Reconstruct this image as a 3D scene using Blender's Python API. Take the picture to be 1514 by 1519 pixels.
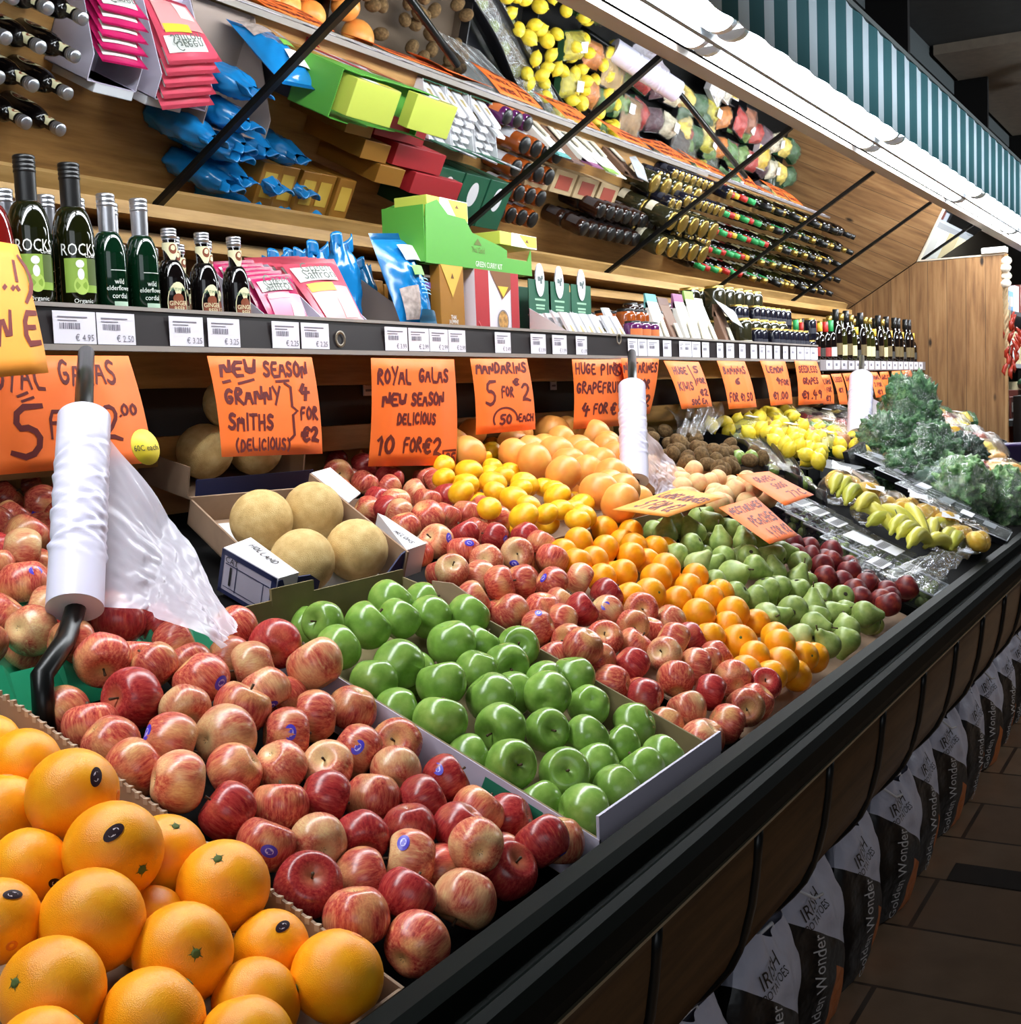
import bpy, bmesh, math, random
import numpy as np
from mathutils import Vector, Matrix, Quaternion
random.seed(7)
PI = math.pi
SC = bpy.context.scene
for _o in list(bpy.data.objects):
    bpy.data.objects.remove(_o)
COL = SC.collection

# ------------------------------------------------------------------ camera
CH = 1.27                        # lens height above the floor
FPX = 1910.0                     # focal length in pixels of the 1514 x 1519 frame
CX, CY = 757.0, 759.5
_d = np.array([1840 - CX, CY - 547.0, -FPX]); _d /= np.linalg.norm(_d)
_r = math.radians(2.2)
_u = np.cross([math.cos(_r), math.sin(_r), 0], _d); _u /= np.linalg.norm(_u)
if _u[1] < 0: _u = -_u
ROT = np.array([_d, np.cross(_u, _d), _u])     # world axes (along the counter, to the wall, up) seen in camera axes
cam_d = bpy.data.cameras.new('camera')
cam_d.sensor_fit = 'VERTICAL'; cam_d.sensor_height = 36.0
cam_d.lens = FPX / 1519 * 36.0
cam_d.clip_start = 0.02
cam = bpy.data.objects.new('camera', cam_d); COL.objects.link(cam)
M4 = Matrix([list(r) + [0] for r in ROT.tolist()] + [[0, 0, 0, 1]])
M4.translation = Vector((0, 0, CH))
cam.matrix_world = M4
SC.camera = cam

# ------------------------------------------------------------------ world, light, exposure
w = bpy.data.worlds.new('world'); SC.world = w; w.use_nodes = True
w.node_tree.nodes['Background'].inputs[0].default_value = (0.80, 0.90, 1.0, 1)
w.node_tree.nodes['Background'].inputs[1].default_value = 0.10
SC.view_settings.view_transform = 'Standard'
SC.view_settings.look = 'None'
SC.view_settings.exposure = 0.2
SC.view_settings.gamma = 1.0
SC.view_settings.use_curve_mapping = False
TUBE_POWER = 31.0
def area(name, loc, target, size, size_y, power, col=(1, 1, 1)):
    l = bpy.data.lights.new(name, 'AREA'); l.shape = 'RECTANGLE'; l.size = size; l.size_y = size_y
    l.energy = power; l.color = col
    o = bpy.data.objects.new(name, l); COL.objects.link(o); o.location = loc
    o.rotation_euler = (Vector(target) - Vector(loc)).to_track_quat('-Z', 'Y').to_euler()
    return o
# daylight from the shop front, behind the camera on the aisle side
area('shopfront_daylight', (-1.6, -1.2, 2.2), (2.0, 1.2, 0.7), 2.2, 1.6, 17, (0.88, 0.94, 1.0))

# added fill light across the aisle, no lamp seen there, brightens the striped valance
_l = area('valance_fill_light', (7.0, -2.6, 2.62), (7.4, 1.16, 2.42), 6.5, .2, 56, (.90, .95, 1.0)); _l.data.spread = math.radians(46)
area('aisle_fill_light', (7.0, -1.9, 2.85), (7.0, -.6, 0.0), 3.0, .25, 42, (.92, .97, 1.0))  # unseen fill light added above the aisle to lift the floor and sacks

# ------------------------------------------------------------------ pixels <-> places (only to read where things stand)
def ray(px, py):
    return ROT @ np.array([px - CX, -(py - CY), -FPX])
def at(px, py, y):               # the point of the pixel's sight line at distance y towards the wall
    r = ray(px, py) * (y / ray(px, py)[1]); return Vector((r[0], r[1], r[2] + CH))
def atx(px, py, x):
    r = ray(px, py) * (x / ray(px, py)[0]); return Vector((r[0], r[1], r[2] + CH))
def heap_z(y, off=0.0):          # height of the sloping display's goods
    return CH - .314 + (.45 if y < 1.2 else .22) * (y - 1.2) + off
def S(px, py, off=0.0):          # the pixel's point on the display slope
    r = ray(px, py); lo, hi = 0.2 / r[1], 4.0 / r[1]
    g = lambda t: r[2] * t + CH - heap_z(r[1] * t, off)
    for _ in range(50):
        m = (lo + hi) / 2
        if g(lo) * g(m) <= 0: hi = m
        else: lo = m
    return Vector((r[0] * lo, r[1] * lo, r[2] * lo + CH))

# ------------------------------------------------------------------ materials
def lin(c):
    out = []
    for v in c:
        v = v / 255.0
        out.append(v / 12.92 if v <= 0.04045 else ((v + 0.055) / 1.055) ** 2.4)
    return (*out, 1)
class NT:
    def __init__(s, name):
        s.m = bpy.data.materials.new(name); s.m.use_nodes = True
        s.t = s.m.node_tree; s.b = s.t.nodes['Principled BSDF']
    def n(s, ty, **kw):
        nd = s.t.nodes.new(ty)
        for k, v in kw.items():
            if k[0] == '_': nd.inputs[k[1:].replace('_', ' ')].default_value = v
            else: setattr(nd, k, v)
        return nd
    def l(s, a, b): s.t.links.new(a, b)
    def ramp(s, fac, stops, interp='LINEAR'):
        r = s.n('ShaderNodeValToRGB'); r.color_ramp.interpolation = interp
        el = r.color_ramp.elements
        while len(el) < len(stops): el.new(0.5)
        for e, (p, c) in zip(el, stops): e.position = p; e.color = c if len(c) == 4 else lin(c)
        s.l(fac, r.inputs[0]); return r.outputs[0]
    def mix(s, f, a, b, mode='MIX'):
        m = s.n('ShaderNodeMix', data_type='RGBA', blend_type=mode)
        for i, v in ((0, f), (6, a), (7, b)):
            if hasattr(v, 'is_linked') or hasattr(v, 'links'): s.l(v, m.inputs[i])
            else: m.inputs[i].default_value = v
        return m.outputs[2]
    def obj(s): return s.n('ShaderNodeTexCoord').outputs['Object']
    def mapping(s, vec, scale=(1, 1, 1), rot=(0, 0, 0), loc=(0, 0, 0)):
        m = s.n('ShaderNodeMapping'); m.inputs['Scale'].default_value = scale; m.inputs['Rotation'].default_value = rot; m.inputs['Location'].default_value = loc
        s.l(vec, m.inputs[0]); return m.outputs[0]
    def noise(s, vec, scale, detail=3, rough=.5):
        q = s.n('ShaderNodeTexNoise', _Scale=scale, _Detail=detail, _Roughness=rough)
        if vec is not None: s.l(vec, q.inputs['Vector'])
        return q.outputs['Fac']
    def bump(s, h, strength=.2, dist=.01):
        b = s.n('ShaderNodeBump', _Strength=strength, _Distance=dist); s.l(h, b.inputs['Height']); s.l(b.outputs[0], s.b.inputs['Normal'])
    def base(s, c):
        if hasattr(c, 'links'): s.l(c, s.b.inputs['Base Color'])
        else: s.b.inputs['Base Color'].default_value = c
    def set(s, rough=.5, metal=0, spec=.5, **kw):
        s.b.inputs['Roughness'].default_value = rough; s.b.inputs['Metallic'].default_value = metal
        s.b.inputs['Specular IOR Level'].default_value = spec
        for k, v in kw.items(): s.b.inputs[k.replace('_', ' ')].default_value = v
        return s.m
MAT = {}
def pm(name, c, rough=.5, metal=0, spec=.5, noise=0, scale=20, bump=0, **kw):
    """plain material; noise varies the tone a little"""
    if name in MAT: return MAT[name]
    t = NT(name); col = lin(c)
    if noise:
        f = t.noise(t.obj(), scale, 4)
        lo = tuple(v * (1 - noise) for v in col[:3]) + (1,); hi = tuple(min(1, v * (1 + noise)) for v in col[:3]) + (1,)
        t.base(t.ramp(f, [(.3, lo), (.7, hi)]))
        if bump: t.bump(f, bump, .01)
    else: t.base(col)
    MAT[name] = t.set(rough, metal, spec, **kw); return MAT[name]
def wood_mat(name, dark, mid, light, grain_axis='x', plank=0.0, plank_axis='y', rough=.5, knots=True, joint=.012):
    t = NT(name); o = t.obj()
    sc = {'x': (1.2, 14, 14), 'z': (14, 14, 1.2), 'y': (14, 1.2, 14)}[grain_axis]
    n1 = t.noise(t.mapping(o, sc), 2.2, 6, .6)
    c = t.ramp(n1, [(.25, dark), (.5, mid), (.75, light)])
    if plank:
        sp = t.n('ShaderNodeSeparateXYZ'); t.l(o, sp.inputs[0])
        dv = t.n('ShaderNodeMath', operation='DIVIDE'); t.l(sp.outputs['xyz'.index(plank_axis)], dv.inputs[0]); dv.inputs[1].default_value = plank
        fl = t.n('ShaderNodeMath', operation='FLOOR'); t.l(dv.outputs[0], fl.inputs[0])
        wn = t.n('ShaderNodeTexWhiteNoise', noise_dimensions='1D'); t.l(fl.outputs[0], wn.inputs['W'])
        c = t.mix(t.ramp(wn.outputs['Value'], [(0, (0.0, 0.0, 0.0, 1)), (1, (.35, .35, .35, 1))]), c, lin(dark))
        fr = t.n('ShaderNodeMath', operation='FRACT'); t.l(dv.outputs[0], fr.inputs[0])
        line = t.ramp(fr.outputs[0], [(0, (1, 1, 1, 1)), (joint, (0, 0, 0, 1)), (1 - joint, (0, 0, 0, 1)), (1, (1, 1, 1, 1))])
        c = t.mix(line, c, lin([v * .35 for v in dark]))
    if knots:
        v = t.n('ShaderNodeTexVoronoi', _Scale=1.0); t.l(t.mapping(o, {'x': (3, 9, 9), 'z': (9, 9, 3.4), 'y': (9, 3, 9)}[grain_axis]), v.inputs['Vector'])
        k = t.ramp(v.outputs['Distance'], [(.06, (1, 1, 1, 1)), (.13, (0, 0, 0, 1))])
        c = t.mix(k, c, lin([v * .45 for v in dark]))
    t.base(c); MAT[name] = t.set(rough, 0, .35); return MAT[name]

# ------------------------------------------------------------------ mesh builder
class MB:
    def __init__(s): s.v = []; s.f = []; s.mi = []; s.sm = []
    def add(s, vs, fs, mi=0, smooth=False):
        b = len(s.v); s.v += [tuple(v) for v in vs]
        for f in fs: s.f.append([b + i for i in f]); s.mi.append(mi); s.sm.append(smooth)
        return s
    def box(s, a, b, mi=0, M=None):
        (x0, y0, z0), (x1, y1, z1) = a, b
        vs = [Vector(p) for p in ((x0,y0,z0),(x1,y0,z0),(x1,y1,z0),(x0,y1,z0),(x0,y0,z1),(x1,y0,z1),(x1,y1,z1),(x0,y1,z1))]
        if M is not None: vs = [M @ v for v in vs]
        return s.add(vs, [(0,3,2,1),(4,5,6,7),(0,1,5,4),(1,2,6,5),(2,3,7,6),(3,0,4,7)], mi)
    def hexa(s, p, mi=0):        # eight corners: bottom four, top four
        return s.add(p, [(0,3,2,1),(4,5,6,7),(0,1,5,4),(1,2,6,5),(2,3,7,6),(3,0,4,7)], mi)
    def prism(s, poly, a, b, axis='x', mi=0, M=None):   # polygon in the two other axes, pushed along axis
        n = len(poly); vs = []
        for t in (a, b):
            for (p, q) in poly: vs.append(Vector({'x': (t, p, q), 'y': (p, t, q), 'z': (p, q, t)}[axis]))
        if M is not None: vs = [M @ v for v in vs]
        return s.add(vs, [tuple(range(n))[::-1], tuple(range(n, 2*n))] + [(i, (i+1) % n, n + (i+1) % n, n + i) for i in range(n)], mi)
    def lathe(s, prof, seg=24, mi=0, M=None, smooth=True, lobes=None):
        vs = []; fs = []
        for (r, z) in prof:
            for k in range(seg):
                a = 2*PI*k/seg; v = Vector((r*math.cos(a), r*math.sin(a), z))
                if lobes: v = lobes(v, a)
                vs.append(M @ v if M is not None else v)
        for i in range(len(prof)-1):
            for k in range(seg):
                k2 = (k+1) % seg; fs.append((i*seg+k, i*seg+k2, (i+1)*seg+k2, (i+1)*seg+k))
        s.add(vs, fs, mi, smooth)
        return s
    def tube(s, pts, r, seg=10, mi=0, caps=True):
        pts = [Vector(p) for p in pts]; rs = r if isinstance(r, (list, tuple)) else [r]*len(pts)
        vs = []; fs = []; prev = None
        for i, p in enumerate(pts):
            d = (pts[min(i+1, len(pts)-1)] - pts[max(i-1, 0)]).normalized()
            if prev is None:
                a = Vector((0,0,1)) if abs(d.z) < .9 else Vector((1,0,0)); u = d.cross(a).normalized()
            else: u = (prev - d*prev.dot(d)).normalized()
            prev = u; v = d.cross(u)
            for k in range(seg):
                t = 2*PI*k/seg; vs.append(p + (u*math.cos(t) + v*math.sin(t))*rs[i])
        for i in range(len(pts)-1):
            for k in range(seg):
                k2 = (k+1) % seg; fs.append((i*seg+k, i*seg+k2, (i+1)*seg+k2, (i+1)*seg+k))
        if caps: fs.append(tuple(range(seg))[::-1]); fs.append(tuple(range((len(pts)-1)*seg, len(pts)*seg)))
        return s.add(vs, fs, mi, True)
    def grid(s, fn, nu, nv, mi=0, smooth=True):
        vs = [fn(i/nu, j/nv) for j in range(nv+1) for i in range(nu+1)]
        fs = [(j*(nu+1)+i, j*(nu+1)+i+1, (j+1)*(nu+1)+i+1, (j+1)*(nu+1)+i) for j in range(nv) for i in range(nu)]
        return s.add(vs, fs, mi, smooth)
    def mesh(s, name, mats):
        me = bpy.data.meshes.new(name); me.from_pydata(s.v, [], s.f)
        for m in (mats if isinstance(mats, (list, tuple)) else [mats]): me.materials.append(m)
        me.polygons.foreach_set('material_index', s.mi); me.polygons.foreach_set('use_smooth', s.sm)
        me.update(); return me
    def build(s, name, mats, parent=None, loc=None, rot=None, solid=None, bevel=None):
        o = bpy.data.objects.new(name, s.mesh(name, mats)); COL.objects.link(o)
        if parent is not None: o.parent = parent
        if loc is not None: o.location = loc
        if rot is not None: o.rotation_euler = rot
        if solid: m = o.modifiers.new('thickness', 'SOLIDIFY'); m.thickness = solid; m.offset = 0
        if bevel: m = o.modifiers.new('bevel', 'BEVEL'); m.width = bevel; m.segments = 2; m.limit_method = 'ANGLE'
        return o
def put(name, mesh, parent=None, loc=None, rot=None):
    o = bpy.data.objects.new(name, mesh); COL.objects.link(o)
    if parent is not None: o.parent = parent
    if loc is not None: o.location = loc
    if rot is not None: o.rotation_euler = rot
    return o
def tag(o, label, cat, group=None, kind=None):
    o['label'] = label; o['category'] = cat
    if group: o['group'] = group
    if kind: o['kind'] = kind
    return o
def thing(name, label, cat, loc=(0, 0, 0), rotz=0, group=None):
    o = bpy.data.objects.new(name, None); COL.objects.link(o); o.empty_display_size = .05
    o.location = loc; o.rotation_euler = (0, 0, rotz)
    return tag(o, label, cat, group)
def struct(o): o['kind'] = 'structure'; return o
def dup(root, loc=None, label=None, rotz=None, group=None):
    c = root.copy(); COL.objects.link(c)
    if loc is not None: c.location = loc
    if rotz is not None: c.rotation_euler = (0, 0, rotz)
    if label: c['label'] = label
    if group: c['group'] = group
    for ch in list(root.children):
        d = ch.copy(); COL.objects.link(d); d.parent = c
        for g in list(ch.children):
            e = g.copy(); COL.objects.link(e); e.parent = d
    return c

# ------------------------------------------------------------------ lettering
GL = {  # hand lettering, strokes on a 4 x 6 grid
'A': '006 0,0 2,6 4,0;0.8,2.2 3.2,2.2', 'B': '0,0 0,6 2.6,5.6 3,4.4 0.4,3.2 3.4,2.2 3.2,.6 0,0', 'C': '3.8,5 2.4,6 .6,4.6 .2,2 1.4,0 3.8,.8',
'D': '.3,0 .3,6 2.6,5.4 3.9,3 2.8,.5 0,0', 'E': '3.6,5.8 .3,5.8 .3,0 3.8,.2;.3,3.1 2.8,3.1', 'F': '3.6,5.8 .3,5.8 .3,-.3;.3,3.1 2.8,3.1',
'G': '3.7,5.1 2.2,6 .4,4.4 .2,1.8 1.6,0 3.6,.9 3.7,2.6 2.2,2.6', 'H': '.3,0 .3,6;3.7,0 3.7,6;.3,3 3.7,3.2', 'I': '2,0 2,6', 'J': '3.4,6 3.3,1.2 2,0 .4,1.2',
'K': '.3,0 .3,6;3.7,5.8 .4,2.8 3.8,0', 'L': '.4,6 .4,.2 3.6,0', 'M': '.1,0 .6,6 2.1,2 3.5,6 4,0', 'N': '.2,0 .4,6 3.6,0 3.8,6', 'O': '2,6 .3,4.4 .2,1.6 1.8,0 3.7,1.4 3.8,4.2 2,6',
'P': '.4,-.4 .4,6 3,5.7 3.7,4.3 2.6,2.9 .4,2.6', 'Q': '2,6 .3,4.4 .2,1.6 1.8,0 3.7,1.4 3.8,4.2 2,6;2.4,1.6 4,-.5', 'R': '.3,0 .3,6 3,5.6 3.4,4.2 .4,2.9 3.9,-.3', 'S': '3.6,5.3 2,6 .5,4.8 1.4,3.4 3.2,2.6 3.5,1 1.8,0 .2,.9',
'T': '0,5.9 4,6;2,6 2,0', 'U': '.3,6 .4,1.4 1.9,0 3.5,1.2 3.7,6', 'V': '.1,6 2,0 3.9,6', 'W': '0,6 .9,0 2,4 3.1,0 4,6', 'X': '.2,0 3.8,6;.2,6 3.8,0', 'Y': '.1,6 2,3;3.8,6 1.2,-.6', 'Z': '.3,5.8 3.7,5.8 .3,.2 3.8,.2',
'0': '2,6 .4,4.4 .4,1.6 2,0 3.6,1.6 3.6,4.4 2,6', '1': '.8,4.6 2.2,6 2,0', '2': '.3,4.6 1.6,6 3.4,5 3,3 .2,.2 2,.7 4,0', '3': '.4,5.4 2.2,6 3.4,4.8 1.6,3.3 3.5,2 2.4,.1 .3,.7', '4': '1.6,6 .2,2.4 3.8,2.6;2.8,4.4 2.5,-.5', '5': '3.7,5.9 .9,5.8 .6,3.4 2.6,3.5 3.7,1.8 2.2,0 .2,.7',
'6': '3.2,5.8 .9,3.8 .4,1.4 2,0 3.5,1.4 2.2,3 .6,2', '7': '.3,5.7 3.7,5.8 1.4,0', '8': '2,6 .7,4.6 3.3,1.6 2,0 .6,1.4 3.2,4.6 2,6', '9': '3.4,4.6 1.8,6 .6,4.4 1.8,3 3.4,4.6 2.8,0',
'€': '3.8,5 2.6,5.8 1.2,4.6 1,1.6 2.2,.3 3.8,1;.2,3.6 3,3.6;.2,2.6 2.8,2.6', '(': '3,6.6 1.4,4.4 1.4,1.6 3,-.6', ')': '1,6.6 2.6,4.4 2.6,1.6 1,-.6', '.': '1.8,0 2.2,.4', '!': '2,6 2,2;1.9,.3 2.1,0', '}': '.8,7 2,5.6 2,4 3.2,3 2,2 2,.4 .8,-1',
'-': '.6,3 3.4,3.1', '=': '.2,1 2.2,1.6;1.2,-.2 3.2,.4', '/': '.2,0 3.8,6', '&': '3.6,0 .8,4.6 2,6 3,4.8 .4,1.6 1.6,0 3.8,2', "'": '2,6 1.8,4.8', '+': '2,4.6 2,1;.4,2.8 3.6,2.8', '|': '2,7 2,-1'}
def strokes(text, x, y, h, M, wid, out, slant=.06, jig=.05, adv=5.2):
    """adds marker strokes of a line of capitals to the builder out; M maps sheet coordinates to space"""
    u = h/6.0
    for ch in text:
        g = GL.get(ch)
        if ch == ' ': x += u*3.2; continue
        if g is None: continue
        if g.startswith('006'): g = g[4:]
        if ch in 'I1!': x -= u*1.1
        dy = random.uniform(-jig, jig)*h; sc = random.uniform(.93, 1.07)
        for st in g.split(';'):
            pts = []
            for q in st.split():
                a, b = map(float, q.split(','))
                pts.append(Vector((x + (a + slant*b*1.5)*u*sc, y + b*u*sc + dy, 0)))
            if len(pts) > 2:      # round the corners a little
                q = [pts[0]]
                for i in range(1, len(pts)-1):
                    q += [pts[i]*.72 + pts[i-1]*.28, pts[i]*.72 + pts[i+1]*.28]
                pts = q + [pts[-1]]
            hw = wid/2; vs = []
            for i, p in enumerate(pts):
                d = (pts[min(i+1, len(pts)-1)] - pts[max(i-1, 0)])
                d = d.normalized() if d.length > 1e-9 else Vector((1, 0, 0))
                nrm = Vector((-d.y, d.x, 0))
                e = -d*hw*.8 if i == 0 else (d*hw*.8 if i == len(pts)-1 else Vector())
                k = .75 if i in (0, len(pts)-1) else 1
                vs += [M @ (p + e + nrm*hw*k), M @ (p + e - nrm*hw*k)]
            out.add(vs, [(2*i, 2*i+1, 2*i+3, 2*i+2) for i in range(len(pts)-1)])
        x += u*adv*(.55 if ch in ".'" else .75 if ch in 'I1!' else 1)
    return x
def text_width(text, h, adv=5.2):
    return sum(h/6*(3.2 if c == ' ' else adv*(.55 if c in ".I1!'" else 1)) for c in text)
def printed(text, size, mat, parent, M, name='lettering', align='CENTER', xs=1.0):
    """printed letters as a flat mesh; M places them"""
    c = bpy.data.curves.new('print', 'FONT'); c.body = text; c.size = size; c.align_x = align; c.align_y = 'CENTER'; c.resolution_u = 2; c.fill_mode = 'FRONT'
    t = bpy.data.objects.new('print', c); COL.objects.link(t)
    dg = bpy.context.evaluated_depsgraph_get(); me = bpy.data.meshes.new_from_object(t.evaluated_get(dg))
    bpy.data.objects.remove(t); bpy.data.curves.remove(c)
    me.transform(Matrix.Diagonal((xs, 1, 1, 1))); me.transform(M); me.materials.clear(); me.materials.append(mat); me.name = name
    return put(name, me, parent)
def frame(origin, xdir, ydir):   # sheet coordinates -> space
    x = Vector(xdir).normalized(); z = x.cross(Vector(ydir)).normalized(); y = z.cross(x)
    return Matrix(((x.x, y.x, z.x, origin[0]), (x.y, y.y, z.y, origin[1]), (x.z, y.z, z.z, origin[2]), (0, 0, 0, 1)))
# ------------------------------------------------------------------ the setting
WOODS = wood_mat('shelf_wood', (120, 84, 46), (168, 124, 70), (196, 152, 92), 'x', rough=.45, knots=False)
LEDGE = wood_mat('ledge_wood', (150, 112, 62), (190, 148, 88), (212, 172, 112), 'x', rough=.4, knots=False)
PINE = wood_mat('pine_boards', (98, 66, 38), (148, 108, 68), (176, 136, 92), 'z', plank=.115, plank_axis='y', rough=.55, joint=.02)
PANELW = wood_mat('front_panel_wood', (44, 28, 14), (70, 48, 25), (88, 62, 36), 'x', rough=.4, knots=False)
BLACK = pm('black_lacquer', (12, 13, 13), .3, spec=.3)
BLACKM = pm('black_matt', (12, 11, 11), .8, spec=.15)
GREENBLK = pm('dark_green_lacquer', (5, 9, 7), .5, spec=.03)
STEEL = pm('steel', (170, 170, 168), .3, 1)
WHITE = pm('white_paint', (225, 225, 222), .55)
CREAM = pm('cream_soffit', (168, 156, 146), .6)

ft = NT('floor_tiles'); o_ = ft.obj()
br = ft.n('ShaderNodeTexBrick', offset=.5, _Scale=1.0, _Mortar_Size=.006, _Brick_Width=.66, _Row_Height=.33)
br.inputs['Color1'].default_value = lin((150, 122, 96)); br.inputs['Color2'].default_value = lin((128, 100, 78)); br.inputs['Mortar'].default_value = lin((52, 42, 34))
ft.l(ft.mapping(o_, rot=(0, 0, PI/2)), br.inputs['Vector'])
fc = ft.mix(ft.ramp(ft.noise(o_, 9, 5), [(.35, (0, 0, 0, 1)), (.75, (.5, .5, .5, 1))]), br.outputs[0], lin((104, 80, 60)))
ft.base(fc); ft.bump(br.outputs['Fac'], -.3, .004); FLOOR = ft.set(.38, 0, .4)
f = struct(MB().box((-3, -3.2, -.06), (16, 2.6, 0)).build('floor', FLOOR))
MB().box((3.30, -1.6, 0.0), (3.43, .64, .0015)).build('floor_band', pm('dark_floor_band', (38, 30, 24), .45, noise=.2), f)
struct(MB().box((-3, 2.42, 0), (16, 2.52, 3.0)).build('wall_back', pm('back_wall_paint', (150, 140, 124), .8)))
struct(MB().box((15.9, -3.2, 0), (16, 2.42, 3.0)).build('wall_end', pm('end_wall_paint', (92, 88, 84), .8)))
struct(MB().box((2.0, -3.3, 0), (16, -3.2, 3.0)).build('wall_right', pm('right_wall_paint', (74, 66, 60), .8)))
ceil = struct(MB().box((-3, -3.3, 2.92), (16, 2.42, 3.0)).build('ceiling', pm('dark_ceiling', (34, 36, 36), .85, noise=.2)))
struct(MB().box((6.76, -1.4, 2.872), (9.6, 1.34, 2.9195)).build('trim_1', pm('ceiling_panel', (120, 108, 94), .85, noise=.1)))
struct(MB().box((-1, 1.36, 2.80), (15.5, 1.6, 2.919)).build('trim_2', pm('ceiling_beam', (30, 38, 40), .8)))

# ------------------------------------------------------------------ canopy over the display: soffit, light strips, striped valance
canopy = thing('lighting_canopy', 'long canopy above the produce display with a green and white striped valance', 'canopy', (0, 1.3, CH + .956))
L0, L1 = -.5, 12.5
def loc_(mb, name, mat, parent, **k):      # builder in world coordinates under a parent thing
    o = mb.build(name, mat, parent, **k)
    o.matrix_parent_inverse = Matrix.Translation(-Vector(parent.location)) if parent.rotation_euler.z == 0 else (Matrix.Translation(parent.location) @ Matrix.Rotation(parent.rotation_euler.z, 4, 'Z')).inverted()
    return o
loc_(MB().box((L0, 1.40, CH+.956), (L1, 1.475, CH+.976)), 'soffit_board', CREAM, canopy)
loc_(MB().box((L0, 1.175, CH+.985), (L1, 1.40, CH+1.0)), 'reflector_tray', pm('reflector', (120, 126, 132), .45), canopy)
loc_(MB().box((L0, 1.278, CH+.956), (L1, 1.294, CH+.985)), 'divider_rail', pm('rail_grey', (120, 128, 136), .5), canopy)
vt = NT('striped_awning'); sp = vt.n('ShaderNodeSeparateXYZ'); vt.l(vt.obj(), sp.inputs[0])
dv = vt.n('ShaderNodeMath', operation='DIVIDE'); vt.l(sp.outputs[0], dv.inputs[0]); dv.inputs[1].default_value = .215
fr_ = vt.n('ShaderNodeMath', operation='FRACT'); vt.l(dv.outputs[0], fr_.inputs[0])
vt.base(vt.ramp(fr_.outputs[0], [(0, (38, 78, 84)), (.5, (160, 174, 182))], 'CONSTANT'))
VAL = vt.set(.8, 0, .2)
loc_(MB().grid(lambda u, v: (L0 + (L1-L0)*u, 1.158 + .004*math.sin(u*380), CH + .956 + .312*v), 400, 1), 'valance', VAL, canopy, solid=.004)
loc_(MB().box((L0, 1.150, CH+1.266), (L1, 1.176, CH+1.284)), 'valance_rail', pm('rail_dark', (60, 66, 66), .6), canopy)
for k in range(7):
    loc_(MB().box((L0+.3+k*1.9, 1.19, CH+1.0), (L0+.34+k*1.9, 1.46, CH+1.6)), 'hanger', BLACKM, canopy)
te = NT('lit_tube'); te.b.inputs['Emission Color'].default_value = (0.93, 0.97, 1.0, 1); te.b.inputs['Emission Strength'].default_value = TUBE_POWER
te.base(lin((240, 245, 250))); TUBE = te.set(.3)
CAPM = pm('tube_end_cap', (224, 228, 234), .4)
n = 0
ORD = ['first', 'second', 'third', 'fourth', 'fifth', 'sixth', 'seventh', 'eighth', 'ninth', 'tenth', 'eleventh', 'twelfth', 'thirteenth', 'fourteenth', 'fifteenth', 'sixteenth', 'seventeenth', 'eighteenth', 'nineteenth', 'twentieth',
 'twenty-first', 'twenty-second', 'twenty-third', 'twenty-fourth', 'twenty-fifth', 'twenty-sixth', 'twenty-seventh', 'twenty-eighth', 'twenty-ninth', 'thirtieth']
for row, (y0, y1, rn) in enumerate(((1.184, 1.268, 'outer row beside the striped valance'), (1.308, 1.380, 'inner row beside the mirrors'))):
    for k in range(7):
        x0 = -.32 + k*1.9 + row*.12
        t = thing('fluorescent_light', f'glowing strip light, {ORD[k]} along the {rn}', 'light', (x0, (y0+y1)/2, CH+.966))
        h = (y1-y0)/2
        MB().prism([(h*math.cos(a)*1.0, .012 - h*.62*math.sin(a)) for a in [i*PI/10 for i in range(11)]], .03, 1.80).build('tube_cover', TUBE, t)
        for a, b in ((0, .03), (1.80, 1.83)): MB().prism([(h*1.02*math.cos(q), .012 - h*.64*math.sin(q)) for q in [i*PI/10 for i in range(11)]], a, b).build('end_cap', CAPM, t)

# ------------------------------------------------------------------ leaning mirrors above the shelf
MB0, MT0 = (2.25, CH+.4725), (1.46, CH+.956)
mt = NT('mirror_glass'); mt.base((.80, .82, .82, 1)); MIR = mt.set(.015, 1)
JX = [-.2] + [1.02*2.25 + k*1.245 for k in range(-1, 7)]
ly, lz = MT0[0]-MB0[0], MT0[1]-MB0[1]; ll = math.hypot(ly, lz); ny, nz = lz/ll, -ly/ll    # normal pointing up/back
def mpt(x, t, off): return (x, MB0[0] + ly*t + ny*off, MB0[1] + lz*t + nz*off)
for k in range(len(JX)-1):
    a, b = JX[k]+.0095, JX[k+1]-.0095
    if k == 7: b = 8.85
    o = MB().hexa([mpt(a,0,0), mpt(b,0,0), mpt(b,0,.006), mpt(a,0,.006), mpt(a,1,0), mpt(b,1,0), mpt(b,1,.006), mpt(a,1,.006)]).build('mirror_panel', MIR)
    tag(o, f'{ORD[k]} leaning mirror panel along the shelf, reflecting the goods below it', 'mirror', 'mirror panels above the shelf')
    if k == 7: break
for k in range(1, 8):
    a, b = JX[k]-.0092, JX[k]+.0092
    o = MB().hexa([mpt(a,-.004,-.008), mpt(b,-.004,-.008), mpt(b,-.004,.004), mpt(a,-.004,.004), mpt(a,1.0,-.008), mpt(b,1.0,-.008), mpt(b,1.0,.004), mpt(a,1.0,.004)]).build('joint_strip', BLACK)
    tag(o, f'thin black strip over the {ORD[k-1]} joint between the leaning mirrors', 'trim', 'black strips between mirrors')

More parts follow.
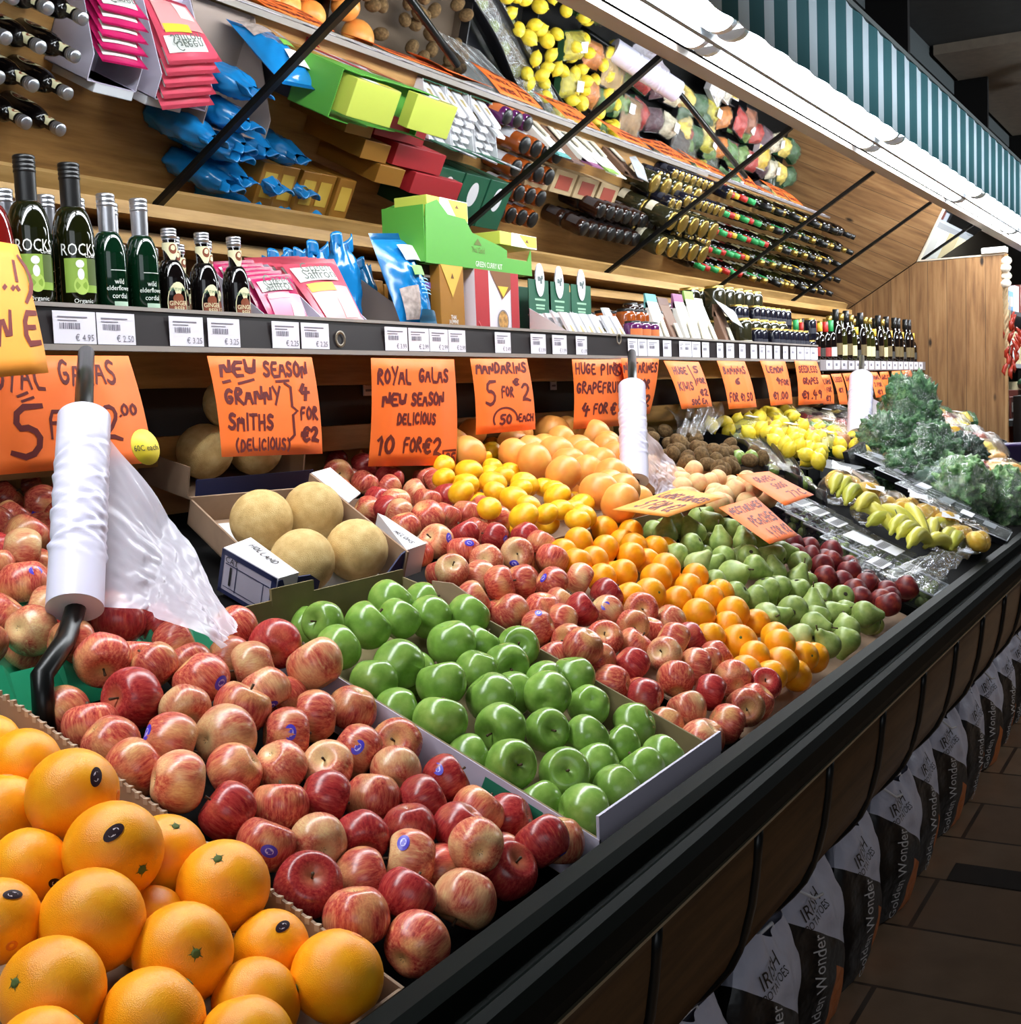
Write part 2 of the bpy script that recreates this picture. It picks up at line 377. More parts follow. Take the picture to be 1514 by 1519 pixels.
# ------------------------------------------------------------------ wall shelf with price rail
shelf = thing('wall_shelf', 'long wooden wall shelf with dark price rail above the fruit', 'shelf', (3.2, 2.0, CH+.15))
SZ = CH + .150                     # top of the shelf board
loc_(MB().box((-.3, 1.76, SZ-.030), (6.05, 2.40, SZ)), 'shelf_board', WOODS, shelf)
loc_(MB().box((-.3, 2.40, SZ-.3), (8.45, 2.415, CH+.47)), 'back_panel', wood_mat('shelf_back_wood', (108, 76, 44), (142, 104, 62), (160, 120, 76), 'x', rough=.5, knots=False), shelf)
RAILB = pm('price_rail_black', (38, 32, 33), .35)
loc_(MB().prism([(1.748, CH+.118), (1.76, CH+.118), (1.76, CH+.182), (1.753, CH+.182)], -.3, 6.09), 'price_rail', RAILB, shelf)
RAILG = pm('rail_grey_edge', (150, 142, 136), .35)
loc_(MB().box((-.3, 1.741, CH+.108), (6.09, 1.762, CH+.118)), 'rail_lip', RAILG, shelf)
loc_(MB().box((-.3, 1.748, CH+.182), (6.09, 1.764, CH+.189)), 'rail_top_edge', RAILG, shelf)
# stepped ledge under the mirrors
loc_(MB().box((-.3, 2.20, CH+.447), (8.45, 2.42, CH+.476)), 'upper_ledge', LEDGE, shelf)
loc_(MB().box((-.3, 2.26, CH+.390), (8.45, 2.42, CH+.420)), 'lower_ledge', LEDGE, shelf)
# boards and shadow gap behind the fruit, under the shelf
loc_(MB().box((-.3, 1.93, CH+.045), (6.05, 1.97, SZ-.031)), 'apron_board', WOODS, shelf)
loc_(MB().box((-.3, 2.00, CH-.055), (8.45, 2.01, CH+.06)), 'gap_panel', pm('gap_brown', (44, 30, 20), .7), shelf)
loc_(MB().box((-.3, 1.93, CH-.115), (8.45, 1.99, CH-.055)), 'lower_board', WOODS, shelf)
loc_(MB().box((-.3, 2.0, CH-.36), (8.45, 2.02, CH-.056)), 'foot_board', wood_mat('foot_wood', (130, 96, 54), (160, 122, 74), (180, 140, 90), 'x', rough=.5, knots=False), shelf)
low = thing('wall_shelf', 'lower far wall shelf with pale price rail, touching the pine partition', 'shelf', (7.2, 1.95, CH+.07))
loc_(MB().box((6.1, 1.755, CH+.085), (8.46, 2.40, CH+.110)), 'shelf_board', WOODS, low)
loc_(MB().box((6.1, 1.742, CH+.068), (8.46, 1.755, CH+.120)), 'price_rail', pm('pale_price_rail', (140, 132, 134), .4), low)
# ------------------------------------------------------------------ pine partition closing the bay
PX = 8.47
part = thing('pine_partition', 'tall knotty pine board partition at the far end of the display', 'partition', (PX, 1.75, CH-.5))
def slope(y): return CH + .4725 + (2.25 - y)*lz/ -ly
pt_ = [(1.268, CH-.55), (2.40, CH-.55), (2.40, slope(2.25)), (2.25, slope(2.25)-.004), (1.80, CH+.752), (1.268, CH+.752)]
yk = 2.25 - (.752-.4725)*(-ly)/lz
pt_[4] = (yk, CH+.748)
loc_(MB().prism(pt_, PX, PX+.035), 'boards', PINE, part)
loc_(MB().box((PX-.004, 1.252, CH-.55), (PX+.04, 1.268, CH+.756)), 'edge_strip', wood_mat('pine_edge', (150, 112, 70), (182, 142, 96), (200, 160, 112), 'z', rough=.5, knots=False), part)
loc_(MB().box((PX-.002, 1.27, CH+.753), (PX+.04, yk+.0, CH+.762)), 'top_strip', pm('pale_edge', (214, 200, 180), .5), part)
o = MB().box((PX-.03, 1.255, CH+.763), (PX+.06, 1.40, CH+.80)).build('adaptor_box', WHITE, bevel=.006)
tag(o, 'small white box lying on top of the pine partition', 'box')

# ------------------------------------------------------------------ the display counter
ctr = thing('display_counter', 'long sloping produce counter with black front rail and wood front', 'counter', (4, 1.3, 0))
C0, C1 = -.6, 8.62
def tray_z(y): return CH - .60 + .43*(y-.72) if y < 1.2 else CH - .394 + .25*(y-1.2)
deck = [(.70, tray_z(.70)), (1.2, tray_z(1.2)), (2.0, tray_z(2.0)), (2.0, tray_z(2.0)-.03), (1.2, tray_z(1.2)-.03), (.70, tray_z(.70)-.03)]
loc_(MB().prism([(a, b-.03) for a, b in deck], C0, C1), 'sloping_deck', BLACKM, ctr)
rail = [(.700, CH-.66), (.664, CH-.66), (.662, CH-.54), (.655, CH-.531), (.640, CH-.530), (.622, CH-.536), (.612, CH-.548), (.606, CH-.556), (.596, CH-.552), (.584, CH-.556), (.574, CH-.570), (.570, CH-.590), (.574, CH-.606), (.700, CH-.606)]
rail = [(.66, CH-.70), (.66, CH-.536), (.652, CH-.529), (.628, CH-.530), (.616, CH-.538), (.612, CH-.556), (.604, CH-.560), (.592, CH-.552), (.580, CH-.556), (.572, CH-.568), (.569, CH-.590), (.571, CH-.604), (.640, CH-.604), (.640, CH-.70)]
loc_(MB().prism(rail, C0, C1), 'front_rail', GREENBLK, ctr)
loc_(MB().box((C0, .568, CH-.609), (C1, .576, CH-.605)), 'metal_strip', pm('worn_strip', (120, 112, 88), .35, .6), ctr)
prof = [(.585, CH-.612), (.588, CH-.66), (.597, CH-.72), (.612, CH-.78), (.632, CH-.82), (.665, CH-.862), (.705, CH-.898)]
def curve_pt(t):
    i = min(int(t*(len(prof)-1)), len(prof)-2); k = t*(len(prof)-1) - i
    return (prof[i][0]*(1-k) + prof[i+1][0]*k, prof[i][1]*(1-k) + prof[i+1][1]*k)
loc_(MB().grid(lambda u, v: (C0 + (C1-C0)*u, curve_pt(v)[0]+.002, curve_pt(v)[1]), 1, 12), 'front_panel', PANELW, ctr, solid=.012)
for k in range(22):
    x = .60 + k*.36
    loc_(MB().tube([(x, curve_pt(i/9)[0]-.006, curve_pt(i/9)[1]) for i in range(10)], .0085, 6), 'batten', BLACK, ctr)
loc_(MB().box((C0, .80, 0), (C1, .84, CH-.72)), 'plinth', BLACKM, ctr)
loc_(MB().box((C0, 1.95, 0), (C1, 2.0, CH-.42)), 'rear_leg_board', BLACKM, ctr)
FRUIT = '''a 886 1095 908 386 -;a 853 989 898 464 - s-8,-84,54;a 829 1062 880 386 - s-87,-46,-18;a 785 975 853 361 - s-2,-95,-31;a 832 915 860 470 - p-14,-97,-21 s-50,-59,63;a 905 923 830 412 - p-6,-49,87;a 902 846 812 447 - p-44,-29,85;a 767 876 824 464 - p-83,-52,-23;a 713 931 835 371 - p-33,-88,-34 s-3,-64,77;a 812 814 788 446 - p-46,-82,33;a 897 787 763 366 - s-19,-61,77;a 694 845 798 440 - p-85,2,53;a 738 779 766 441 -;a 837 755 742 405 -;a 775 713 743 408 -;a 903 715 747 432 -;a 640 795 778 386 -;a 841 885 788 386 -;a 898 1165 914 386 -;b 1125 1233 963 356 - p-62,-65,-44;b 1168 1190 949 314 -;b 1191 1135 929 371 - s-8,-100,3;b 1094 1153 927 380 - p-96,12,24;b 1123 1098 912 314 - p-49,-75,-45;b 1031 1157 907 336 -;b 1052 1056 891 373 - s-79,18,59;b 1119 1033 886 379 - p-99,16,6;b 1179 1058 904 354 -;b 1240 1073 911 331 y s-53,-73,-43;b 1201 1009 870 337 - s-63,-71,31;b 1340 1137 947 359 - p-80,-48,-36;b 1342 1212 966 336 -;b 1299 1184 931 336 -;b 992 986 873 339 -;b 1081 986 860 333 -;b 1139 969 852 314 y p-65,2,76;b 1016 940 839 325 d;b 1074 918 829 324 -;b 1008 883 813 317 - s-68,-73,10;b 1008 1102 899 336 -;b 988 1047 882 336 -;b 1279 1125 931 336 y;b 1271 1020 875 336 -;b 1338 1068 925 385 -;b 1342 1014 869 336 -;b 1291 1086 884 336 -;b 1261 950 840 341 - s-70,-60,38;b 1337 942 830 336 - p-80,-39,46;b 1262 893 820 316 - p-73,-50,-46;b 1312 853 800 321 d s-74,-13,66;b 1243 843 795 314 d;b 1204 887 805 336 -;b 1116 840 792 314 d p-65,-66,-38;b 998 821 782 352 d p-40,-62,67;b 996 760 761 338 -;b 1068 749 757 317 -;b 1128 784 771 332 y s-59,-17,79;b 1181 820 785 314 -;b 1020 706 732 336 - p-97,4,-23;b 1193 942 840 314 y p-70,-31,65;b 1137 904 823 325 d;b 1061 856 802 314 y p-65,-76,-5;b 1072 809 765 336 -;b 1128 715 738 352 - p-65,10,-75;b 1228 782 775 323 d;b 1342 782 749 336 d;b 1187 735 774 314 y p-75,-66,1;b 1228 720 733 343 d p-14,-71,69;b 1285 705 751 329 - s2,-88,-47;b 1342 715 732 336 y;b 1288 795 773 336 -;b 1180 781 737 336 -;c 1576 1948 1119 351 -;c 1604 1889 1109 364 - s-76,-43,-48;c 1437 1732 1073 373 -;c 1357 1647 1061 357 -;c 1260 1531 1029 377 - s-9,-84,53;c 1450 1822 1088 336 -;c 1126 1362 992 338 y p-93,-21,30;c 1224 1441 1000 336 -;c 1146 1444 1003 336 -;c 1234 1318 986 364 -;c 1296 1306 970 336 d;c 1686 2022 1137 384 -;c 1215 1380 991 336 -;c 1875 2299 1194 336 -;c 1287 1632 1045 336 -;c 1359 1711 1057 336 -;d 1682 1185 949 373 -;d 1503 1181 947 323 - p-96,-4,28;d 1568 1149 933 377 -;d 1474 1134 917 345 -;d 1514 1056 889 382 - p-39,-88,-28;d 1705 1126 923 359 - p-87,-21,-45;d 1760 1087 919 359 -;d 1661 1059 894 385 -;d 1447 1054 881 345 -;d 1526 992 864 369 -;d 1423 998 847 345 -;d 1427 933 838 377 -;d 1626 993 863 337 -;d 1573 940 839 371 -;d 1697 983 857 359 - p-65,-76,-8;d 1726 1047 878 345 -;d 1761 997 872 348 - p-79,-49,36;d 1507 885 814 366 - p-98,15,-12;d 1423 887 792 345 -;d 1758 1173 936 345 -;d 1423 824 792 345 - p-47,-86,19;d 1645 885 830 361 - p-92,-36,-16;d 1700 915 837 323 -;d 1760 901 832 357 -;d 1717 853 800 327 - p-65,-52,55;d 1571 848 799 323 - p-61,-76,24;d 1612 807 782 332 -;d 1660 777 760 323 -;d 1490 780 767 353 - p-72,-53,44;d 1425 720 741 365 -;d 1531 722 742 334 -;d 1618 724 742 348 -;d 1690 723 741 337 -;d 1423 785 742 345 -;d 1651 948 826 345 -;d 1568 772 755 345 -;e 3024 2303 1199 314 -;e 2860 2146 1164 360 y;e 2993 2184 1172 338 y;e 3072 2383 1213 336 -;e 2742 2094 1149 336 -;e 2739 2031 1135 336 - p-66,-51,56;e 2612 1901 1110 358 d s-69,-57,-45;e 2602 1977 1127 314 d;e 2457 1865 1102 370 - p-69,-72,7;e 2458 1787 1081 336 -;e 2563 1789 1085 362 d;e 2340 1620 1049 336 y;e 2359 1679 1053 336 -;e 2272 1593 1037 336 -;e 2478 1658 1057 332 -;e 2678 1761 1076 336 -;e 2523 1602 1044 348 d;e 2236 1543 1033 336 -;e 2289 1506 1022 384 - p-63,3,77;e 2171 1484 1014 336 -;e 2108 1368 993 354 y p-86,9,50 s-18,-95,27;e 2226 1375 994 318 -;e 2109 1307 975 336 - s-45,-69,56;e 2415 1486 1018 330 -;e 2510 1497 1017 336 -;e 2355 1500 1016 336 -;e 2260 1325 984 321 d s-24,-97,-6;e 2352 1305 979 314 -;e 2436 1416 999 336 -;e 2328 1254 964 314 -;e 2240 1184 946 336 -;e 2088 1245 961 336 y p-91,-34,25;e 1942 1230 963 314 - p-59,-50,64;e 2003 1208 942 336 -;e 2186 1232 963 336 y p-85,-49,17 s-83,-25,-50;e 1977 1152 937 336 -;e 2040 1144 931 326 -;e 2128 1127 916 336 - s-87,9,49;e 2208 1109 915 317 y;e 1907 1093 900 336 -;e 2001 1080 891 336 -;e 1891 1030 879 314 - s-32,-23,92;e 2072 1080 887 336 -;e 2047 1025 885 323 d;e 2131 1018 867 336 - s-77,-37,51;e 2212 1053 885 336 d;e 1901 977 856 314 - p-96,7,29;e 2008 963 842 336 - p-72,-35,60;e 1843 976 836 336 -;e 1903 925 825 336 -;e 1973 1027 874 336 -;e 2113 956 847 314 - p-80,-60,0;e 2222 987 858 336 - p-83,-49,25;e 2263 948 831 336 -;e 2169 950 825 336 -;e 2148 892 820 336 -;e 2218 887 807 336 d;e 2053 869 813 314 y p-92,-3,39;e 2057 928 823 336 -;e 1949 886 814 323 d s-89,12,-44;e 1855 878 801 336 -;e 1988 823 786 324 - p-71,-37,-60;e 1849 820 786 314 d;e 2087 827 787 336 -;e 2148 831 780 336 -;e 2210 833 778 336 - s-72,-63,-30;e 2132 774 760 336 - p-78,-59,-23;e 2011 772 763 314 d;e 2168 730 744 314 d p-70,-41,59;e 1929 780 751 336 -;e 2045 722 733 336 - p-89,-43,16;e 1843 782 742 336 -;e 1899 739 717 336 -;e 1958 724 726 336 -;e 1843 722 728 336 -;f 2737 1671 1090 358 -;f 2664 1560 1065 353 -;f 2470 1531 1059 317 -;f 2384 1408 1032 275 - p-57,-35,74;f 2544 1435 1038 350 -;f 2737 1514 1056 358 -;f 2791 1489 1045 294 -;f 2395 1330 1014 342 -;f 2477 1318 1012 275 -;f 2556 1324 1013 294 -;f 2610 1319 1008 294 -;f 2665 1325 1014 311 -;f 2696 1404 1031 348 -;f 2904 1645 1076 294 -;f 2864 1676 1091 275 -;f 2963 1765 1110 275 -;f 3025 1852 1130 294 -;f 3073 1804 1119 333 -;f 2581 1647 1084 286 -;f 2727 1741 1105 318 -;f 3190 1993 1157 294 -;g 2971 1670 1119 451 -;g 3502 2149 1222 483 -;g 3134 1899 1170 455 -;g 3508 1838 1156 588 -;g 3625 1847 1156 483 -;g 3126 1628 1110 530 -;g 2852 1466 1074 482 -;g 3224 1583 1100 451 -;g 2731 1311 1040 485 -;g 2998 1469 1068 483 -;g 2961 1388 1059 483 -;g 3597 1736 1134 578 -;g 3433 1619 1108 451 -;g 2911 1579 1103 483 -;g 4052 2098 1214 566 -;g 2818 1292 1030 483 -;g 3305 1842 1157 451 -;h 2423 1215 959 325 -;h 2615 1246 964 325 -;h 2661 1203 952 313 -;h 2463 1173 940 313 -;h 2348 1144 929 324 -;h 2320 1199 948 313 -;h 2359 1084 904 311 -;h 2491 1126 923 313 -;h 2601 1195 938 313 -;h 2565 1152 934 313 -;h 2628 1129 924 296 -;h 2542 1110 903 313 -;h 2518 1057 897 321 -;h 2430 1043 886 334 -;h 2324 1013 870 342 - p-42,-87,25;h 2383 979 850 313 -;h 2494 998 859 313 -;h 2569 1012 872 292 - p-91,-38,17;h 2476 946 842 309 -;h 2351 921 830 341 -;h 2288 1099 904 313 -;h 2289 1153 934 313 -;h 2552 950 840 313 -;h 2266 1030 873 313 -;h 2451 886 819 347 -;h 2320 829 785 366 - p-77,-40,50;h 2276 871 801 313 -;h 2496 856 791 313 -;h 2444 798 775 311 -;h 2322 748 748 347 - p-99,-13,12;h 2279 785 769 313 -;h 2202 775 758 313 -;h 2248 744 742 313 -;h 2435 739 742 313 - p-55,-80,23;i 2784 1168 936 313 -;i 2890 1184 948 292 -;i 3068 1193 944 313 -;i 3045 1148 936 292 -;i 2878 1136 928 329 -;i 2780 1103 912 295 -;i 3092 1125 917 313 -;i 2919 1083 903 306 -;i 2657 1042 885 303 y;i 2805 1034 881 305 - p-100,4,-5;i 3036 1065 890 313 -;i 3096 1050 883 313 -;i 2912 1010 871 292 - p-67,-45,59;i 2709 977 856 370 - p-40,-85,34;i 3026 985 859 311 -;i 3094 988 858 313 -;i 2894 943 840 292 -;i 3085 940 834 313 - p-90,-41,-14;i 2742 912 821 313 -;i 2649 907 817 313 -;i 2799 903 817 313 -;i 2931 901 816 313 -;i 2850 874 804 313 -;i 2672 831 790 347 - p-96,-27,3;i 2564 854 794 313 - p-70,-70,14;i 2663 1094 902 313 -;i 2611 984 852 313 -;i 2605 936 829 313 -;i 2889 834 791 292 - p-86,-48,-17;i 2951 801 777 295 - p-71,-54,44;i 2773 818 782 313 -;i 2811 787 761 313 -;i 2660 783 762 313 - p-25,-97,-1;i 2537 775 758 313 y;i 2560 727 743 299 - p-52,31,79;i 2728 733 746 316 - p-75,-35,-56;i 2859 719 741 329 -;i 2874 770 755 313 -;j 3266 971 852 284 -;j 3191 943 838 287 -;j 3155 906 819 304 - p-85,-48,21;j 3348 935 832 304 -;j 3235 903 820 289 -;j 3058 869 808 284 -;j 3222 855 798 304 -;j 3101 843 790 292 -;j 3175 802 777 284 -;j 3020 776 765 284 y;j 3082 744 751 288 -;j 3190 756 756 284 -;j 3145 970 846 304 -;j 3067 802 775 304 -;j 3223 1002 863 304 -;k 3938 1591 1092 308 -;k 4248 1666 1110 300 -;k 3692 1514 1075 237 -;k 3945 1533 1079 278 -;k 3745 1446 1060 308 -;k 3894 1436 1058 306 -;k 3635 1386 1047 237 -;k 3600 1436 1055 253 -;k 3618 1345 1035 253 -;k 3986 1500 1072 256 -;k 3724 1352 1037 253 -;k 4256 1713 1115 253 -;l 3573 1404 1032 305 -;l 3694 1408 1032 313 -;l 3517 1310 1010 292 -;l 3364 1311 1011 292 -;l 3408 1219 990 296 -;l 3248 1194 983 317 -;l 3431 1305 1006 313 -;l 3366 1363 1018 313 -;l 3122 1250 994 313 -;l 3637 1265 998 313 -;m 5237 1758 1139 358 -;m 5558 1800 1148 358 -;m 5244 1666 1118 358 -;m 5653 1752 1137 351 -;m 4850 1624 1110 305 -;m 4885 1588 1099 294 -;m 4692 1510 1084 358 -;m 4840 1490 1080 358 -;m 4472 1409 1062 304 -;m 4499 1365 1052 305 -;m 4734 1382 1056 345 -;m 4310 1284 1034 291 -;m 4346 1250 1027 275 -;m 5614 1857 1161 288 -;m 5887 1851 1159 333 -;m 5239 1577 1099 324 -;n 1890 1398 1000 557 -;n 1764 1376 990 515 -;n 2044 1629 1050 502 -;n 1939 1631 1051 484 -;o 2091 1854 1132 607 -;o 1953 1849 1131 558 -;o 1900 1812 1220 644 -;o 2026 1806 1194 495 -;a 835 1139 889 386 f;b 1280 761 721 336 f;b 1191 1246 947 336 f;b 1239 1199 933 336 f;b 1050 1227 915 336 f;d 1721 1275 932 345 f;d 1632 1135 932 345 f;d 1533 1237 931 345 f;d 1581 1076 861 345 f;d 1758 797 767 345 f;d 1476 983 815 345 f;e 3097 2309 1197 336 f;e 2933 2173 1156 336 f;e 2801 2007 1119 336 f;e 2493 1416 983 336 f;e 1900 1163 920 336 f;e 2524 1890 1086 336 f;e 2637 1705 1069 336 f;e 2399 1809 1065 336 f;e 2682 2062 1133 336 f;e 2046 1375 977 336 f;e 2505 1753 1065 336 f;e 1946 1138 884 336 f;e 2297 1668 1033 336 f;e 1923 854 770 336 f;e 1844 923 863 336 f;e 2449 1609 1041 336 f;e 2110 725 728 336 f;e 2033 1308 943 336 f;e 2362 1426 984 336 f;e 2155 1203 914 336 f;e 2757 1954 1103 336 f;e 2246 1258 935 336 f;c 1660 1919 1103 336 f;c 1394 1780 1057 336 f;c 1339 1443 975 336 f;c 1827 2220 1178 336 f;c 1749 2020 1121 336 f;c 1507 1776 1072 336 f;c 1590 1816 1093 336 f;c 1507 1847 1093 336 f;c 1336 1588 1013 336 f;c 1061 1378 987 336 f;c 1612 2023 1121 336 f;c 1492 1916 1103 336 f;c 1137 1301 976 336 f;c 1272 1254 954 336 f;c 1234 1601 1029 336 f;c 1153 1500 984 336 f;c 1298 1689 1029 336 f;c 1198 1554 997 336 f;c 1157 1405 959 336 f;c 1406 1673 1025 336 f;h 2501 737 727 313 f;h 2559 1065 857 313 f;h 2707 1136 909 313 f;h 2429 1138 889 313 f;h 2381 872 804 313 f;h 2371 734 718 313 f;h 2387 770 774 313 f;i 3004 904 801 313 f;i 2990 1138 888 313 f;i 2834 1220 933 313 f;i 3025 1219 921 313 f;i 2767 948 866 313 f;i 2795 710 767 313 f;i 2819 1099 866 313 f;i 2956 1055 856 313 f;i 3146 1023 868 313 f;i 2922 1224 933 313 f;i 2874 925 789 313 f;i 2617 855 779 313 f;i 2752 1049 866 313 f;i 2735 862 775 313 f;i 2724 795 767 313 f;i 3098 1292 929 313 f;i 2932 1168 918 313 f;i 2885 1120 873 313 f;i 2672 718 732 313 f;i 2996 745 712 313 f;j 3285 935 817 304 f;j 3235 809 763 304 f;j 3221 713 763 304 f;j 3032 714 751 304 f;j 3338 752 735 304 f;j 3134 737 748 304 f;j 3390 902 788 304 f;j 3344 841 757 304 f;f 2812 1652 1075 294 f;f 2994 1815 1096 294 f;f 2651 1620 1051 294 f;f 2746 1438 1042 294 f;f 3128 1960 1143 294 f;f 2655 1480 1051 294 f;f 2488 1248 998 294 f;f 2519 1385 1024 294 f;f 2767 1588 1075 294 f;f 2595 1590 1070 294 f;f 2563 1269 999 294 f;f 2990 1905 1115 294 f;f 2581 1506 1051 294 f;f 2873 1816 1096 294 f;f 2447 1363 984 294 f;f 2688 1658 1061 294 f;f 3281 1915 1129 294 f;f 2569 1366 979 294 f;f 2876 1475 1002 294 f;f 2609 1566 1023 294 f;f 3031 1532 989 294 f;g 3064 1411 1035 483 f;g 2883 1352 1035 483 f;g 3201 1803 1134 483 f;g 3360 1558 1085 483 f;g 3519 1662 1111 483 f;g 3174 1517 1077 483 f;g 4124 2156 1190 483 f;g 3425 2107 1199 483 f;g 3054 1554 1087 483 f;g 3343 1725 1134 483 f;g 2688 1238 1017 483 f;g 3963 2047 1167 483 f;g 3099 1522 1021 483 f;g 4200 2117 1167 483 f;g 3575 2116 1153 483 f;g 4096 2056 1144 483 f;g 4163 1984 1144 483 f;g 3011 1344 989 483 f;g 3412 1545 1008 483 f;m 5179 1670 1104 294 f;m 4295 1239 1013 294 f;m 5701 1803 1123 294 f;m 5570 1882 1146 294 f;m 5571 1720 1134 294 f;m 4568 1387 1038 294 f;m 5959 1844 1145 294 f;m 4398 1303 1013 294 f;m 5815 1867 1145 294 f;m 4481 1314 1038 294 f;m 5282 1611 1085 294 f;m 4920 1449 1066 294 f;m 4723 1456 1070 294 f;m 4420 1377 1048 294 f;m 4930 1647 1085 294 f;m 4624 1496 1070 294 f;m 5509 1772 1134 294 f;m 5192 1617 1085 294 f;m 4573 1455 1038 294 f;m 4904 1535 1085 294 f;m 4592 1320 1038 294 f;m 4786 1462 1066 294 f;m 5297 1759 1125 294 f;m 4780 1573 1096 294 f;m 5447 1778 1134 294 f;m 4636 1384 1042 294 f;m 5609 1713 1095 294 f;m 4703 1345 1014 294 f;m 5244 1537 1056 294 f;m 5624 1903 1118 294 f;m 5664 1702 1095 294 f;m 4815 1477 1019 294 f;m 5519 1876 1087 294 f;m 5928 1773 1098 294 f;m 5246 1764 1078 294 f;m 5524 1820 1068 294 f;m 5692 1761 1057 294 f;m 4932 1476 1000 294 f;m 5195 1499 1019 294 f;m 5348 1732 1059 294 f;k 3876 1573 1080 253 f;k 3574 1326 1023 253 f;k 3799 1415 1048 253 f;k 4018 1466 1060 253 f;k 3669 1344 1023 253 f;k 3742 1547 1063 253 f;k 3673 1464 1063 253 f;k 4195 1696 1097 253 f;k 3633 1461 1035 253 f;k 3930 1478 1060 253 f;k 4201 1641 1097 253 f;k 3991 1596 1080 253 f;k 3785 1358 1025 253 f;k 4293 1753 1091 253 f;k 3967 1435 1034 253 f;k 3964 1631 1068 253 f;k 4232 1730 1079 253 f;k 3918 1629 1056 253 f;l 3466 1238 975 313 f;l 3422 1410 1003 313 f;l 3653 1317 983 313 f;l 3523 1438 1017 313 f;l 3314 1339 1003 313 f;l 3213 1264 979 313 f;l 3449 1182 991 313 f;l 3541 1240 995 313 f;l 3183 1172 968 313 f;l 3579 1281 983 313 f;l 3576 1470 1017 313 f;l 3109 1158 979 313 f;l 3377 1264 981 313 f;l 3262 1299 973 313 f;l 3553 1444 967 313 f;l 3524 1271 945 313 f'''
# ------------------------------------------------------------------ fruit
def apple_r(z, kind='apple'):    # profile helpers: returns list of (radius, height) for a unit fruit
    pass
def prof_apple(top=.34, bot=.2, w=1.0, h=.86):
    p = []
    for i in range(25):
        a = PI*i/24
        r = math.sin(a); z = math.cos(a)*h
        r = w*(r**.86)*(1 + .06*math.cos(a))
        if a < .75: z -= top*(1-a/.75)**1.6*(1.0)
        if a > PI-.62: z += bot*(1-(PI-a)/.62)**1.6
        p.append((max(r, .002), z))
    return p[::-1]
def lob(n, amt):
    def f(v, a):
        k = 1 + amt*math.cos(n*a)*(.5 - .5*math.tanh(3*v.z))
        return Vector((v.x*k, v.y*k, v.z))
    return f
def fruit_mesh(name, prof, mat, seg=28, lobes=None): return MB().lathe(prof, seg, lobes=lobes).mesh(name, mat)
def radial(prof, th):            # radius of the profile at polar angle th from +z
    best = 1
    for r, z in prof:
        if abs(math.atan2(r, z) - th) < .09: best = math.hypot(r, z)
    return best

def apple_mat(name, deep, red, light, yellow, pale=0.0):
    t = NT(name); o = t.obj(); inf = t.n('ShaderNodeObjectInfo')
    rnd = inf.outputs['Random']
    vadd = t.n('ShaderNodeVectorMath', operation='ADD'); t.l(o, vadd.inputs[0])
    cm = t.n('ShaderNodeCombineXYZ'); mu = t.n('ShaderNodeMath', operation='MULTIPLY'); t.l(rnd, mu.inputs[0]); mu.inputs[1].default_value = 37
    t.l(mu.outputs[0], cm.inputs[0]); t.l(mu.outputs[0], cm.inputs[1]); t.l(cm.outputs[0], vadd.inputs[1])
    st = t.noise(t.mapping(vadd.outputs[0], (5.5, 5.5, .9)), 1.6, 5, .62)      # streaks from pole to pole
    fine = t.noise(t.mapping(vadd.outputs[0], (12, 12, 3.0)), 1.5, 4, .7)
    big = t.noise(vadd.outputs[0], .9, 1)
    c = t.ramp(st, [(.30, deep), (.47, red), (.60, light), (.74, yellow)])
    c = t.mix(t.ramp(fine, [(.46, (0, 0, 0, 1)), (.66, (.75, .75, .75, 1))]), c, lin(light))
    # a paler cheek on one side
    c = t.mix(t.ramp(big, [(.50 - pale, (0, 0, 0, 1)), (.72 - pale, (.82, .82, .82, 1))]), c, lin(yellow))
    c2 = t.mix(t.ramp(fine, [(.42, (.75, .75, .75, 1)), (.58, (0, 0, 0, 1))]), c, lin(red))
    c = t.mix(t.ramp(big, [(.45, (0, 0, 0, 1)), (.7, (.6, .6, .6, 1))]), c, c2)
    sp = t.n('ShaderNodeSeparateXYZ'); t.l(o, sp.inputs[0])
    nx = t.n('ShaderNodeMath', operation='MULTIPLY'); t.l(sp.outputs[0], nx.inputs[0]); t.l(sp.outputs[0], nx.inputs[1])
    ny_ = t.n('ShaderNodeMath', operation='MULTIPLY_ADD'); t.l(sp.outputs[1], ny_.inputs[0]); t.l(sp.outputs[1], ny_.inputs[1]); t.l(nx.outputs[0], ny_.inputs[2])
    c = t.mix(t.ramp(ny_.outputs[0], [(.0, (.85, .85, .85, 1)), (.10, (.3, .3, .3, 1)), (.22, (0, 0, 0, 1))]), c, lin(yellow))
    hs = t.n('ShaderNodeHueSaturation'); t.l(c, hs.inputs['Color'])
    vr = t.n('ShaderNodeMapRange'); t.l(rnd, vr.inputs[0]); vr.inputs[3].default_value = .82; vr.inputs[4].default_value = 1.12; t.l(vr.outputs[0], hs.inputs['Value'])
    t.base(hs.outputs[0]); MAT[name] = t.set(.27, 0, .45); return MAT[name]
A_N = apple_mat('gala_skin', (134, 34, 38), (182, 68, 60), (208, 112, 84), (224, 180, 116))
A_Y = apple_mat('pale_gala_skin', (156, 56, 50), (194, 90, 72), (214, 138, 100), (228, 200, 142), .06)
A_D = apple_mat('deep_gala_skin', (116, 24, 32), (152, 38, 42), (174, 62, 56), (194, 112, 78), -.10)
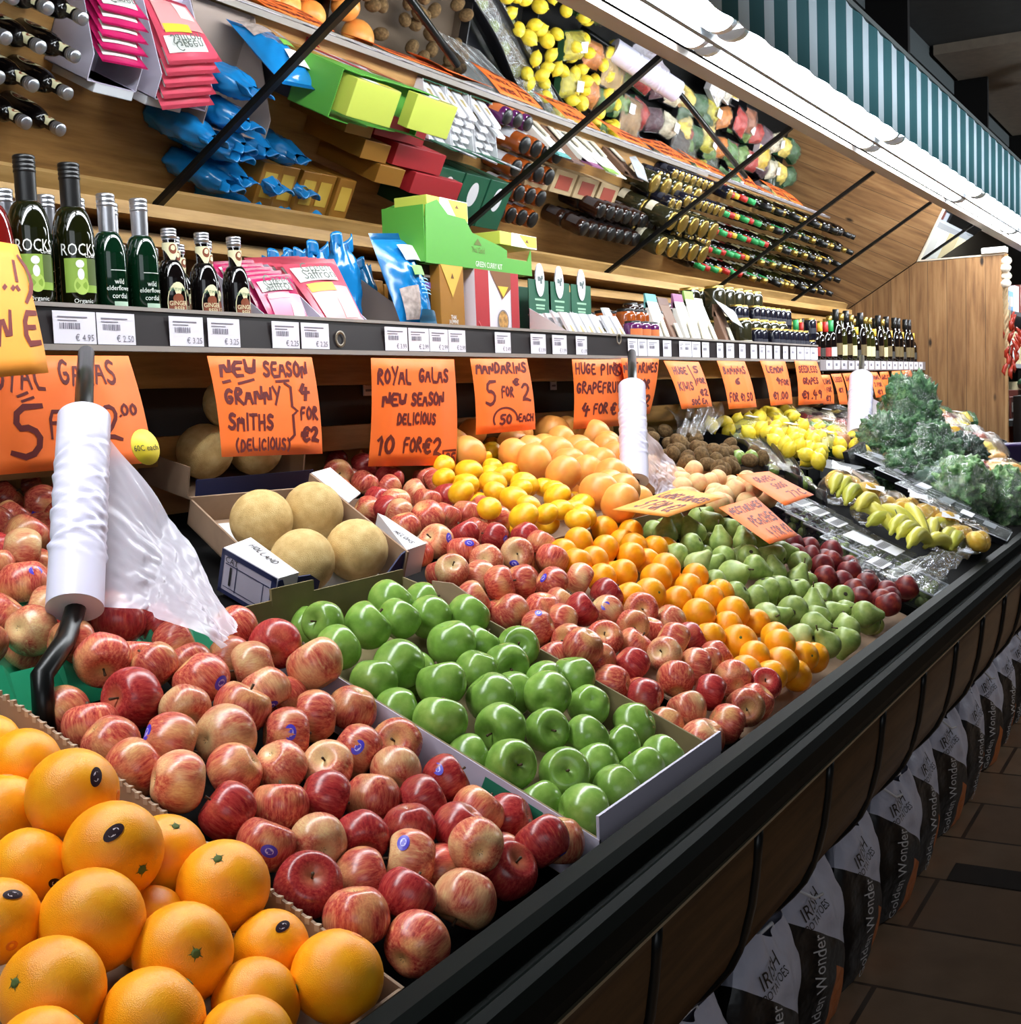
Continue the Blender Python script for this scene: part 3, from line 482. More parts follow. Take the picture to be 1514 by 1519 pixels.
def simple_skin(name, c0, c1, c2, rough, scale=2.0, bump=None, spec=.45, speck=None, **kw):
    t = NT(name); o = t.obj(); inf = t.n('ShaderNodeObjectInfo')
    va = t.n('ShaderNodeVectorMath', operation='ADD'); t.l(o, va.inputs[0])
    mu = t.n('ShaderNodeMath', operation='MULTIPLY'); t.l(inf.outputs['Random'], mu.inputs[0]); mu.inputs[1].default_value = 53
    cm = t.n('ShaderNodeCombineXYZ'); t.l(mu.outputs[0], cm.inputs[0]); t.l(cm.outputs[0], va.inputs[1])
    c = t.ramp(t.noise(va.outputs[0], scale, 3), [(.3, c0), (.5, c1), (.72, c2)])
    if speck:
        v = t.n('ShaderNodeTexVoronoi', _Scale=speck[1]); t.l(va.outputs[0], v.inputs['Vector'])
        c = t.mix(t.ramp(v.outputs['Distance'], [(.08, (.7, .7, .7, 1)), (.16, (0, 0, 0, 1))]), c, lin(speck[0]))
    hs = t.n('ShaderNodeHueSaturation'); t.l(c, hs.inputs['Color'])
    vr = t.n('ShaderNodeMapRange'); t.l(inf.outputs['Random'], vr.inputs[0]); vr.inputs[3].default_value = .9; vr.inputs[4].default_value = 1.08; t.l(vr.outputs[0], hs.inputs['Value'])
    t.base(hs.outputs[0])
    if bump:
        if bump[2] == 'voronoi':
            v = t.n('ShaderNodeTexVoronoi', _Scale=bump[0]); t.l(o, v.inputs['Vector']); t.bump(v.outputs['Distance'], bump[1], .02)
        else: t.bump(t.noise(o, bump[0], 2), bump[1], .02)
    MAT[name] = t.set(rough, 0, spec, **kw); return MAT[name]
SK = dict(
    orange=simple_skin('navel_orange_peel', (246, 150, 10), (250, 162, 14), (252, 176, 26), .36, 1.5, (40, .15, 'voronoi')),
    smallorange=simple_skin('orange_peel', (238, 142, 10), (246, 160, 16), (250, 176, 28), .36, 1.5, (34, .10, 'voronoi')),
    mandarin=simple_skin('mandarin_peel', (240, 166, 16), (246, 184, 22), (250, 198, 44), .36, 1.6, (30, .10, 'voronoi')),
    grapefruit=simple_skin('grapefruit_peel', (232, 146, 66), (238, 160, 76), (240, 176, 84), .38, 1.2, (44, .06, 'voronoi')),
    green=simple_skin('green_apple_skin', (104, 142, 56), (122, 160, 68), (146, 178, 88), .22, 1.6, None, .5, ((176, 206, 120), 26)),
    pear=simple_skin('pear_skin', (118, 142, 68), (144, 164, 86), (168, 182, 106), .4, 1.8, None, .4, ((108, 120, 60), 30)),
    pale_pear=simple_skin('pale_pear_skin', (158, 176, 104), (178, 192, 120), (196, 204, 136), .4, 1.8, None, .4),
    nectarine=simple_skin('nectarine_skin', (82, 18, 26), (112, 28, 32), (160, 68, 46), .46, 1.5),
    kiwi=simple_skin('kiwi_skin', (84, 64, 40), (108, 84, 54), (134, 108, 72), .85, 3, (60, .3, 'noise'), .2),
    peach=simple_skin('peach_skin', (222, 150, 112), (228, 184, 132), (232, 206, 150), .6, 1.4, None, .3),
    lemon=simple_skin('lemon_peel', (226, 196, 40), (236, 210, 56), (242, 222, 86), .36, 1.5, (30, .12, 'voronoi')),
    melon=simple_skin('cantaloupe_rind', (196, 160, 100), (212, 178, 116), (222, 194, 134), .7, 3, (42, .35, 'voronoi'), .3),
)
STEM = pm('stem_brown', (70, 48, 26), .8); BUTTON = pm('stem_button_green', (74, 92, 36), .8); CALYX = pm('calyx_dark', (58, 48, 34), .9)
PR = {}
PR['apple'] = prof_apple(.36, .22, 1.0, .90)
PR['green'] = prof_apple(.36, .2, 1.0, .92)
def ell(h, dim=.03, tip=0, n=22, flat=1.0):
    p = []
    for i in range(n+1):
        a = PI*i/n; r = math.sin(a)**flat; z = -math.cos(a)*h
        k = max(0, 1 - a/.4); k2 = max(0, 1 - (PI-a)/.4)
        z += dim*k - dim*k2 + tip*(k2**2 - k**2)
        p.append((max(r, .002), z))
    return p
PR['orange'] = ell(.97, .05); PR['smallorange'] = ell(.95, .06); PR['mandarin'] = ell(.80, .09); PR['grapefruit'] = ell(.92, .05)
PR['kiwi'] = [(r*.88, z) for r, z in ell(1.12, .02)]; PR['lemon'] = [(r*.86, z) for r, z in ell(1.06, 0, .26)]; PR['melon'] = ell(1.02, .02)
PR['peach'] = prof_apple(.2, .02, 1.0, .93); PR['nectarine'] = prof_apple(.22, .04, 1.0, .95)
PR['pear'] = [(.002, -.74), (.14, -.80), (.34, -.84), (.6, -.78), (.84, -.56), (.97, -.24), (.98, .04), (.88, .34), (.68, .66), (.50, .92), (.38, 1.14), (.31, 1.30), (.22, 1.40), (.08, 1.42), (.002, 1.38)]
LB = dict(apple=lob(5, .035), green=lob(5, .03))
def crease(v, a):                # the seam of a stone fruit
    k = 1 - .06*math.exp(-(math.sin(a/2)/.12)**2)
    return Vector((v.x*k, v.y*k, v.z))
LB['peach'] = LB['nectarine'] = crease
ME = {k: fruit_mesh(k, PR[k], SK[k if k != 'apple' else 'green'] if k != 'apple' else A_N, 32 if k in ('orange', 'apple', 'green') else 24, LB.get(k)) for k in PR}
ME['apple_y'] = ME['apple'].copy(); ME['apple_y'].materials[0] = A_Y
ME['apple_d'] = ME['apple'].copy(); ME['apple_d'].materials[0] = A_D
ME['pear_y'] = ME['pear'].copy(); ME['pear_y'].materials[0] = SK['pale_pear']
STM = {}
STM['apple'] = MB().tube([(0, 0, .46), (.02, .01, .66), (.06, .02, .90)], [.05, .035, .055], 7).mesh('stem', STEM)
STM['green'] = STM['apple']
STM['pear'] = MB().tube([(0, 0, 1.34), (.03, .01, 1.55), (.12, .02, 1.80)], [.06, .045, .06], 7).mesh('stem', STEM)
sb = MB(); sb.lathe([(.10, .915), (.09, .945), (.05, .955), (.002, .95)], 8, 0)
for i in range(5):
    a = 2*PI*i/5; sb.add([(.05*math.cos(a-.5), .05*math.sin(a-.5), .95), (.17*math.cos(a), .17*math.sin(a), .935), (.05*math.cos(a+.5), .05*math.sin(a+.5), .95)], [(0, 1, 2)])
STM['orange'] = sb.mesh('stem_button', BUTTON)
sb = MB(); sb.lathe([(.12, .86), (.10, .895), (.002, .90)], 8); STM['smallorange'] = sb.mesh('stem_button', BUTTON)
sb = MB()
for i in range(6):
    a = 2*PI*i/6; sb.add([(.03*math.cos(a-.9), .03*math.sin(a-.9), -.66), (.13*math.cos(a), .13*math.sin(a), -.76), (.03*math.cos(a+.9), .03*math.sin(a+.9), -.66), (0, 0, -.64)], [(0, 1, 2), (0, 2, 3)])
CAL = {'apple': sb.mesh('calyx', CALYX)}; CAL['green'] = CAL['apple']
sb = MB().lathe([(.17, -.835), (.12, -.87), (.002, -.80)], 8); CAL['pear'] = sb.mesh('calyx', CALYX)
sb = MB().lathe([(.16, -.90), (.13, -.945), (.07, -.93), (.002, -.90)], 9); CAL['orange'] = sb.mesh('navel', pm('navel_peel', (226, 124, 24), .5))
STK_B = pm('sticker_violet', (70, 58, 190), .35); STK_W = pm('sticker_pale', (190, 184, 240), .35); STK_K = pm('sticker_black', (40, 22, 30), .35); STK_O = pm('sticker_white', (226, 214, 220), .35)
def sticker(parent, kind, dirl, r):
    d = Vector(dirl).normalized(); th0 = math.acos(max(-1, min(1, d.z))); up = Vector((0, 0, 1))
    a = d.cross(up); a = a.normalized() if a.length > .05 else Vector((1, 0, 0)); b = d.cross(a)
    R = radial(PR[kind], th0)*1.012; rx, ry = (.30, .21) if kind != 'orange' else (.24, .13)
    mb = MB(); N = 20
    def pnt(u, v, e=0):
        q = (d + a*u + b*v).normalized(); return q*(radial_smooth(PR[kind], q) + .012 + e)
    for ring, (s0, s1, mi) in enumerate(((0, .50, 1), (.50, 1.0, 0))):
        vs = []; 
        for s in (s0, s1):
            for k in range(N): vs.append(pnt(rx*s*math.cos(2*PI*k/N), ry*s*math.sin(2*PI*k/N)))
        mb.add(vs, [(k, (k+1) % N, N+(k+1) % N, N+k) for k in range(N)], mi, True)
    for (u0, v0, u1, v1) in ((-.11, -.03, .0, .07), (.0, -.07, .10, .03), (-.03, -.05, .03, .08)):
        mb.add([pnt(u0, v0, .004), pnt(u1, v0, .004), pnt(u1, v1, .004), pnt(u0, v1, .004)], [(0, 1, 2, 3)], 0)
    return mb.build('sticker', [STK_B, STK_W] if kind != 'orange' else [STK_K, STK_O], parent)
def radial_smooth(prof, q):
    th = math.atan2(math.hypot(q.x, q.y), q.z)
    pts = sorted((math.atan2(r, z), math.hypot(r, z)) for r, z in prof)
    for (t0, r0), (t1, r1) in zip(pts, pts[1:]):
        if t0 <= th <= t1: return r0 + (r1-r0)*((th-t0)/(t1-t0) if t1 > t0 else 0)
    return 1.0
HEAP = {  # code: kind, noun, category, where, group
'a': ('orange', 'navel orange', 'orange', 'carton nearest the camera', 'navel oranges in the near carton'),
'b': ('apple', 'red apple', 'apple', 'heap beside green apples', 'red apples in the front heap'),
'c': ('apple', 'red apple', 'apple', 'heap behind near bag roll', 'red apples in the rear crate'),
'd': ('green', 'green apple', 'apple', 'green apple carton', 'green apples in their carton'),
'e': ('apple', 'red apple', 'apple', 'heap beyond the green apples', 'red apples in the middle heap'),
'f': ('mandarin', 'yellow mandarin', 'mandarin', 'mandarin heap', 'mandarins in the rear heap'),
'g': ('grapefruit', 'pink grapefruit', 'grapefruit', 'grapefruit heap', 'grapefruits in the rear heap'),
'h': ('smallorange', 'orange', 'orange', 'heap beside the pears', 'oranges in the middle heap'),
'i': ('pear', 'green pear', 'pear', 'pear heap', 'pears in the heap'),
'j': ('nectarine', 'dark red nectarine', 'nectarine', 'nectarine heap', 'nectarines in the heap'),
'k': ('kiwi', 'brown kiwi fruit', 'kiwi', 'kiwi heap', 'kiwis in the heap'),
'l': ('peach', 'pale peach', 'peach', 'peach heap', 'peaches in the heap'),
'm': ('lemon', 'yellow lemon', 'lemon', 'black lemon crate', 'lemons in the black crate'),
'n': ('melon', 'cantaloupe melon', 'melon', 'white melon carton', 'melons in the front carton'),
'o': ('melon', 'cantaloupe melon', 'melon', 'melon carton at the back board', 'melons in the rear carton')}
recs = {}
for e in FRUIT.split(';'):
    q = e.split(); c = q[0]
    r = dict(c=c, p=Vector((int(q[1])/1000, int(q[2])/1000, int(q[3])/1000)), r=int(q[4])/10000, fl=q[5], ax=None, st=None)
    for s in q[6:]:
        v = Vector([float(t)/100 for t in s[1:].split(',')])
        r['ax' if s[0] == 'p' else 'st'] = v
    recs.setdefault(c, []).append(r)
rnd = random.Random(11)
_all = [(r['p'], r['r']) for L in recs.values() for r in L]
for c, cap, off in (('k', 26, .05), ('l', 18, .03), ('m', 34, .05), ('g', 8, .06)):     # the far side of these heaps, seen in the mirrors
    L = recs[c]; R0 = sum(r['r'] for r in L)/len(L); xs = sorted(r['p'].x for r in L if 'f' not in r['fl']); xs = xs[len(xs)//(4 if c == 'm' else 8):-max(1, len(xs)//8)]; ys = [r['p'].y for r in L]; got = 0
    for _ in range(4000):
        if got >= cap: break
        x = rnd.uniform(min(xs), min(3.3, max(xs)) if c == 'g' else max(xs)); y = rnd.uniform(min(ys)+(.2 if c == 'g' else 0), min(1.84, max(ys)+.14)); p = Vector((x, y, heap_z(y, off) - rnd.uniform(.0, .03)))
        if min((q-p).length - .93*(rr+R0) for q, rr in _all) < 0: continue
        L.append(dict(c=c, p=p, r=R0, fl='f', ax=None, st=None)); _all.append((p, R0)); got += 1
for c, L in recs.items():
    kind, noun, cat, where, grp = HEAP[c]
    main = [r for r in L if 'f' not in r['fl']]
    dia = 2*sum(r['r'] for r in main)/len(main)
    y0 = min(r['p'].y for r in main)
    rows = {}
    for r in main: rows.setdefault(int((r['p'].y - y0)/(dia*.95)), []).append(r)
    for i, (k, R) in enumerate(sorted(rows.items())):
        R.sort(key=lambda r: r['p'].x)
        for j, r in enumerate(R): r['row'], r['col'] = i, j
    obname = {'smallorange': 'orange', 'orange': 'navel_orange', 'apple': 'red_apple', 'green': 'green_apple', 'melon': 'cantaloupe_melon'}.get(kind, kind)
    for r in L:
        me = ME[kind]
        tone = ''
        if kind == 'apple':
            if 'y' in r['fl']: me = ME['apple_y']; tone = 'yellow-cheeked '
            elif 'd' in r['fl']: me = ME['apple_d']; tone = 'deep '
            elif rnd.random() < .16 and 'f' not in r['fl']: me = ME['apple_y']; tone = 'yellow-cheeked '
            elif rnd.random() < .15 and 'f' not in r['fl']: me = ME['apple_d']; tone = 'deep '
        if kind == 'pear' and 'y' in r['fl']: me = ME['pear_y']; tone = 'pale '
        o = put(obname, me, None, r['p'])
        rad = r['r']
        view = (Vector((0, 0, CH)) - r['p']).normalized()
        if r['ax'] is not None:
            z = r['ax'].normalized()
        else:
            side = Vector((rnd.gauss(0, 1), rnd.gauss(0, 1), rnd.gauss(0, 1))); side = (side - view*side.dot(view)).normalized()
            z = (side + view*rnd.uniform(-.35, .1)).normalized()
            if kind in ('melon',): z = Vector((rnd.uniform(-1, 1), rnd.uniform(-.4, .4), .2)).normalized()
            if kind == 'mandarin': z = (Vector((0, 0, 1)) + side*.5 + view*.25).normalized()
        flip = False
        if r['ax'] is not None and kind in ('apple', 'green', 'pear', 'orange') and rnd.random() < .4: flip = True
        if flip: z = -z
        qt = z.to_track_quat('Z', 'Y') @ Quaternion((0, 0, 1), rnd.uniform(0, 2*PI))
        o.rotation_mode = 'QUATERNION'; o.rotation_quaternion = qt
        o.scale = (rad,)*3
        if kind == 'pear': o.scale = (rad*.98,)*3
        seen = 'f' not in r['fl']
        if seen:
            if kind in STM and rnd.random() < .9: put('stem' if kind in ('apple', 'green', 'pear') else 'stem_button', STM[kind], o)
            if kind in CAL: put('calyx' if kind != 'orange' else 'navel', CAL[kind], o)
        if r['st'] is not None and kind in ('apple', 'orange'):
            sticker(o, kind, qt.inverted() @ r['st'], rad)
        if seen:
            feat = ' with sticker' if r['st'] is not None else ''
            if c in 'no':
                tag(o, f"{noun}, {ORD[r['col']]} along the {['front', 'back', 'third', 'fourth'][r['row']]} pair, {where}", cat, grp)
            else:
                tag(o, f"{tone}{noun}{feat}, {ORD[min(r['col'], 29)]} in {ORD[r['row']]} row from rail, {where}", cat, grp)
        else:
            tag(o, f'{noun} half buried between others in the {where}', cat, grp)
# ------------------------------------------------------------------ cartons on the slope
KRAFT = pm('kraft_board', (150, 122, 98), .8, noise=.08, scale=30); KRAFTD = pm('kraft_board_olive', (122, 108, 72), .8, noise=.08, scale=30)
LILAC = pm('printed_board_pale', (190, 184, 202), .6); NAVY = pm('carton_navy', (38, 44, 84), .55); WBOARD = pm('white_board', (214, 212, 216), .6)
GREENP = pm('carton_green_print', (34, 120, 92), .6); INK = pm('black_ink', (24, 20, 22), .7)
def wall_y(mb, x0, x1, ya, yb, top, drop=.0, n=8, mi=0, notch=None):   # wall that runs with the slope
    pts = []
    for i in range(n+1):
        y = ya + (yb-ya)*i/n; z = heap_z(y, top)
        if notch and notch[0] < y < notch[1]: z -= notch[2]
        pts.append((y, z))
    base = [(yb, tray_z(yb)+.002), (ya, tray_z(ya)+.002)]
    if ya < 1.2 < yb: base.insert(1, (1.2, tray_z(1.2)+.002))
    mb.prism(pts + base, x0, x1, 'x', mi)
def slope_carton(name, label, x0, x1, y0, y1, top, sides, inner, outer, group=None, frontlift=0, backlift=.0):
    c = thing(name, label, 'carton', ((x0+x1)/2, (y0+y1)/2, tray_z((y0+y1)/2)), 0, group)
    th = .004
    if 'l' in sides: mb = MB(); wall_y(mb, x0, x0+th, y0, y1, top, mi=0); loc_(mb, 'side_wall', inner, c); mb = MB(); wall_y(mb, x0-.0015, x0, y0, y1, top); loc_(mb, 'outer_sheet', outer, c)
    if 'r' in sides: mb = MB(); wall_y(mb, x1-th, x1, y0, y1, top); loc_(mb, 'side_wall', inner, c)
    if 'f' in sides: loc_(MB().box((x0, y0, tray_z(y0)+.004), (x1, y0+th, heap_z(y0, top)+frontlift)), 'front_wall', outer, c)
    if 'b' in sides: loc_(MB().box((x0, y1-th, tray_z(y1)), (x1, y1, heap_z(y1, top)+backlift)), 'back_wall', inner, c)
    yy = [y0, y1] if not y0 < 1.2 < y1 else [y0, 1.2, y1]
    loc_(MB().prism([(y, tray_z(y)+.004) for y in yy] + [(y, tray_z(y)-.0) for y in yy[::-1]], x0, x1), 'base', inner, c)
    return c
c_o = slope_carton('produce_carton', 'brown corrugated carton holding the navel oranges nearest the camera', .30, .952, .675, 1.24, .004, 'rbf', KRAFT, KRAFT)
corr = MB()
for k in range(46):
    y = .70 + k*.0115; corr.box((.9475, y, heap_z(y, .004)-.004), (.9525, y+.006, heap_z(y, .004)+.0025))
loc_(corr, 'corrugated_edge', pm('kraft_edge', (176, 156, 134), .9), c_o)
c_g = slope_carton('produce_carton', 'olive and lilac carton holding the green apples', 1.378, 1.805, .676, 1.245, .006, 'lrfb', KRAFTD, LILAC, frontlift=.030, backlift=.012)
loc_(MB().prism([(1.10, heap_z(1.10)+.03), (1.14, heap_z(1.14)+.035), (1.18, heap_z(1.18)+.02), (1.18, heap_z(1.18)-.05), (1.10, heap_z(1.10)-.07)], 1.799, 1.803), 'wall_tab', KRAFT, c_g)
loc_(MB().box((1.46, 1.2405, heap_z(1.245)+.01), (1.56, 1.2445, heap_z(1.245)+.035)), 'back_tab', KRAFTD, c_g)
M_ = frame((1.3755, .80, heap_z(.80)-.035), (0, -1, -.45), (0, -.45, 1))
g_ = MB(); g_.add([M_ @ Vector(p) for p in ((-.05, -.03, .001), (.04, -.03, .001), (.04, .03, .001), (-.05, .03, .001))], [(0, 1, 2, 3)]); loc_(g_, 'green_mark', GREENP, c_g)
g_ = MB(); g_.lathe([(.012, .0022), (.020, .0022)], 20, M=M_); loc_(g_, 'round_mark', WBOARD, c_g)
c_m = slope_carton('produce_carton', 'brown carton edge under the oranges and pears', 2.05, 3.30, .676, 1.20, -.045, 'f', KRAFT, KRAFT, frontlift=.035)
c_r = slope_carton('produce_carton', 'low brown carton holding mandarins and grapefruits', 2.30, 3.32, 1.265, 1.72, -.015, 'fb', KRAFT, KRAFT, frontlift=.012)
# green tray under the rear red apples
t_ = thing('fruit_tray', 'green plastic tray under the rear red apples', 'tray', (1.15, 1.36, tray_z(1.36)))
GRN = pm('green_plastic', (24, 138, 96), .4, noise=.08)
mb = MB(); mb.grid(lambda u, v: (.72 + .70*u, 1.262 + .030*v, heap_z(1.25) - .062 + .055*v + (.012*v if int(u*9) % 2 else 0)), 72, 1, smooth=False)
loc_(mb, 'front_lip', GRN, t_, solid=.003)
loc_(MB().prism([(1.30, tray_z(1.3)+.002), (1.70, tray_z(1.7)+.002), (1.70, tray_z(1.7)+.005), (1.30, tray_z(1.3)+.005)], .72, 1.36), 'tray_base', GRN, t_)

# ------------------------------------------------------------------ melon cartons, turned on the slope
def melon_carton(name, label, C, yaw, pitch, w, l, h, full=True):
    ex = Vector((math.cos(yaw), math.sin(yaw), 0)); ey0 = Vector((-math.sin(yaw), math.cos(yaw), 0))
    ey = ey0*math.cos(pitch) + Vector((0, 0, math.sin(pitch)))
    M = frame(C, ex, ey)
    c = thing(name, label, 'carton', C)
    B = lambda a, b, nm, mt: loc_(MB().box(a, b, 0, M), nm, mt, c)
    t = .004
    B((-w/2, -l/2, -h), (w/2, l/2, -h+t), 'base', KRAFT)
    B((w/2-t, -l/2+.03, -h), (w/2, l/2, .0), 'side_wall', KRAFT)
    B((-w/2, -l/2+.03, -h), (-w/2+t, l/2, -.035), 'side_wall', KRAFT)
    B((-w/2, l/2-t, -h), (w/2, l/2, -.03), 'back_wall', KRAFT)
    B((-w/2, -l/2, -h), (w/2, -l/2+t, -.055), 'front_wall', NAVY)
    if full:                        # folded corner posts with white tops
        ez = (M.to_3x3() @ Vector((0, 0, 1)))
        def onp(px, py):
            r = Vector(ray(px, py)); o = Vector((0, 0, CH)); k = (Vector(C) - o).dot(ez)/r.dot(ez); return o + r*k
        def post(px4, h):
            T = [onp(*q) for q in px4]; Bt = [p - ez*h for p in T]
            loc_(MB().hexa(Bt + T), 'corner_post', WBOARD, c); return T
        T = post([(413, 858), (443, 849), (372, 797), (332, 812)], .085)
        # grade label on the side of the left post
        ux = (T[0]-T[3]); L = ux.length; Mf = frame(T[3] - ez*.083 + ez.cross(ux).normalized()*-.0012, ux, ez)
        if (Mf.to_3x3() @ Vector((0, 0, 1))).dot(Vector((0, 0, CH)) - T[3]) < 0: pass
        def q4(mb_, x0, y0, x1, y1, z): mb_.add([Mf @ Vector(p) for p in ((x0, y0, z), (x1, y0, z), (x1, y1, z), (x0, y1, z))], [(0, 1, 2, 3)])
        mb_ = MB(); q4(mb_, 0, 0, L, .083, .0012); loc_(mb_, 'grade_panel', LILAC, c)
        bar = MB(); H_ = .083
        for (a0, b0, a1, b1) in ((0, .0, .008, H_), (0, H_-.010, L, H_), (L-.012, 0, L, H_), (0, 0, L, .008), (.040, .012, .042, .062), (.012, .058, L-.014, .060), (.012, .014, L-.014, .0155), (L-.03, .014, L-.0285, .06)): q4(bar, a0, b0, a1, b1, .002)
        loc_(bar, 'grade_print', NAVY, c)
        printed('CAT', .016, WBOARD, c, Matrix.Translation(-c.location) @ Mf @ Matrix.Translation((.027, H_-.016, .0026))).data.materials[0] = INK
        printed('I', .052, INK, c, Matrix.Translation(-c.location) @ Mf @ Matrix.Translation((.027, .036, .0026)))
        wr = MB(); u2 = (T[1]-T[2]); strokes('HOLLAND', 0, 0, .013, frame(T[1] - u2*.85 + ez*.0012 + (T[3]-T[2])*.35, u2, (T[2]-T[3])), .002, wr); loc_(wr, 'lettering', INK, c)
        e0 = MB(); e0.hexa([T[0]-ez*.086+(T[0]-T[3]).normalized()*.0015, T[1]-ez*.086+(T[0]-T[3]).normalized()*.0015, T[1]-ez*.086, T[0]-ez*.086, T[0]-ez*.004+(T[0]-T[3]).normalized()*.0015, T[0].lerp(T[1], .2)-ez*.004+(T[0]-T[3]).normalized()*.0015, T[0].lerp(T[1], .2)-ez*.004, T[0]-ez*.004]); loc_(e0, 'navy_edge', NAVY, c)
        fl = MB(); dx = (T[1]-T[0]).normalized(); fl.add([T[1]-ez*.08, T[1]-ez*.08+dx*.05, T[1]-ez*.03+dx*.055, T[1]-ez*.012+dx*.03, T[1]-ez*.008], [(0, 1, 2, 3, 4)]); loc_(fl, 'front_flap', NAVY, c, solid=.003)
        T = post([(603, 816), (632, 806), (572, 766), (560, 761)], .06)
        fl = MB(); dx = (T[0]-T[1]).normalized(); fl.add([T[0]-ez*.06, T[0]-ez*.06+dx*.05, T[0]-ez*.04+dx*.05, T[0]-ez*.005+dx*.015, T[0]], [(0, 1, 2, 3, 4)]); loc_(fl, 'front_flap', NAVY, c, solid=.003)
        wr = MB(); u2 = (T[1]-T[2]); strokes('MELONS', 0, 0, .011, frame(T[2] + u2*.45 + ez*.0012 + (T[0]-T[1])*.55, u2, (T[1]-T[0])), .0018, wr); loc_(wr, 'lettering', INK, c)
        # raised rear flap of the left wall
        mbf = MB(); mbf.add([M @ Vector(p) for p in ((-w/2-.10, -l/2+.135, -h), (-w/2-.10, l/2, -h), (-w/2-.23, l/2+.0, .03), (-w/2-.23, -l/2+.26, .03), (-w/2-.15, -l/2+.15, -.01))], [(0, 1, 2, 3, 4)])
        loc_(mbf, 'side_flap', WBOARD, c, solid=.004)
        mbf = MB(); mbf.add([M @ Vector(p) for p in ((w/2, l/2-.15, .0), (w/2, l/2, .0), (w/2+.05, l/2+.01, .004), (w/2+.045, l/2-.12, .004))], [(0, 1, 2, 3)])
        loc_(mbf, 'white_flap', WBOARD, c, solid=.003)
        mbf = MB(); mbf.grid(lambda u, v: M @ Vector((-w/2 + .01 + (w-.02)*u, -l/2+.04+(l-.08)*v, -.075 + .012*math.sin(u*9)*math.cos(v*14))), 16, 20)
        loc_(mbf, 'moulded_liner', pm('grey_pulp', (196, 196, 196), .85), c)
    return M
MM = melon_carton('melon_carton', 'white and navy melon carton open at the front, grade label on its corner', (1.90, 1.53, CH-.215), -.379, .382, .262, .40, .088)
M2 = melon_carton('melon_carton', 'plain melon carton behind the labelled one, against the back board', (2.08, 1.865, CH-.065), -.2, .2, .30, .22, .10, False)
mel = [o for o in COL.objects if o.name.startswith('cantaloupe_melon')]
spots = [MM @ Vector(p) for p in ((.060, -.105, -.020), (-.062, -.118, -.022), (.060, .060, -.016), (-.060, .045, -.016))] + [M2 @ Vector(p) for p in ((.075, 0, -.025), (-.055, 0, -.025), (.0, .0, .075), )]
for o, p in zip(mel, spots): o.location = p; o.scale = (.0585,)*3
mel[6].scale = (.055,)*3
for o in mel[7:]: bpy.data.objects.remove(o)

# ------------------------------------------------------------------ orange price cards
def card_mat(name, c, em=0): return pm(name, c, .65)
CARD = pm('orange_card', (255, 118, 42), .6); CARD2 = pm('yellow_orange_card', (255, 160, 52), .6); CARDE = pm('card_red_edge', (236, 70, 40), .6)
MARK = pm('marker_maroon', (96, 10, 10), .6); MARKB = pm('marker_brown', (110, 24, 16), .6)
class Warp:
    def __init__(s, TL, TR, BR, BL, W, H, off, bow=.0):
        s.c = [Vector(p) for p in (TL, TR, BR, BL)]; s.W = W; s.H = H; s.bow = bow
        s.n = (s.c[1]-s.c[0]).cross(s.c[3]-s.c[0]).normalized()
        if s.n.y > 0 and abs(s.n.z) < .7: s.n = -s.n
        if abs(s.n.z) >= .7 and s.n.z < 0: s.n = -s.n
        s.off = off
    def __matmul__(s, p):
        u, v = p.x/s.W, 1 - p.y/s.H
        a = s.c[0].lerp(s.c[1], u); b = s.c[3].lerp(s.c[2], u)
        return a.lerp(b, v) + s.n*(s.off + p.z + s.bow*math.sin(PI*max(0, min(1, v))))
def sign(label, corners, W, H, lines, mat=CARD, ink=MARK, group='orange price cards under the shelf', bow=.006, name='price_card'):
    """lines: (text, x, y, h, stroke) in a W x H sheet; '#' text draws extra strokes"""
    TL, TR, BR, BL = [Vector(c) for c in corners]
    base = (TL+TR)/2
    t = thing(name, label, 'price card', base, 0, group)
    wp = Warp(TL, TR, BR, BL, W, H, 0, bow)
    mb = MB(); mb.grid(lambda u, v: wp @ Vector((u*W, (1-v)*H, 0)), 4, 8); loc_(mb, 'card', mat, t, solid=.0009)
    wp.off = .0012
    for L in lines:
        tx = MB()
        if L[0] == '#':
            pts = L[1]; hw = L[2]*.65; vs = []
            V = [Vector((a, b, 0)) for a, b in pts]
            for i, p in enumerate(V):
                d = (V[min(i+1, len(V)-1)] - V[max(i-1, 0)]).normalized(); nr = Vector((-d.y, d.x, 0))
                vs += [wp @ (p + nr*hw), wp @ (p - nr*hw)]
            tx.add(vs, [(2*i, 2*i+1, 2*i+3, 2*i+2) for i in range(len(V)-1)])
        else:
            s, x, y, h, wd = L[:5]; adv = 5.2; wd *= 1.4
            if len(L) > 5:      # fit to a given width
                adv = 5.2; k = L[5]/text_width(s, h); 
                class Sq:
                    def __init__(q, x0, k): q.x0 = x0; q.k = k
                    def __matmul__(q, p): return wp @ Vector((q.x0 + (p.x-q.x0)*q.k, p.y, p.z))
                strokes(s, x, y, h, Sq(x, k), wd, tx)
            else: strokes(s, x, y, h, wp, wd, tx)
        if tx.v: loc_(tx, 'lettering', ink, t)
    return t
def hang(px, ytop=1.730):
    """four pixel corners of a hanging card -> places, the top edge on the price rail, the foot swung out"""
    TL, TR = at(*px[0], ytop), at(*px[1], ytop)
    out = []
    for X, p in ((TR.x, px[2]), (TL.x, px[3])):
        r = ray(*p); y = X*r[1]/r[0]; y = max(1.45, min(1.76, y)); out.append(at(p[0], p[1], y))
    return [TL, TR, out[0], out[1]]
def circ(cx, cy, rx, ry, a0=0, a1=2*PI, n=22): return [(cx+rx*math.cos(a0+(a1-a0)*i/n), cy+ry*math.sin(a0+(a1-a0)*i/n)) for i in range(n+1)]
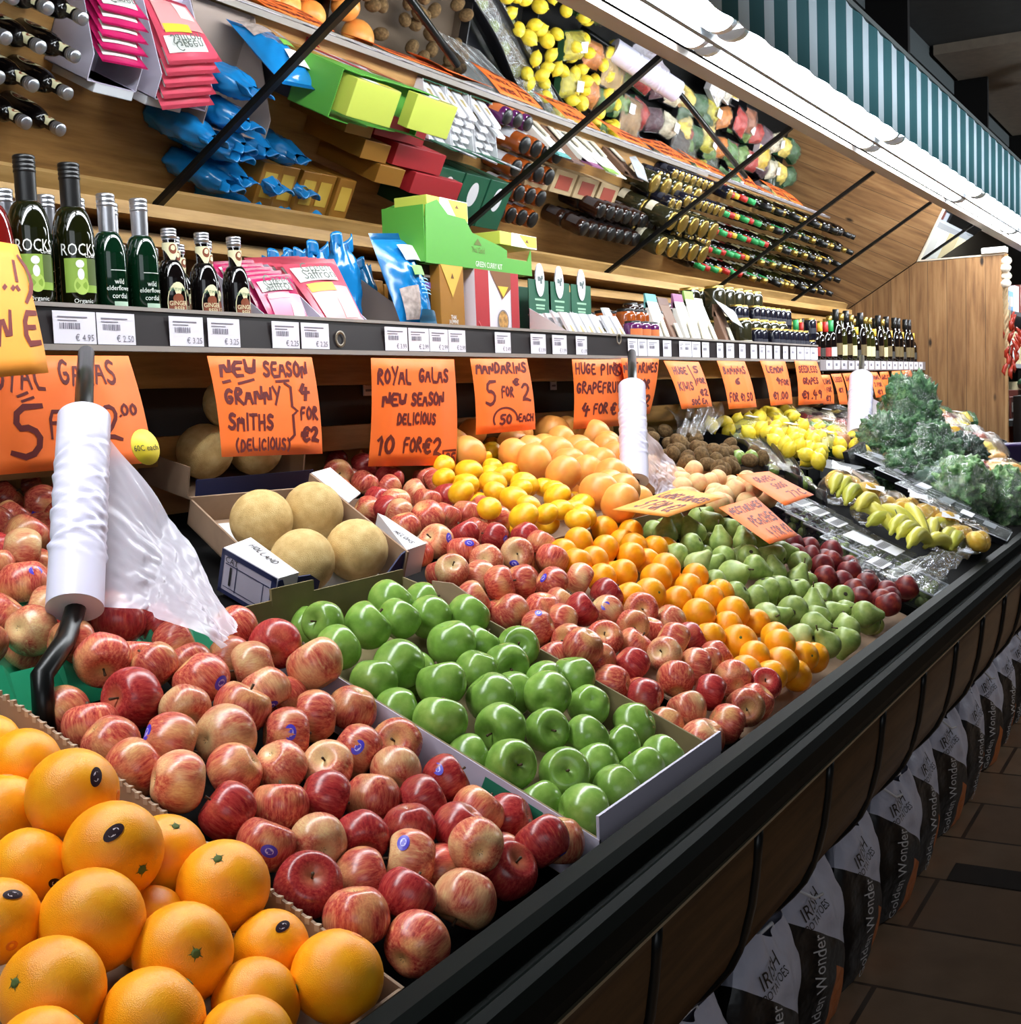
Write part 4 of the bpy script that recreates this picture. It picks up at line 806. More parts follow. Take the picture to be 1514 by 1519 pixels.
# cards, sheet units are percent of the sheet width
HG = [
 ('big orange card offering royal galas at five for two euro, behind the near bag roll', [(-48, 527), (190, 528), (228, 686), (-20, 706)], 100, 70,
  [('ROYAL', 2, 50, 16, 2.0, 40), ('GALAS', 50, 52, 15, 2.0, 38), ('#', [(22, 45), (29, 47.5)], 1.2), ('#', [(24, 42), (32, 44.5)], 1.2), ('5', 14, 8, 30, 2.8, 24), ('FOR', 38, 20, 16, 1.9, 28), ('2', 69, 17, 22, 2.0, 16), ('.00', 81, 31, 7, 1.2, 15)]),
 ('orange card for new season granny smiths, four for two euro', [(307, 528), (462, 530), (478, 673), (329, 678)], 100, 90,
  [('NEW', 8, 72, 13, 2.6, 34), ('SEASON', 48, 72, 13, 2.6, 45), ('#', [(8, 66), (16, 68)], 1.8), ('#', [(22, 65), (38, 69)], 1.8), ('#', [(58, 67), (72, 68)], 1.8), ('GRANNY', 8, 48, 13, 2.6, 54), ('SMITHS', 8, 24, 13, 2.6, 44), ('(DELICIOUS)', 12, 5, 10, 2.0, 56), ('#', [(66, 66), (72, 62), (71, 44), (76, 40), (71, 36), (71, 18), (64, 12)], 2.0), ('4', 80, 52, 13, 2.6, 13), ('FOR', 79, 33, 11, 2.2, 19), ('€2', 78, 12, 13, 2.6, 20)]),
 ('orange card for royal galas new season, ten for two euro', [(550, 531), (673, 533), (676, 690), (546, 692)], 100, 124,
  [('ROYAL', 6, 96, 16, 3.2, 40), ('GALAS', 54, 98, 15, 3.0, 38), ('NEW', 11, 70, 13, 3, 28), ('SEASON', 44, 71, 13, 3, 40), ('DELICIOUS', 28, 49, 12, 2.8, 46), ('10', 8, 14, 20, 3.4, 20), ('FOR', 36, 17, 15, 3.0, 22), ('€2', 58, 13, 19, 3.2, 24), ('#', [(84, 1), (83, 17), (99, 18)], 2.2), ('25', 86, 3, 11, 2.2, 13)]),
 ('orange card for mandarins, five for two euro, fifty each in a ring', [(697, 532), (781, 532), (794, 637), (706, 645)], 100, 124,
  [('MANDARINS', 6, 100, 16, 3.4, 90), ('5', 16, 46, 38, 4.2, 22), ('FOR', 44, 60, 16, 3.4, 22), ('€', 66, 78, 12, 2.8, 12), ('2', 78, 52, 30, 3.6, 20), ('#', circ(48, 22, 20, 19, -.2, PI*1.15), 2.4), ('50', 38, 14, 15, 3.2, 22), ('EACH', 70, 16, 12, 2.6, 28)]),
 ('orange card for nectarines, half behind the second bag roll', [(921, 531), (977, 532), (963, 614), (926, 616)], 100, 140,
  [('NECTARINES', 2, 106, 22, 4.6, 96), ('4 FOR', 20, 66, 20, 4.6, 60), ('€2', 40, 20, 26, 5, 50)]),
 ('orange card for huge pink grapefruit, four for two euro', [(848, 533), (926, 533), (929, 631), (850, 637)], 100, 124,
  [('HUGE', 4, 98, 18, 3.4, 38), ('PINK', 50, 98, 18, 3.4, 40), ('#', circ(82, 104, 8, 10), 2.2), ('GRAPEFRUIT', 4, 64, 18, 3.6, 90), ('4', 12, 26, 20, 3.8, 18), ('FOR', 34, 26, 17, 3.4, 28), ('€2', 66, 22, 24, 3.8, 28)]),
 ('orange card for huge kiwis, five for two euro, bottom swinging forward', [(984, 535), (1036, 537), (1056, 603), (1011, 607)], 100, 140,
  [('HUGE', 12, 100, 20, 4.4, 40), ('#', [(60, 128), (66, 80), (62, 20)], 3), ('5', 72, 104, 20, 4.4, 16), ('FOR', 70, 72, 15, 4, 26), ('KIWIS', 10, 52, 22, 4.4, 46), ('€2', 70, 34, 20, 4.4, 26), ('50C EA', 36, 10, 15, 3.8, 52)]),
 ('orange card for bananas, first card past the kiwi card', [(1063, 535), (1104, 536), (1122, 604), (1081, 607)], 100, 160,
  [('BANANAS', 10, 116, 24, 5, 80), ('6', 40, 80, 20, 5, 20), ('FOR €1.50', 8, 24, 26, 5, 84)]),
 ('orange card for lemons, above the black lemon crate', [(1127, 535), (1164, 536), (1175, 599), (1143, 602)], 100, 170,
  [('LEMON', 12, 124, 24, 5.5, 70), ('4', 40, 82, 20, 5, 22), ('FOR', 60, 76, 20, 5, 34), ('€1.00', 16, 22, 28, 5.5, 70)]),
 ('orange card for seedless grapes, last one on the upper shelf', [(1178, 535), (1211, 536), (1226, 598), (1184, 601)], 100, 180,
  [('SEEDLESS', 10, 132, 26, 5.5, 80), ('GRAPES', 20, 84, 24, 5.5, 62), ('€1.49', 12, 24, 32, 6, 78)]),
 ('small orange card tucked behind the seedless grape card', [(1213, 556), (1230, 556), (1237, 599), (1221, 600)], 100, 220, [('PLUMS', 10, 150, 34, 8, 84), ('4 FOR', 12, 90, 34, 8, 74), ('€1', 24, 24, 40, 8, 50)]),
 ('slim orange card just before the third bag roll', [(1232, 555), (1247, 554), (1257, 600), (1245, 600)], 100, 260, [('LEEKS', 10, 190, 40, 9, 80), ('€1', 20, 100, 40, 9, 54)]),
 ('slim orange card mostly behind the third bag roll', [(1249, 554), (1265, 553), (1272, 596), (1260, 598)], 100, 260, [('SALAD', 10, 190, 40, 9, 80), ('99C', 20, 60, 50, 9, 60)]),
 ('orange card showing past the right of the third bag roll', [(1285, 552), (1300, 552), (1316, 588), (1299, 590)], 100, 220, [('ONIONS', 10, 150, 34, 8, 80), ('3 FOR', 16, 90, 34, 8, 70), ('€1', 24, 24, 40, 8, 50)]),
 ('narrow orange card overlapping beside the third bag roll', [(1304, 552), (1317, 551), (1320, 586), (1309, 588)], 100, 260, [('GARLIC', 8, 180, 40, 9, 84), ('2 FOR €1', 8, 60, 50, 9, 84)]),
 ('second last orange card before the pine partition', [(1322, 551), (1334, 550), (1347, 588), (1335, 590)], 100, 280, [('SWEET', 8, 200, 40, 9, 84), ('CORN', 10, 130, 40, 9, 76), ('99C', 20, 40, 50, 9, 60)]),
 ('last orange card before the pine partition', [(1337, 550), (1350, 549), (1361, 587), (1349, 590)], 100, 280, [('CHILLI', 8, 200, 40, 9, 84), ('10C EA', 10, 60, 50, 9, 76)]),
]
for k, (lb, px, W, H, ln) in enumerate(HG):
    sign(lb, hang(px, 1.738 - (.010 if k in (4, 10) else 0)), W, H, ln)
sign('yellowish orange card at the picture edge, stuck upright on the price rail', [at(-40, 352, 1.70), at(25, 363, 1.70), at(72, 553, 1.63), at(-40, 563, 1.63)], 60, 110,
     [('.', 27, 70, 12, 3.5), ('.', 36, 70, 12, 3.5), ('!', 42, 70, 24, 3.5), (')', 47, 64, 34, 3), ('N', 20, 24, 26, 4, 16), ('E', 44, 24, 26, 4, 17)], CARD2, MARKB, 'orange price card')
c_ = S(0, 0) if False else None
LAY = [
 ('yellow-orange card lying over the carton edge before the second bag roll', [S(1002, 724, .075), S(1077, 737, .075), S(990, 767, .07), S(908, 756, .07)], 100, 60, [('LARGE ORANGES', 8, 36, 12, 2.2, 84), ('5 FOR €2', 16, 10, 18, 2.4, 66)], CARD2),
 ('orange card for nectarines and peaches, four for two euro, lying over the pears', [S(1066, 753, .09), S(1120, 737, .09), S(1184, 794, .08), S(1141, 807, .08)], 100, 100, [('NECTARINES', 8, 76, 15, 3, 86), ('PEACHES', 24, 42, 20, 3.6, 72), ('4 FOR €2', 34, 10, 20, 3.4, 62)], CARD),
 ('orange card lying over the grape punnets beyond the peaches', [S(1092, 704, .09), S(1140, 699, .09), S(1207, 734, .085), S(1164, 750, .085)], 100, 100, [('GRAPES', 22, 68, 16, 2.6, 56), ('500G', 40, 42, 16, 2.6, 40), ('77C', 46, 10, 18, 2.6, 48)], CARD)]
for lb, c, W, H, ln, m in LAY: sign(lb, c, W, H, ln, m, MARKB, 'orange price cards lying on the fruit', 0)
# yellow round sticker on the big card
y0 = at(216, 663, 1.60); M_ = frame(y0, (1, 0, 0), (0, .25, 1))
o = thing('round_sticker', 'round yellow price sticker reading sixty cent each beside the big orange card', 'sticker', y0)
loc_(MB().lathe([(.0012, -.0015), (.031, -.0015), (.031, .0), (.0005, .0)], 28, M=M_), 'disc', pm('yellow_sticker', (238, 214, 52), .5), o)
printed('60C each', .0145, INK, o, Matrix.Translation(-y0) @ M_ @ Matrix.Translation((0, -.002, .0008)))

from mathutils import noise as mnoise
# ------------------------------------------------------------------ plastic bag rolls on bent black posts
def film_mat(name, alpha, c=(236, 232, 244)):
    t = NT(name); tr = t.n('ShaderNodeBsdfTransparent'); tr.inputs[0].default_value = (.97, .96, .98, 1)
    tl = t.n('ShaderNodeBsdfTranslucent'); tl.inputs[0].default_value = lin(c)
    t.base(lin(c)); t.set(.22, 0, .6)
    a = t.n('ShaderNodeMixShader'); a.inputs[0].default_value = .35; t.l(t.b.outputs[0], a.inputs[1]); t.l(tl.outputs[0], a.inputs[2])
    m = t.n('ShaderNodeMixShader'); m.inputs[0].default_value = alpha; t.l(tr.outputs[0], m.inputs[1]); t.l(a.outputs[0], m.inputs[2])
    out = [n for n in t.t.nodes if n.type == 'OUTPUT_MATERIAL'][0]; t.l(m.outputs[0], out.inputs[0])
    return t.m
FILM = film_mat('bag_film', .66, (240, 234, 248)); FILM2 = film_mat('thin_film', .38)
rt = NT('roll_plastic'); rt.base(lin((216, 212, 232))); ROLL = rt.set(.3, 0, .55)
def bag_roll(label, axis, r, post, sheet):
    a, b = Vector(axis[0]), Vector(axis[1])        # top, bottom of the roll
    t = thing('bag_roll', label, 'bag roll', b, 0, 'bag rolls on posts')
    up = (a-b); L = up.length; M = frame(b, (1, 0, 0), (0, 1, 0)); z = up.normalized(); x = Vector((1, 0, 0)); x = (x - z*x.dot(z)).normalized(); y = z.cross(x)
    M = Matrix(((x.x, y.x, z.x, b.x), (x.y, y.y, z.y, b.y), (x.z, y.z, z.z, b.z), (0, 0, 0, 1)))
    rg = random.Random(len(label))
    cre = [(rg.uniform(.24, .80), rg.uniform(0, 2*PI), rg.uniform(.6, 1.6), rg.uniform(-.06, .06)) for _ in range(46)]
    def pt(u, v):
        ang = 2*PI*u; rr = r
        for h, c, w_, tilt in cre:
            da = (ang - c + PI) % (2*PI) - PI
            dz = v - h - tilt*da
            rr += r*.045*math.exp(-(da/w_)**2)*(math.exp(-(dz/.012)**2) - .8*math.exp(-((dz-.02)/.014)**2))
        return M @ Vector((rr*math.cos(ang), rr*math.sin(ang), v*L))
    mb = MB(); mb.grid(pt, 64, 90); mb.lathe([(r, L), (.35*r, L+.001)], 32, M=M); mb.lathe([(.35*r, -.001), (r, 0)], 32, M=M)
    loc_(mb, 'roll', ROLL, t)
    loc_(MB().lathe([(.36*r, L+.002), (.30*r, L+.002), (.30*r, L-.02)], 20, M=M), 'core', pm('roll_core', (236, 232, 238), .6), t)
    p = thing('bag_roll_post', label.replace('white roll of plastic bags', 'bent black post holding the bag roll'), 'post', post[-1], 0, 'black posts of the bag rolls')
    loc_(MB().tube(post, .0135, 14), 'post', BLACK, p)
    if sheet:
        P = sheet; n = len(P)//2
        top, bot = P[:n], P[n:]
        def sp(L_, u):
            k = min(int(u*(len(L_)-1)), len(L_)-2); q = u*(len(L_)-1)-k; return Vector(L_[k]).lerp(Vector(L_[k+1]), q)
        def fn(u, v):
            q = sp(top, u).lerp(sp(bot, u), v)
            wv = .016*mnoise.noise(Vector((u*3.1, v*2.3, 5))) + .010*abs(mnoise.noise(Vector((u*6+v*4, v*9-u*3, 2)))) + .006*abs(mnoise.noise(Vector((u*17, v*15, 8))))*(1 if .3 < v < .8 else .3)
            return q + Vector((.2, -1, .1))*wv*min(1, u*4)
        mb = MB(); mb.grid(fn, 60, 60); loc_(mb, 'loose_bag', FILM, t)
a1, b1 = at(125, 620, 1.44), at(111, 902, 1.31)
bag_roll('big white roll of plastic bags, nearest the camera beside the royal gala card', (a1, b1), .0365,
    [at(128, 524, 1.70), at(126, 560, 1.55), at(124, 612, 1.45), at(112, 902, 1.31), at(106, 925, 1.295), at(94, 955, 1.27), at(62, 1003, 1.225), Vector((at(62, 1003, 1.225).x-.01, 1.215, tray_z(1.215)))],
    [at(160, 648, 1.43), at(250, 768, 1.34), at(300, 838, 1.26), at(347, 925, 1.16), at(150, 900, 1.31), at(215, 906, 1.27), at(262, 927, 1.21), at(330, 962, 1.15)])
a2, b2 = at(937, 573, 1.46), at(941, 714, 1.38)
bag_roll('white roll of plastic bags in front of the nectarine card, beyond the grapefruits', (a2, b2), .0375,
    [at(937, 524, 1.70), at(937.5, 545, 1.56), at(938, 570, 1.465), at(941, 716, 1.38), at(938, 730, 1.37), at(925, 748, 1.34), at(905, 768, 1.30), Vector((at(905, 768, 1.30).x-.01, 1.28, tray_z(1.28)))],
    [at(959, 640, 1.42), at(985, 672, 1.40), at(1003, 692, 1.38), at(1022, 722, 1.35), at(960, 712, 1.38), at(968, 732, 1.36), at(985, 745, 1.34), at(1003, 742, 1.32)])
a3, b3 = at(1277, 561, 1.46), at(1274, 648, 1.40)
bag_roll('white roll of plastic bags farthest along, in front of the far orange cards', (a3, b3), .051,
    [at(1278, 530, 1.70), at(1277, 558, 1.465), at(1274, 650, 1.40), at(1272, 676, 1.38), Vector((at(1272, 676, 1.38).x, 1.37, tray_z(1.37)))],
    [at(1293, 590, 1.43), at(1310, 603, 1.40), at(1322, 618, 1.37), at(1331, 632, 1.34), at(1292, 646, 1.40), at(1304, 652, 1.37), at(1318, 660, 1.34), at(1331, 658, 1.32)])

# ------------------------------------------------------------------ price labels in the rail
LABP = pm('label_paper', (226, 222, 232), .6); GREYI = pm('grey_print', (120, 116, 130), .7)
PL = [(80, 143, '€ 4.95', 'under the first cordial bottle'), (145, 201, '€ 2.50', 'under the silver-necked bottles'), (252, 302, '€ 3.25', 'under the first ginger beer'), (309, 356, '€ 3.25', 'under the last ginger beer'), (404, 444, '€ 2.25', 'under the magenta packets'), (447, 488, '€ 2.25', 'under the pink packets'),
 (571, 604, '€ 3.99', 'under the front blue bag'), (606, 636, '€ 2.99', 'beside the black tea box'), (637, 664, '€ 2.99', 'under the gold rice box'), (665, 690, '€ 2.99', 'between gold and red boxes'), (734, 757, '€ 3.49', 'under the red and white box'),
 (787, 809, '€ 1.99', 'under the first green card tray'), (819, 840, '€ 1.99', 'under the middle green card tray'), (854, 870, '€ 1.99', 'under the last green card tray')]
far = [(931, 945), (946, 959), (960, 977), (983, 995), (1007, 1014), (1014, 1025), (1026, 1038), (1041, 1051), (1063, 1072), (1077, 1088), (1096, 1105), (1113, 1122), (1126, 1134), (1136, 1144), (1148, 1156), (1161, 1168), (1172, 1180), (1182, 1192), (1193, 1201), (1202, 1212)]
for k, q in enumerate(PL + [(a, b, None, None) for a, b in far]):
    A, Bq = at(q[0], 500, 1.7455), at(q[1], 500, 1.7455)
    if q[3]: lb = f'small white price label in the dark rail {q[3]}'
    else: lb = f'tiny white price label in the far rail, {ORD[k-len(PL)]} past the gold emblem'
    zb, zt = CH+.1195, CH+.175
    o = thing('price_label', lb, 'price label', (A.x, 1.7455, zb), 0, 'price labels in the rail')
    wd = Bq.x - A.x
    MB().box((0, 0, 0), (wd, .0008, zt-zb)).build('label_card', LABP, o)
    m = MB()
    for (a, b, c, d) in ((.10, .80, .80, .84), (.10, .70, .55, .73)): m.add([(a*wd, -.0006, b*(zt-zb)), (c*wd, -.0006, b*(zt-zb)), (c*wd, -.0006, d*(zt-zb)), (a*wd, -.0006, d*(zt-zb))], [(0, 1, 2, 3)])
    x = .14
    rb = random.Random(k)
    while x < .60:
        ww = rb.choice((.012, .02, .035)); m.add([(x*wd, -.0006, .45*(zt-zb)), ((x+ww)*wd, -.0006, .45*(zt-zb)), ((x+ww)*wd, -.0006, .64*(zt-zb)), (x*wd, -.0006, .64*(zt-zb))], [(0, 1, 2, 3)]); x += ww + rb.choice((.012, .02))
    m.build('barcode', GREYI, o)
    if q[2]: printed(q[2], .016, GREYI, o, Matrix.Translation((wd*.72, -.0007, .010)) @ Matrix.Rotation(PI/2, 4, 'X'), 'price')
for px, nm in ((505, 'faded ring emblem on the dark price rail under the pink packets'), (918, 'gold emblem on the dark price rail past the green card trays')):
    p = at(px, 503, 1.7462); o = MB().lathe([(.012, -.0004), (.019, -.0004), (.019, .0004), (.012, .0004), (.012, -.0004)], 24, M=frame((0, 0, 0), (1, 0, 0), (0, 0, 1))).build('rail_emblem', pm('dull_gold', (120, 108, 92), .4, .5), None, p)
    tag(o, nm, 'emblem')
for k in range(16):
    o = MB().box((0, -.0012, .074), (.10, 0, .116)).build('price_label', LABP, None, (6.2+.138*k, 1.7418, CH))
    m = MB(); m.add([(.02, -.0018, .09), (.06, -.0018, .09), (.06, -.0018, .104), (.02, -.0018, .104)], [(0, 1, 2, 3)]); m.build('barcode', GREYI, o)
    tag(o, f'tiny price label on the pale lower rail, {ORD[k]} from its near end', 'price label', 'labels on the lower rail')
for px, py in ((545, 570), (820, 565), (1036, 568), (1170, 570)):
    A = at(px, py, 1.996); o = MB().box((-.022, -.002, -.03), (.022, 0, .03)).build('small_notice', LABP, None, A)
    m = MB()
    for z in (-.016, 0, .016): m.add([(-.014, -.0026, z-.003), (.014, -.0026, z-.003), (.014, -.0026, z+.003), (-.014, -.0026, z+.003)], [(0, 1, 2, 3)])
    m.build('print', GREYI, o)
    tag(o, f"small white notice in the dark gap under the shelf, {dict(zip((545, 820, 1036, 1170), ('beside the ten for two card', 'past the mandarin card', 'behind the kiwi card', 'past the lemon card')))[px]}", 'notice')
# ------------------------------------------------------------------ goods on the wall shelf
def patch(mb, r, a0, a1, z0, z1, mi=0, n=12):       # label wrapped round a bottle, angle 0 faces the aisle
    mb.grid(lambda u, v: (r*math.sin(a0+(a1-a0)*u), -r*math.cos(a0+(a1-a0)*u), z0+(z1-z0)*v), n, 1, mi)
def oval(mb, r, ac, zc, ra, rz, mi=0, n=22):
    vs = [(r*math.sin(ac), -r*math.cos(ac), zc)]
    for k in range(n):
        a = ac + ra*math.cos(2*PI*k/n); vs.append((r*math.sin(a), -r*math.cos(a), zc + rz*math.sin(2*PI*k/n)))
    mb.add(vs, [(0, 1+k, 1+(k+1) % n) for k in range(n)], mi, True)
def wraptext(text, size, mat, parent, r, z, ac=0, xs=1.0, name='lettering'):
    o = printed(text, size, mat, parent, Matrix.Identity(4), name, xs=xs); me = o.data
    for v in me.vertices:
        a = ac + v.co.x/r; v.co = Vector((r*math.sin(a), -r*math.cos(a), z + v.co.y))
    return o
def glass(name, c, rough=.06): return pm(name, c, rough, 0, .7)
OLIVE = glass('dark_olive_glass', (20, 22, 6)); BGREEN = glass('dark_green_glass', (6, 34, 18)); BBLACK = glass('black_brown_glass', (12, 8, 8)); RUBY = glass('ruby_cordial', (104, 18, 16)); AMBER = glass('amber_contents', (148, 70, 24), .12)
SILVER = pm('silver_foil', (196, 196, 202), .28, .9); CAPK = pm('black_cap', (18, 17, 18), .35); GOLDL = pm('gold_lid', (182, 150, 74), .3, .85); WHITEI = pm('white_ink', (228, 228, 224), .6); CREAML = pm('cream_label', (228, 220, 178), .6); BROWNL = pm('label_brown', (128, 62, 34), .6); LIME = pm('lime_print', (132, 164, 58), .6); LIME2 = pm('lime_fruit_print', (170, 196, 92), .6)
def ringed(r, z0, z1, n=4):
    p = [(r*.9, z0)]
    for k in range(n):
        a = z0 + (z1-z0)*k/n; b = z0 + (z1-z0)*(k+1)/n; p += [(r, a+(b-a)*.15), (r, b-(b-a)*.25), (r*.93, b-(b-a)*.1)]
    return p + [(r*.9, z1), (.0005, z1)]
def body(r, h, rn, sh, nk, base=.004): # radius, height to the mouth, neck radius, shoulder start, neck start
    p = [(.0005, .006), (r*.85, .0), (r, base+.004), (r, sh)]
    for i in range(1, 9):
        t = i/8; p.append((rn + (r-rn)*math.cos(t*PI/2)**1.0*(1-.12*t), sh + (nk-sh)*math.sin(t*PI/2)**1.15))
    return p + [(rn, h)]
def new_bottle(name, label, cat, group): return thing(name, label, cat, (0, 0, 0), 0, group)
def cordial():
    t = new_bottle('cordial_bottle', 'x', 'bottle', 'black capped lime cordials'); r = .036
    MB().lathe(body(r, .285, .0165, .165, .215), 28).build('glass_body', OLIVE, t)
    MB().lathe([(.0178, .208), (.0178, .262)] , 24).build('neck_sleeve', CAPK, t)
    MB().lathe([(.0178, .262)] + ringed(.0188, .262, .292), 24).build('cap', CAPK, t)
    m = MB(); patch(m, r*1.012, -.75, .95, .062, .122, 0); patch(m, r*1.016, .35, .95, .075, .122, 1); l = m.build('label', [LIME, pm('label_dark_olive', (74, 92, 34), .6)], t)
    m = MB(); oval(m, r*1.02, .02, .074, .36, .016, 0); oval(m, r*1.024, .02, .094, .16, .010, 1); oval(m, r*1.024, .0, .112, .2, .007, 1); m.build('label_picture', [LIME2, WHITEI], l)
    wraptext('ROCKS', .030, WHITEI, t, r*1.015, .136, .05, .72); wraptext('Organic', .011, WHITEI, t, r*1.015, .047, .1); wraptext('Zesty Lime', .012, WHITEI, t, r*1.015, .033, .12); wraptext('Cordial', .008, WHITEI, t, r*1.015, .122+.004, .6)
    return t
def elder():
    t = new_bottle('elderflower_bottle', 'x', 'bottle', 'silver necked cordials'); r = .0305
    MB().lathe(body(r, .235, .0145, .135, .178), 26).build('glass_body', BGREEN, t)
    MB().lathe([(.0152, .178), (.0158, .222)], 24).build('foil_sleeve', SILVER, t)
    MB().lathe([(.0158, .222)] + ringed(.0166, .222, .247, 3), 24).build('cap', SILVER, t)
    m = MB(); patch(m, r*1.012, -.1, .9, .012, .050, 0); patch(m, r*1.016, -.02, .30, .014, .042, 1); patch(m, r*1.016, .5, .82, .014, .042, 1); m.build('label', [pm('pale_green_label', (176, 200, 178), .6), pm('green_print', (46, 134, 70), .6)], t)
    for s, z, sz in (('wild', .086, .014), ('elderflower', .074, .0125), ('cordial', .060, .0135)): wraptext(s, sz, WHITEI, t, r*1.015, z, .30, .85)
    m = MB(); patch(m, r*1.013, -.2, .9, .106, .1072); m.build('thin_line', WHITEI, t)
    return t
def ginger():
    t = new_bottle('ginger_beer_bottle', 'x', 'bottle', 'ginger beer bottles'); r = .0275
    MB().lathe(body(r, .188, .0125, .098, .138), 26).build('glass_body', BBLACK, t)
    MB().lathe([(.0142, .176)] + ringed(.0150, .180, .198, 3), 24).build('cap', SILVER, t)
    m = MB()
    vs = [(.0142*math.sin(a), -.0142*math.cos(a), z) for a, z in ((-1.4, .168), (.2, .172), (1.5, .166), (1.0, .150), (.35, .136), (-.5, .150))]; 
    m.grid(lambda u, v: (.0148*math.sin(-1.5+3*u), -.0148*math.cos(-1.5+3*u), .170 - (.012 + .024*math.exp(-((u-.55)/.25)**2))*v), 14, 2, 0)
    oval(m, .0153, .25, .158, .55, .0095, 1); oval(m, .0156, .25, .160, .3, .005, 0); m.build('neck_label', [CREAML, BROWNL], t)
    m = MB(); oval(m, r*1.012, .25, .053, .80, .041, 0); patch(m, r*1.018, -.45, .95, .036, .058, 1); oval(m, r*1.021, .25, .062, .4, .010, 1); m.build('label', [CREAML, BROWNL], t)
    wraptext('GINGER', .0125, CREAML, t, r*1.024, .053, .25, .85); wraptext('BEER', .0125, CREAML, t, r*1.024, .042, .3, .85); wraptext('FENTIMANS', .0085, pm('label_green_ink', (58, 110, 78), .6), t, r*1.02, .079, .25, .8)
    return t
def red_bottle():
    t = new_bottle('cordial_bottle', 'x', 'bottle', 'red cordials'); r = .036
    MB().lathe(body(r, .265, .0165, .12, .20), 26).build('glass_body', RUBY, t)
    MB().lathe([(.0172, .205), (.0178, .258)] + ringed(.0188, .258, .285), 24).build('cap', CAPK, t)
    return t
P_C, P_E, P_G, P_R = cordial(), elder(), ginger(), red_bottle()
used = set()
def place(proto, px, y, label, zx=0, group=None, rz=0, X=None, z=None):
    rz = rz - .5
    p = at(px, 480, y) if X is None else Vector((X, y, 0)); p.z = SZ + .0005 + zx if z is None else z
    if proto.name not in used:
        used.add(proto.name); proto.location = p; proto['label'] = label; proto.rotation_euler = (0, 0, rz)
        if group: proto['group'] = group
        return proto
    return dup(proto, p, label, rz, group)
place(P_R, -3, 1.815, 'red cordial bottle with a black cap, cut by the picture edge')
place(P_C, 52, 1.815, 'black capped lime cordial bottle beside the yellowish card'); place(P_C, 117, 1.815, 'black capped lime cordial bottle beside the silver-necked bottles')
place(P_E, 168, 1.81, 'silver-necked green cordial bottle beside the black capped cordials'); place(P_E, 216, 1.81, 'silver-necked green cordial bottle beside the ginger beers')
for k, (px, w_) in enumerate(((258, 'beside the silver-necked bottles'), (306, 'in the middle of the front three'), (353, 'beside the magenta packets'))): place(P_G, px, 1.805, f'ginger beer bottle in the front row, {w_}', rz=.1*k-.1)
for row in range(1, 5):
    y = 1.805 + .082*row
    if row < 4:
        for k in range(2): place(P_E, 0, y+.01, f'silver-necked bottle, {ORD[row-1]} row behind the black capped cordials', group='silver-necked bottles in the rear rows', X=at(52+62*k, 480, 1.815).x + .02*row)
        for k in range(2): place(P_E if row == 1 else P_G, 0, y, f'bottle in the {ORD[row-1]} row behind the silver-necked front pair', group='bottles behind the silver-necked pair', X=at(168+48*k, 480, 1.81).x)
    for k in range(3): place(P_G, 0, y, f'ginger beer bottle, {ORD[row-1]} row behind the front three', group='ginger beer bottles in the rear rows', X=at(258+47*k, 480, 1.805).x + .006*row, rz=.3*k-.2)
for row in range(4):
    for k in range(3): place(P_G, 0, 1.83 + .09*row, 'ginger beer bottle out past the red cordial, seen in the mirror', group='ginger beer bottles beyond the red cordial', X=1.02 + .09*k)

# packets in display trays
def pillow(mb, TL, TR, BR, BL, bulge, n=14, m=18, mi=0, wr=.0, seed=0, seal=True):
    c = [Vector(p) for p in (TL, TR, BR, BL)]; nr = (c[1]-c[0]).cross(c[3]-c[0]).normalized()
    if nr.y > 0: nr = -nr
    rg = random.Random(seed); ph = [rg.uniform(0, 6) for _ in range(6)]
    def f(sgn):
        def fn(u, v):
            q = c[0].lerp(c[1], u).lerp(c[3].lerp(c[2], u), v)
            e = (max(0, math.sin(PI*u))**.6)*(max(0, math.sin(PI*min(1, max(0, (v-.07)/.86))))**.6)
            w_ = wr*(math.sin(7*u+9*v+ph[0]) + math.sin(15*v-6*u+ph[1])*.6 + math.sin(23*u+11*v+ph[2])*.5 + abs(math.sin(12*u-17*v+ph[3])))*e
            return q + nr*(sgn*bulge*e + w_)
        return fn
    mb.grid(f(1), n, m, mi); mb.grid(f(-.6), n, m, mi)
    return c, nr
def leanq(px4, yb):     # pixel corners TL TR BR BL of a leaning packet whose foot stands at yb
    BL, BR = at(*px4[3], yb), at(*px4[2], yb); out = []
    for X, p in ((BL.x, px4[0]), (BR.x, px4[1])):
        r = ray(*p); y = max(yb+.005, min(yb+.16, X*r[1]/r[0])); out.append(at(p[0], p[1], y))
    return [out[0], out[1], BR, BL]
MAG = pm('magenta_foil', (186, 30, 92), .25, 0, .6, noise=.12, scale=8); PINK = pm('pink_foil', (206, 78, 98), .25, 0, .6, noise=.12, scale=8); PINKL = pm('pale_pink_print', (228, 140, 164), .4); BLUEF = pm('blue_foil', (24, 124, 190), .18, 0, .7, noise=.15, scale=10); YEL = pm('yellow_print', (222, 190, 60), .5)
def flatpatch(c, nr, off, quads, mats, parent, name):
    for q, mt, nm in quads:
        u0, v0, u1, v1 = q; P = lambda u, v: c[0].lerp(c[1], u).lerp(c[3].lerp(c[2], u), v) + nr*off(u, v)
        mb = MB(); mb.grid(lambda a, b: P(u0+(u1-u0)*a, v0+(v1-v0)*b), 6, 6); loc_(mb, nm, mt, parent)
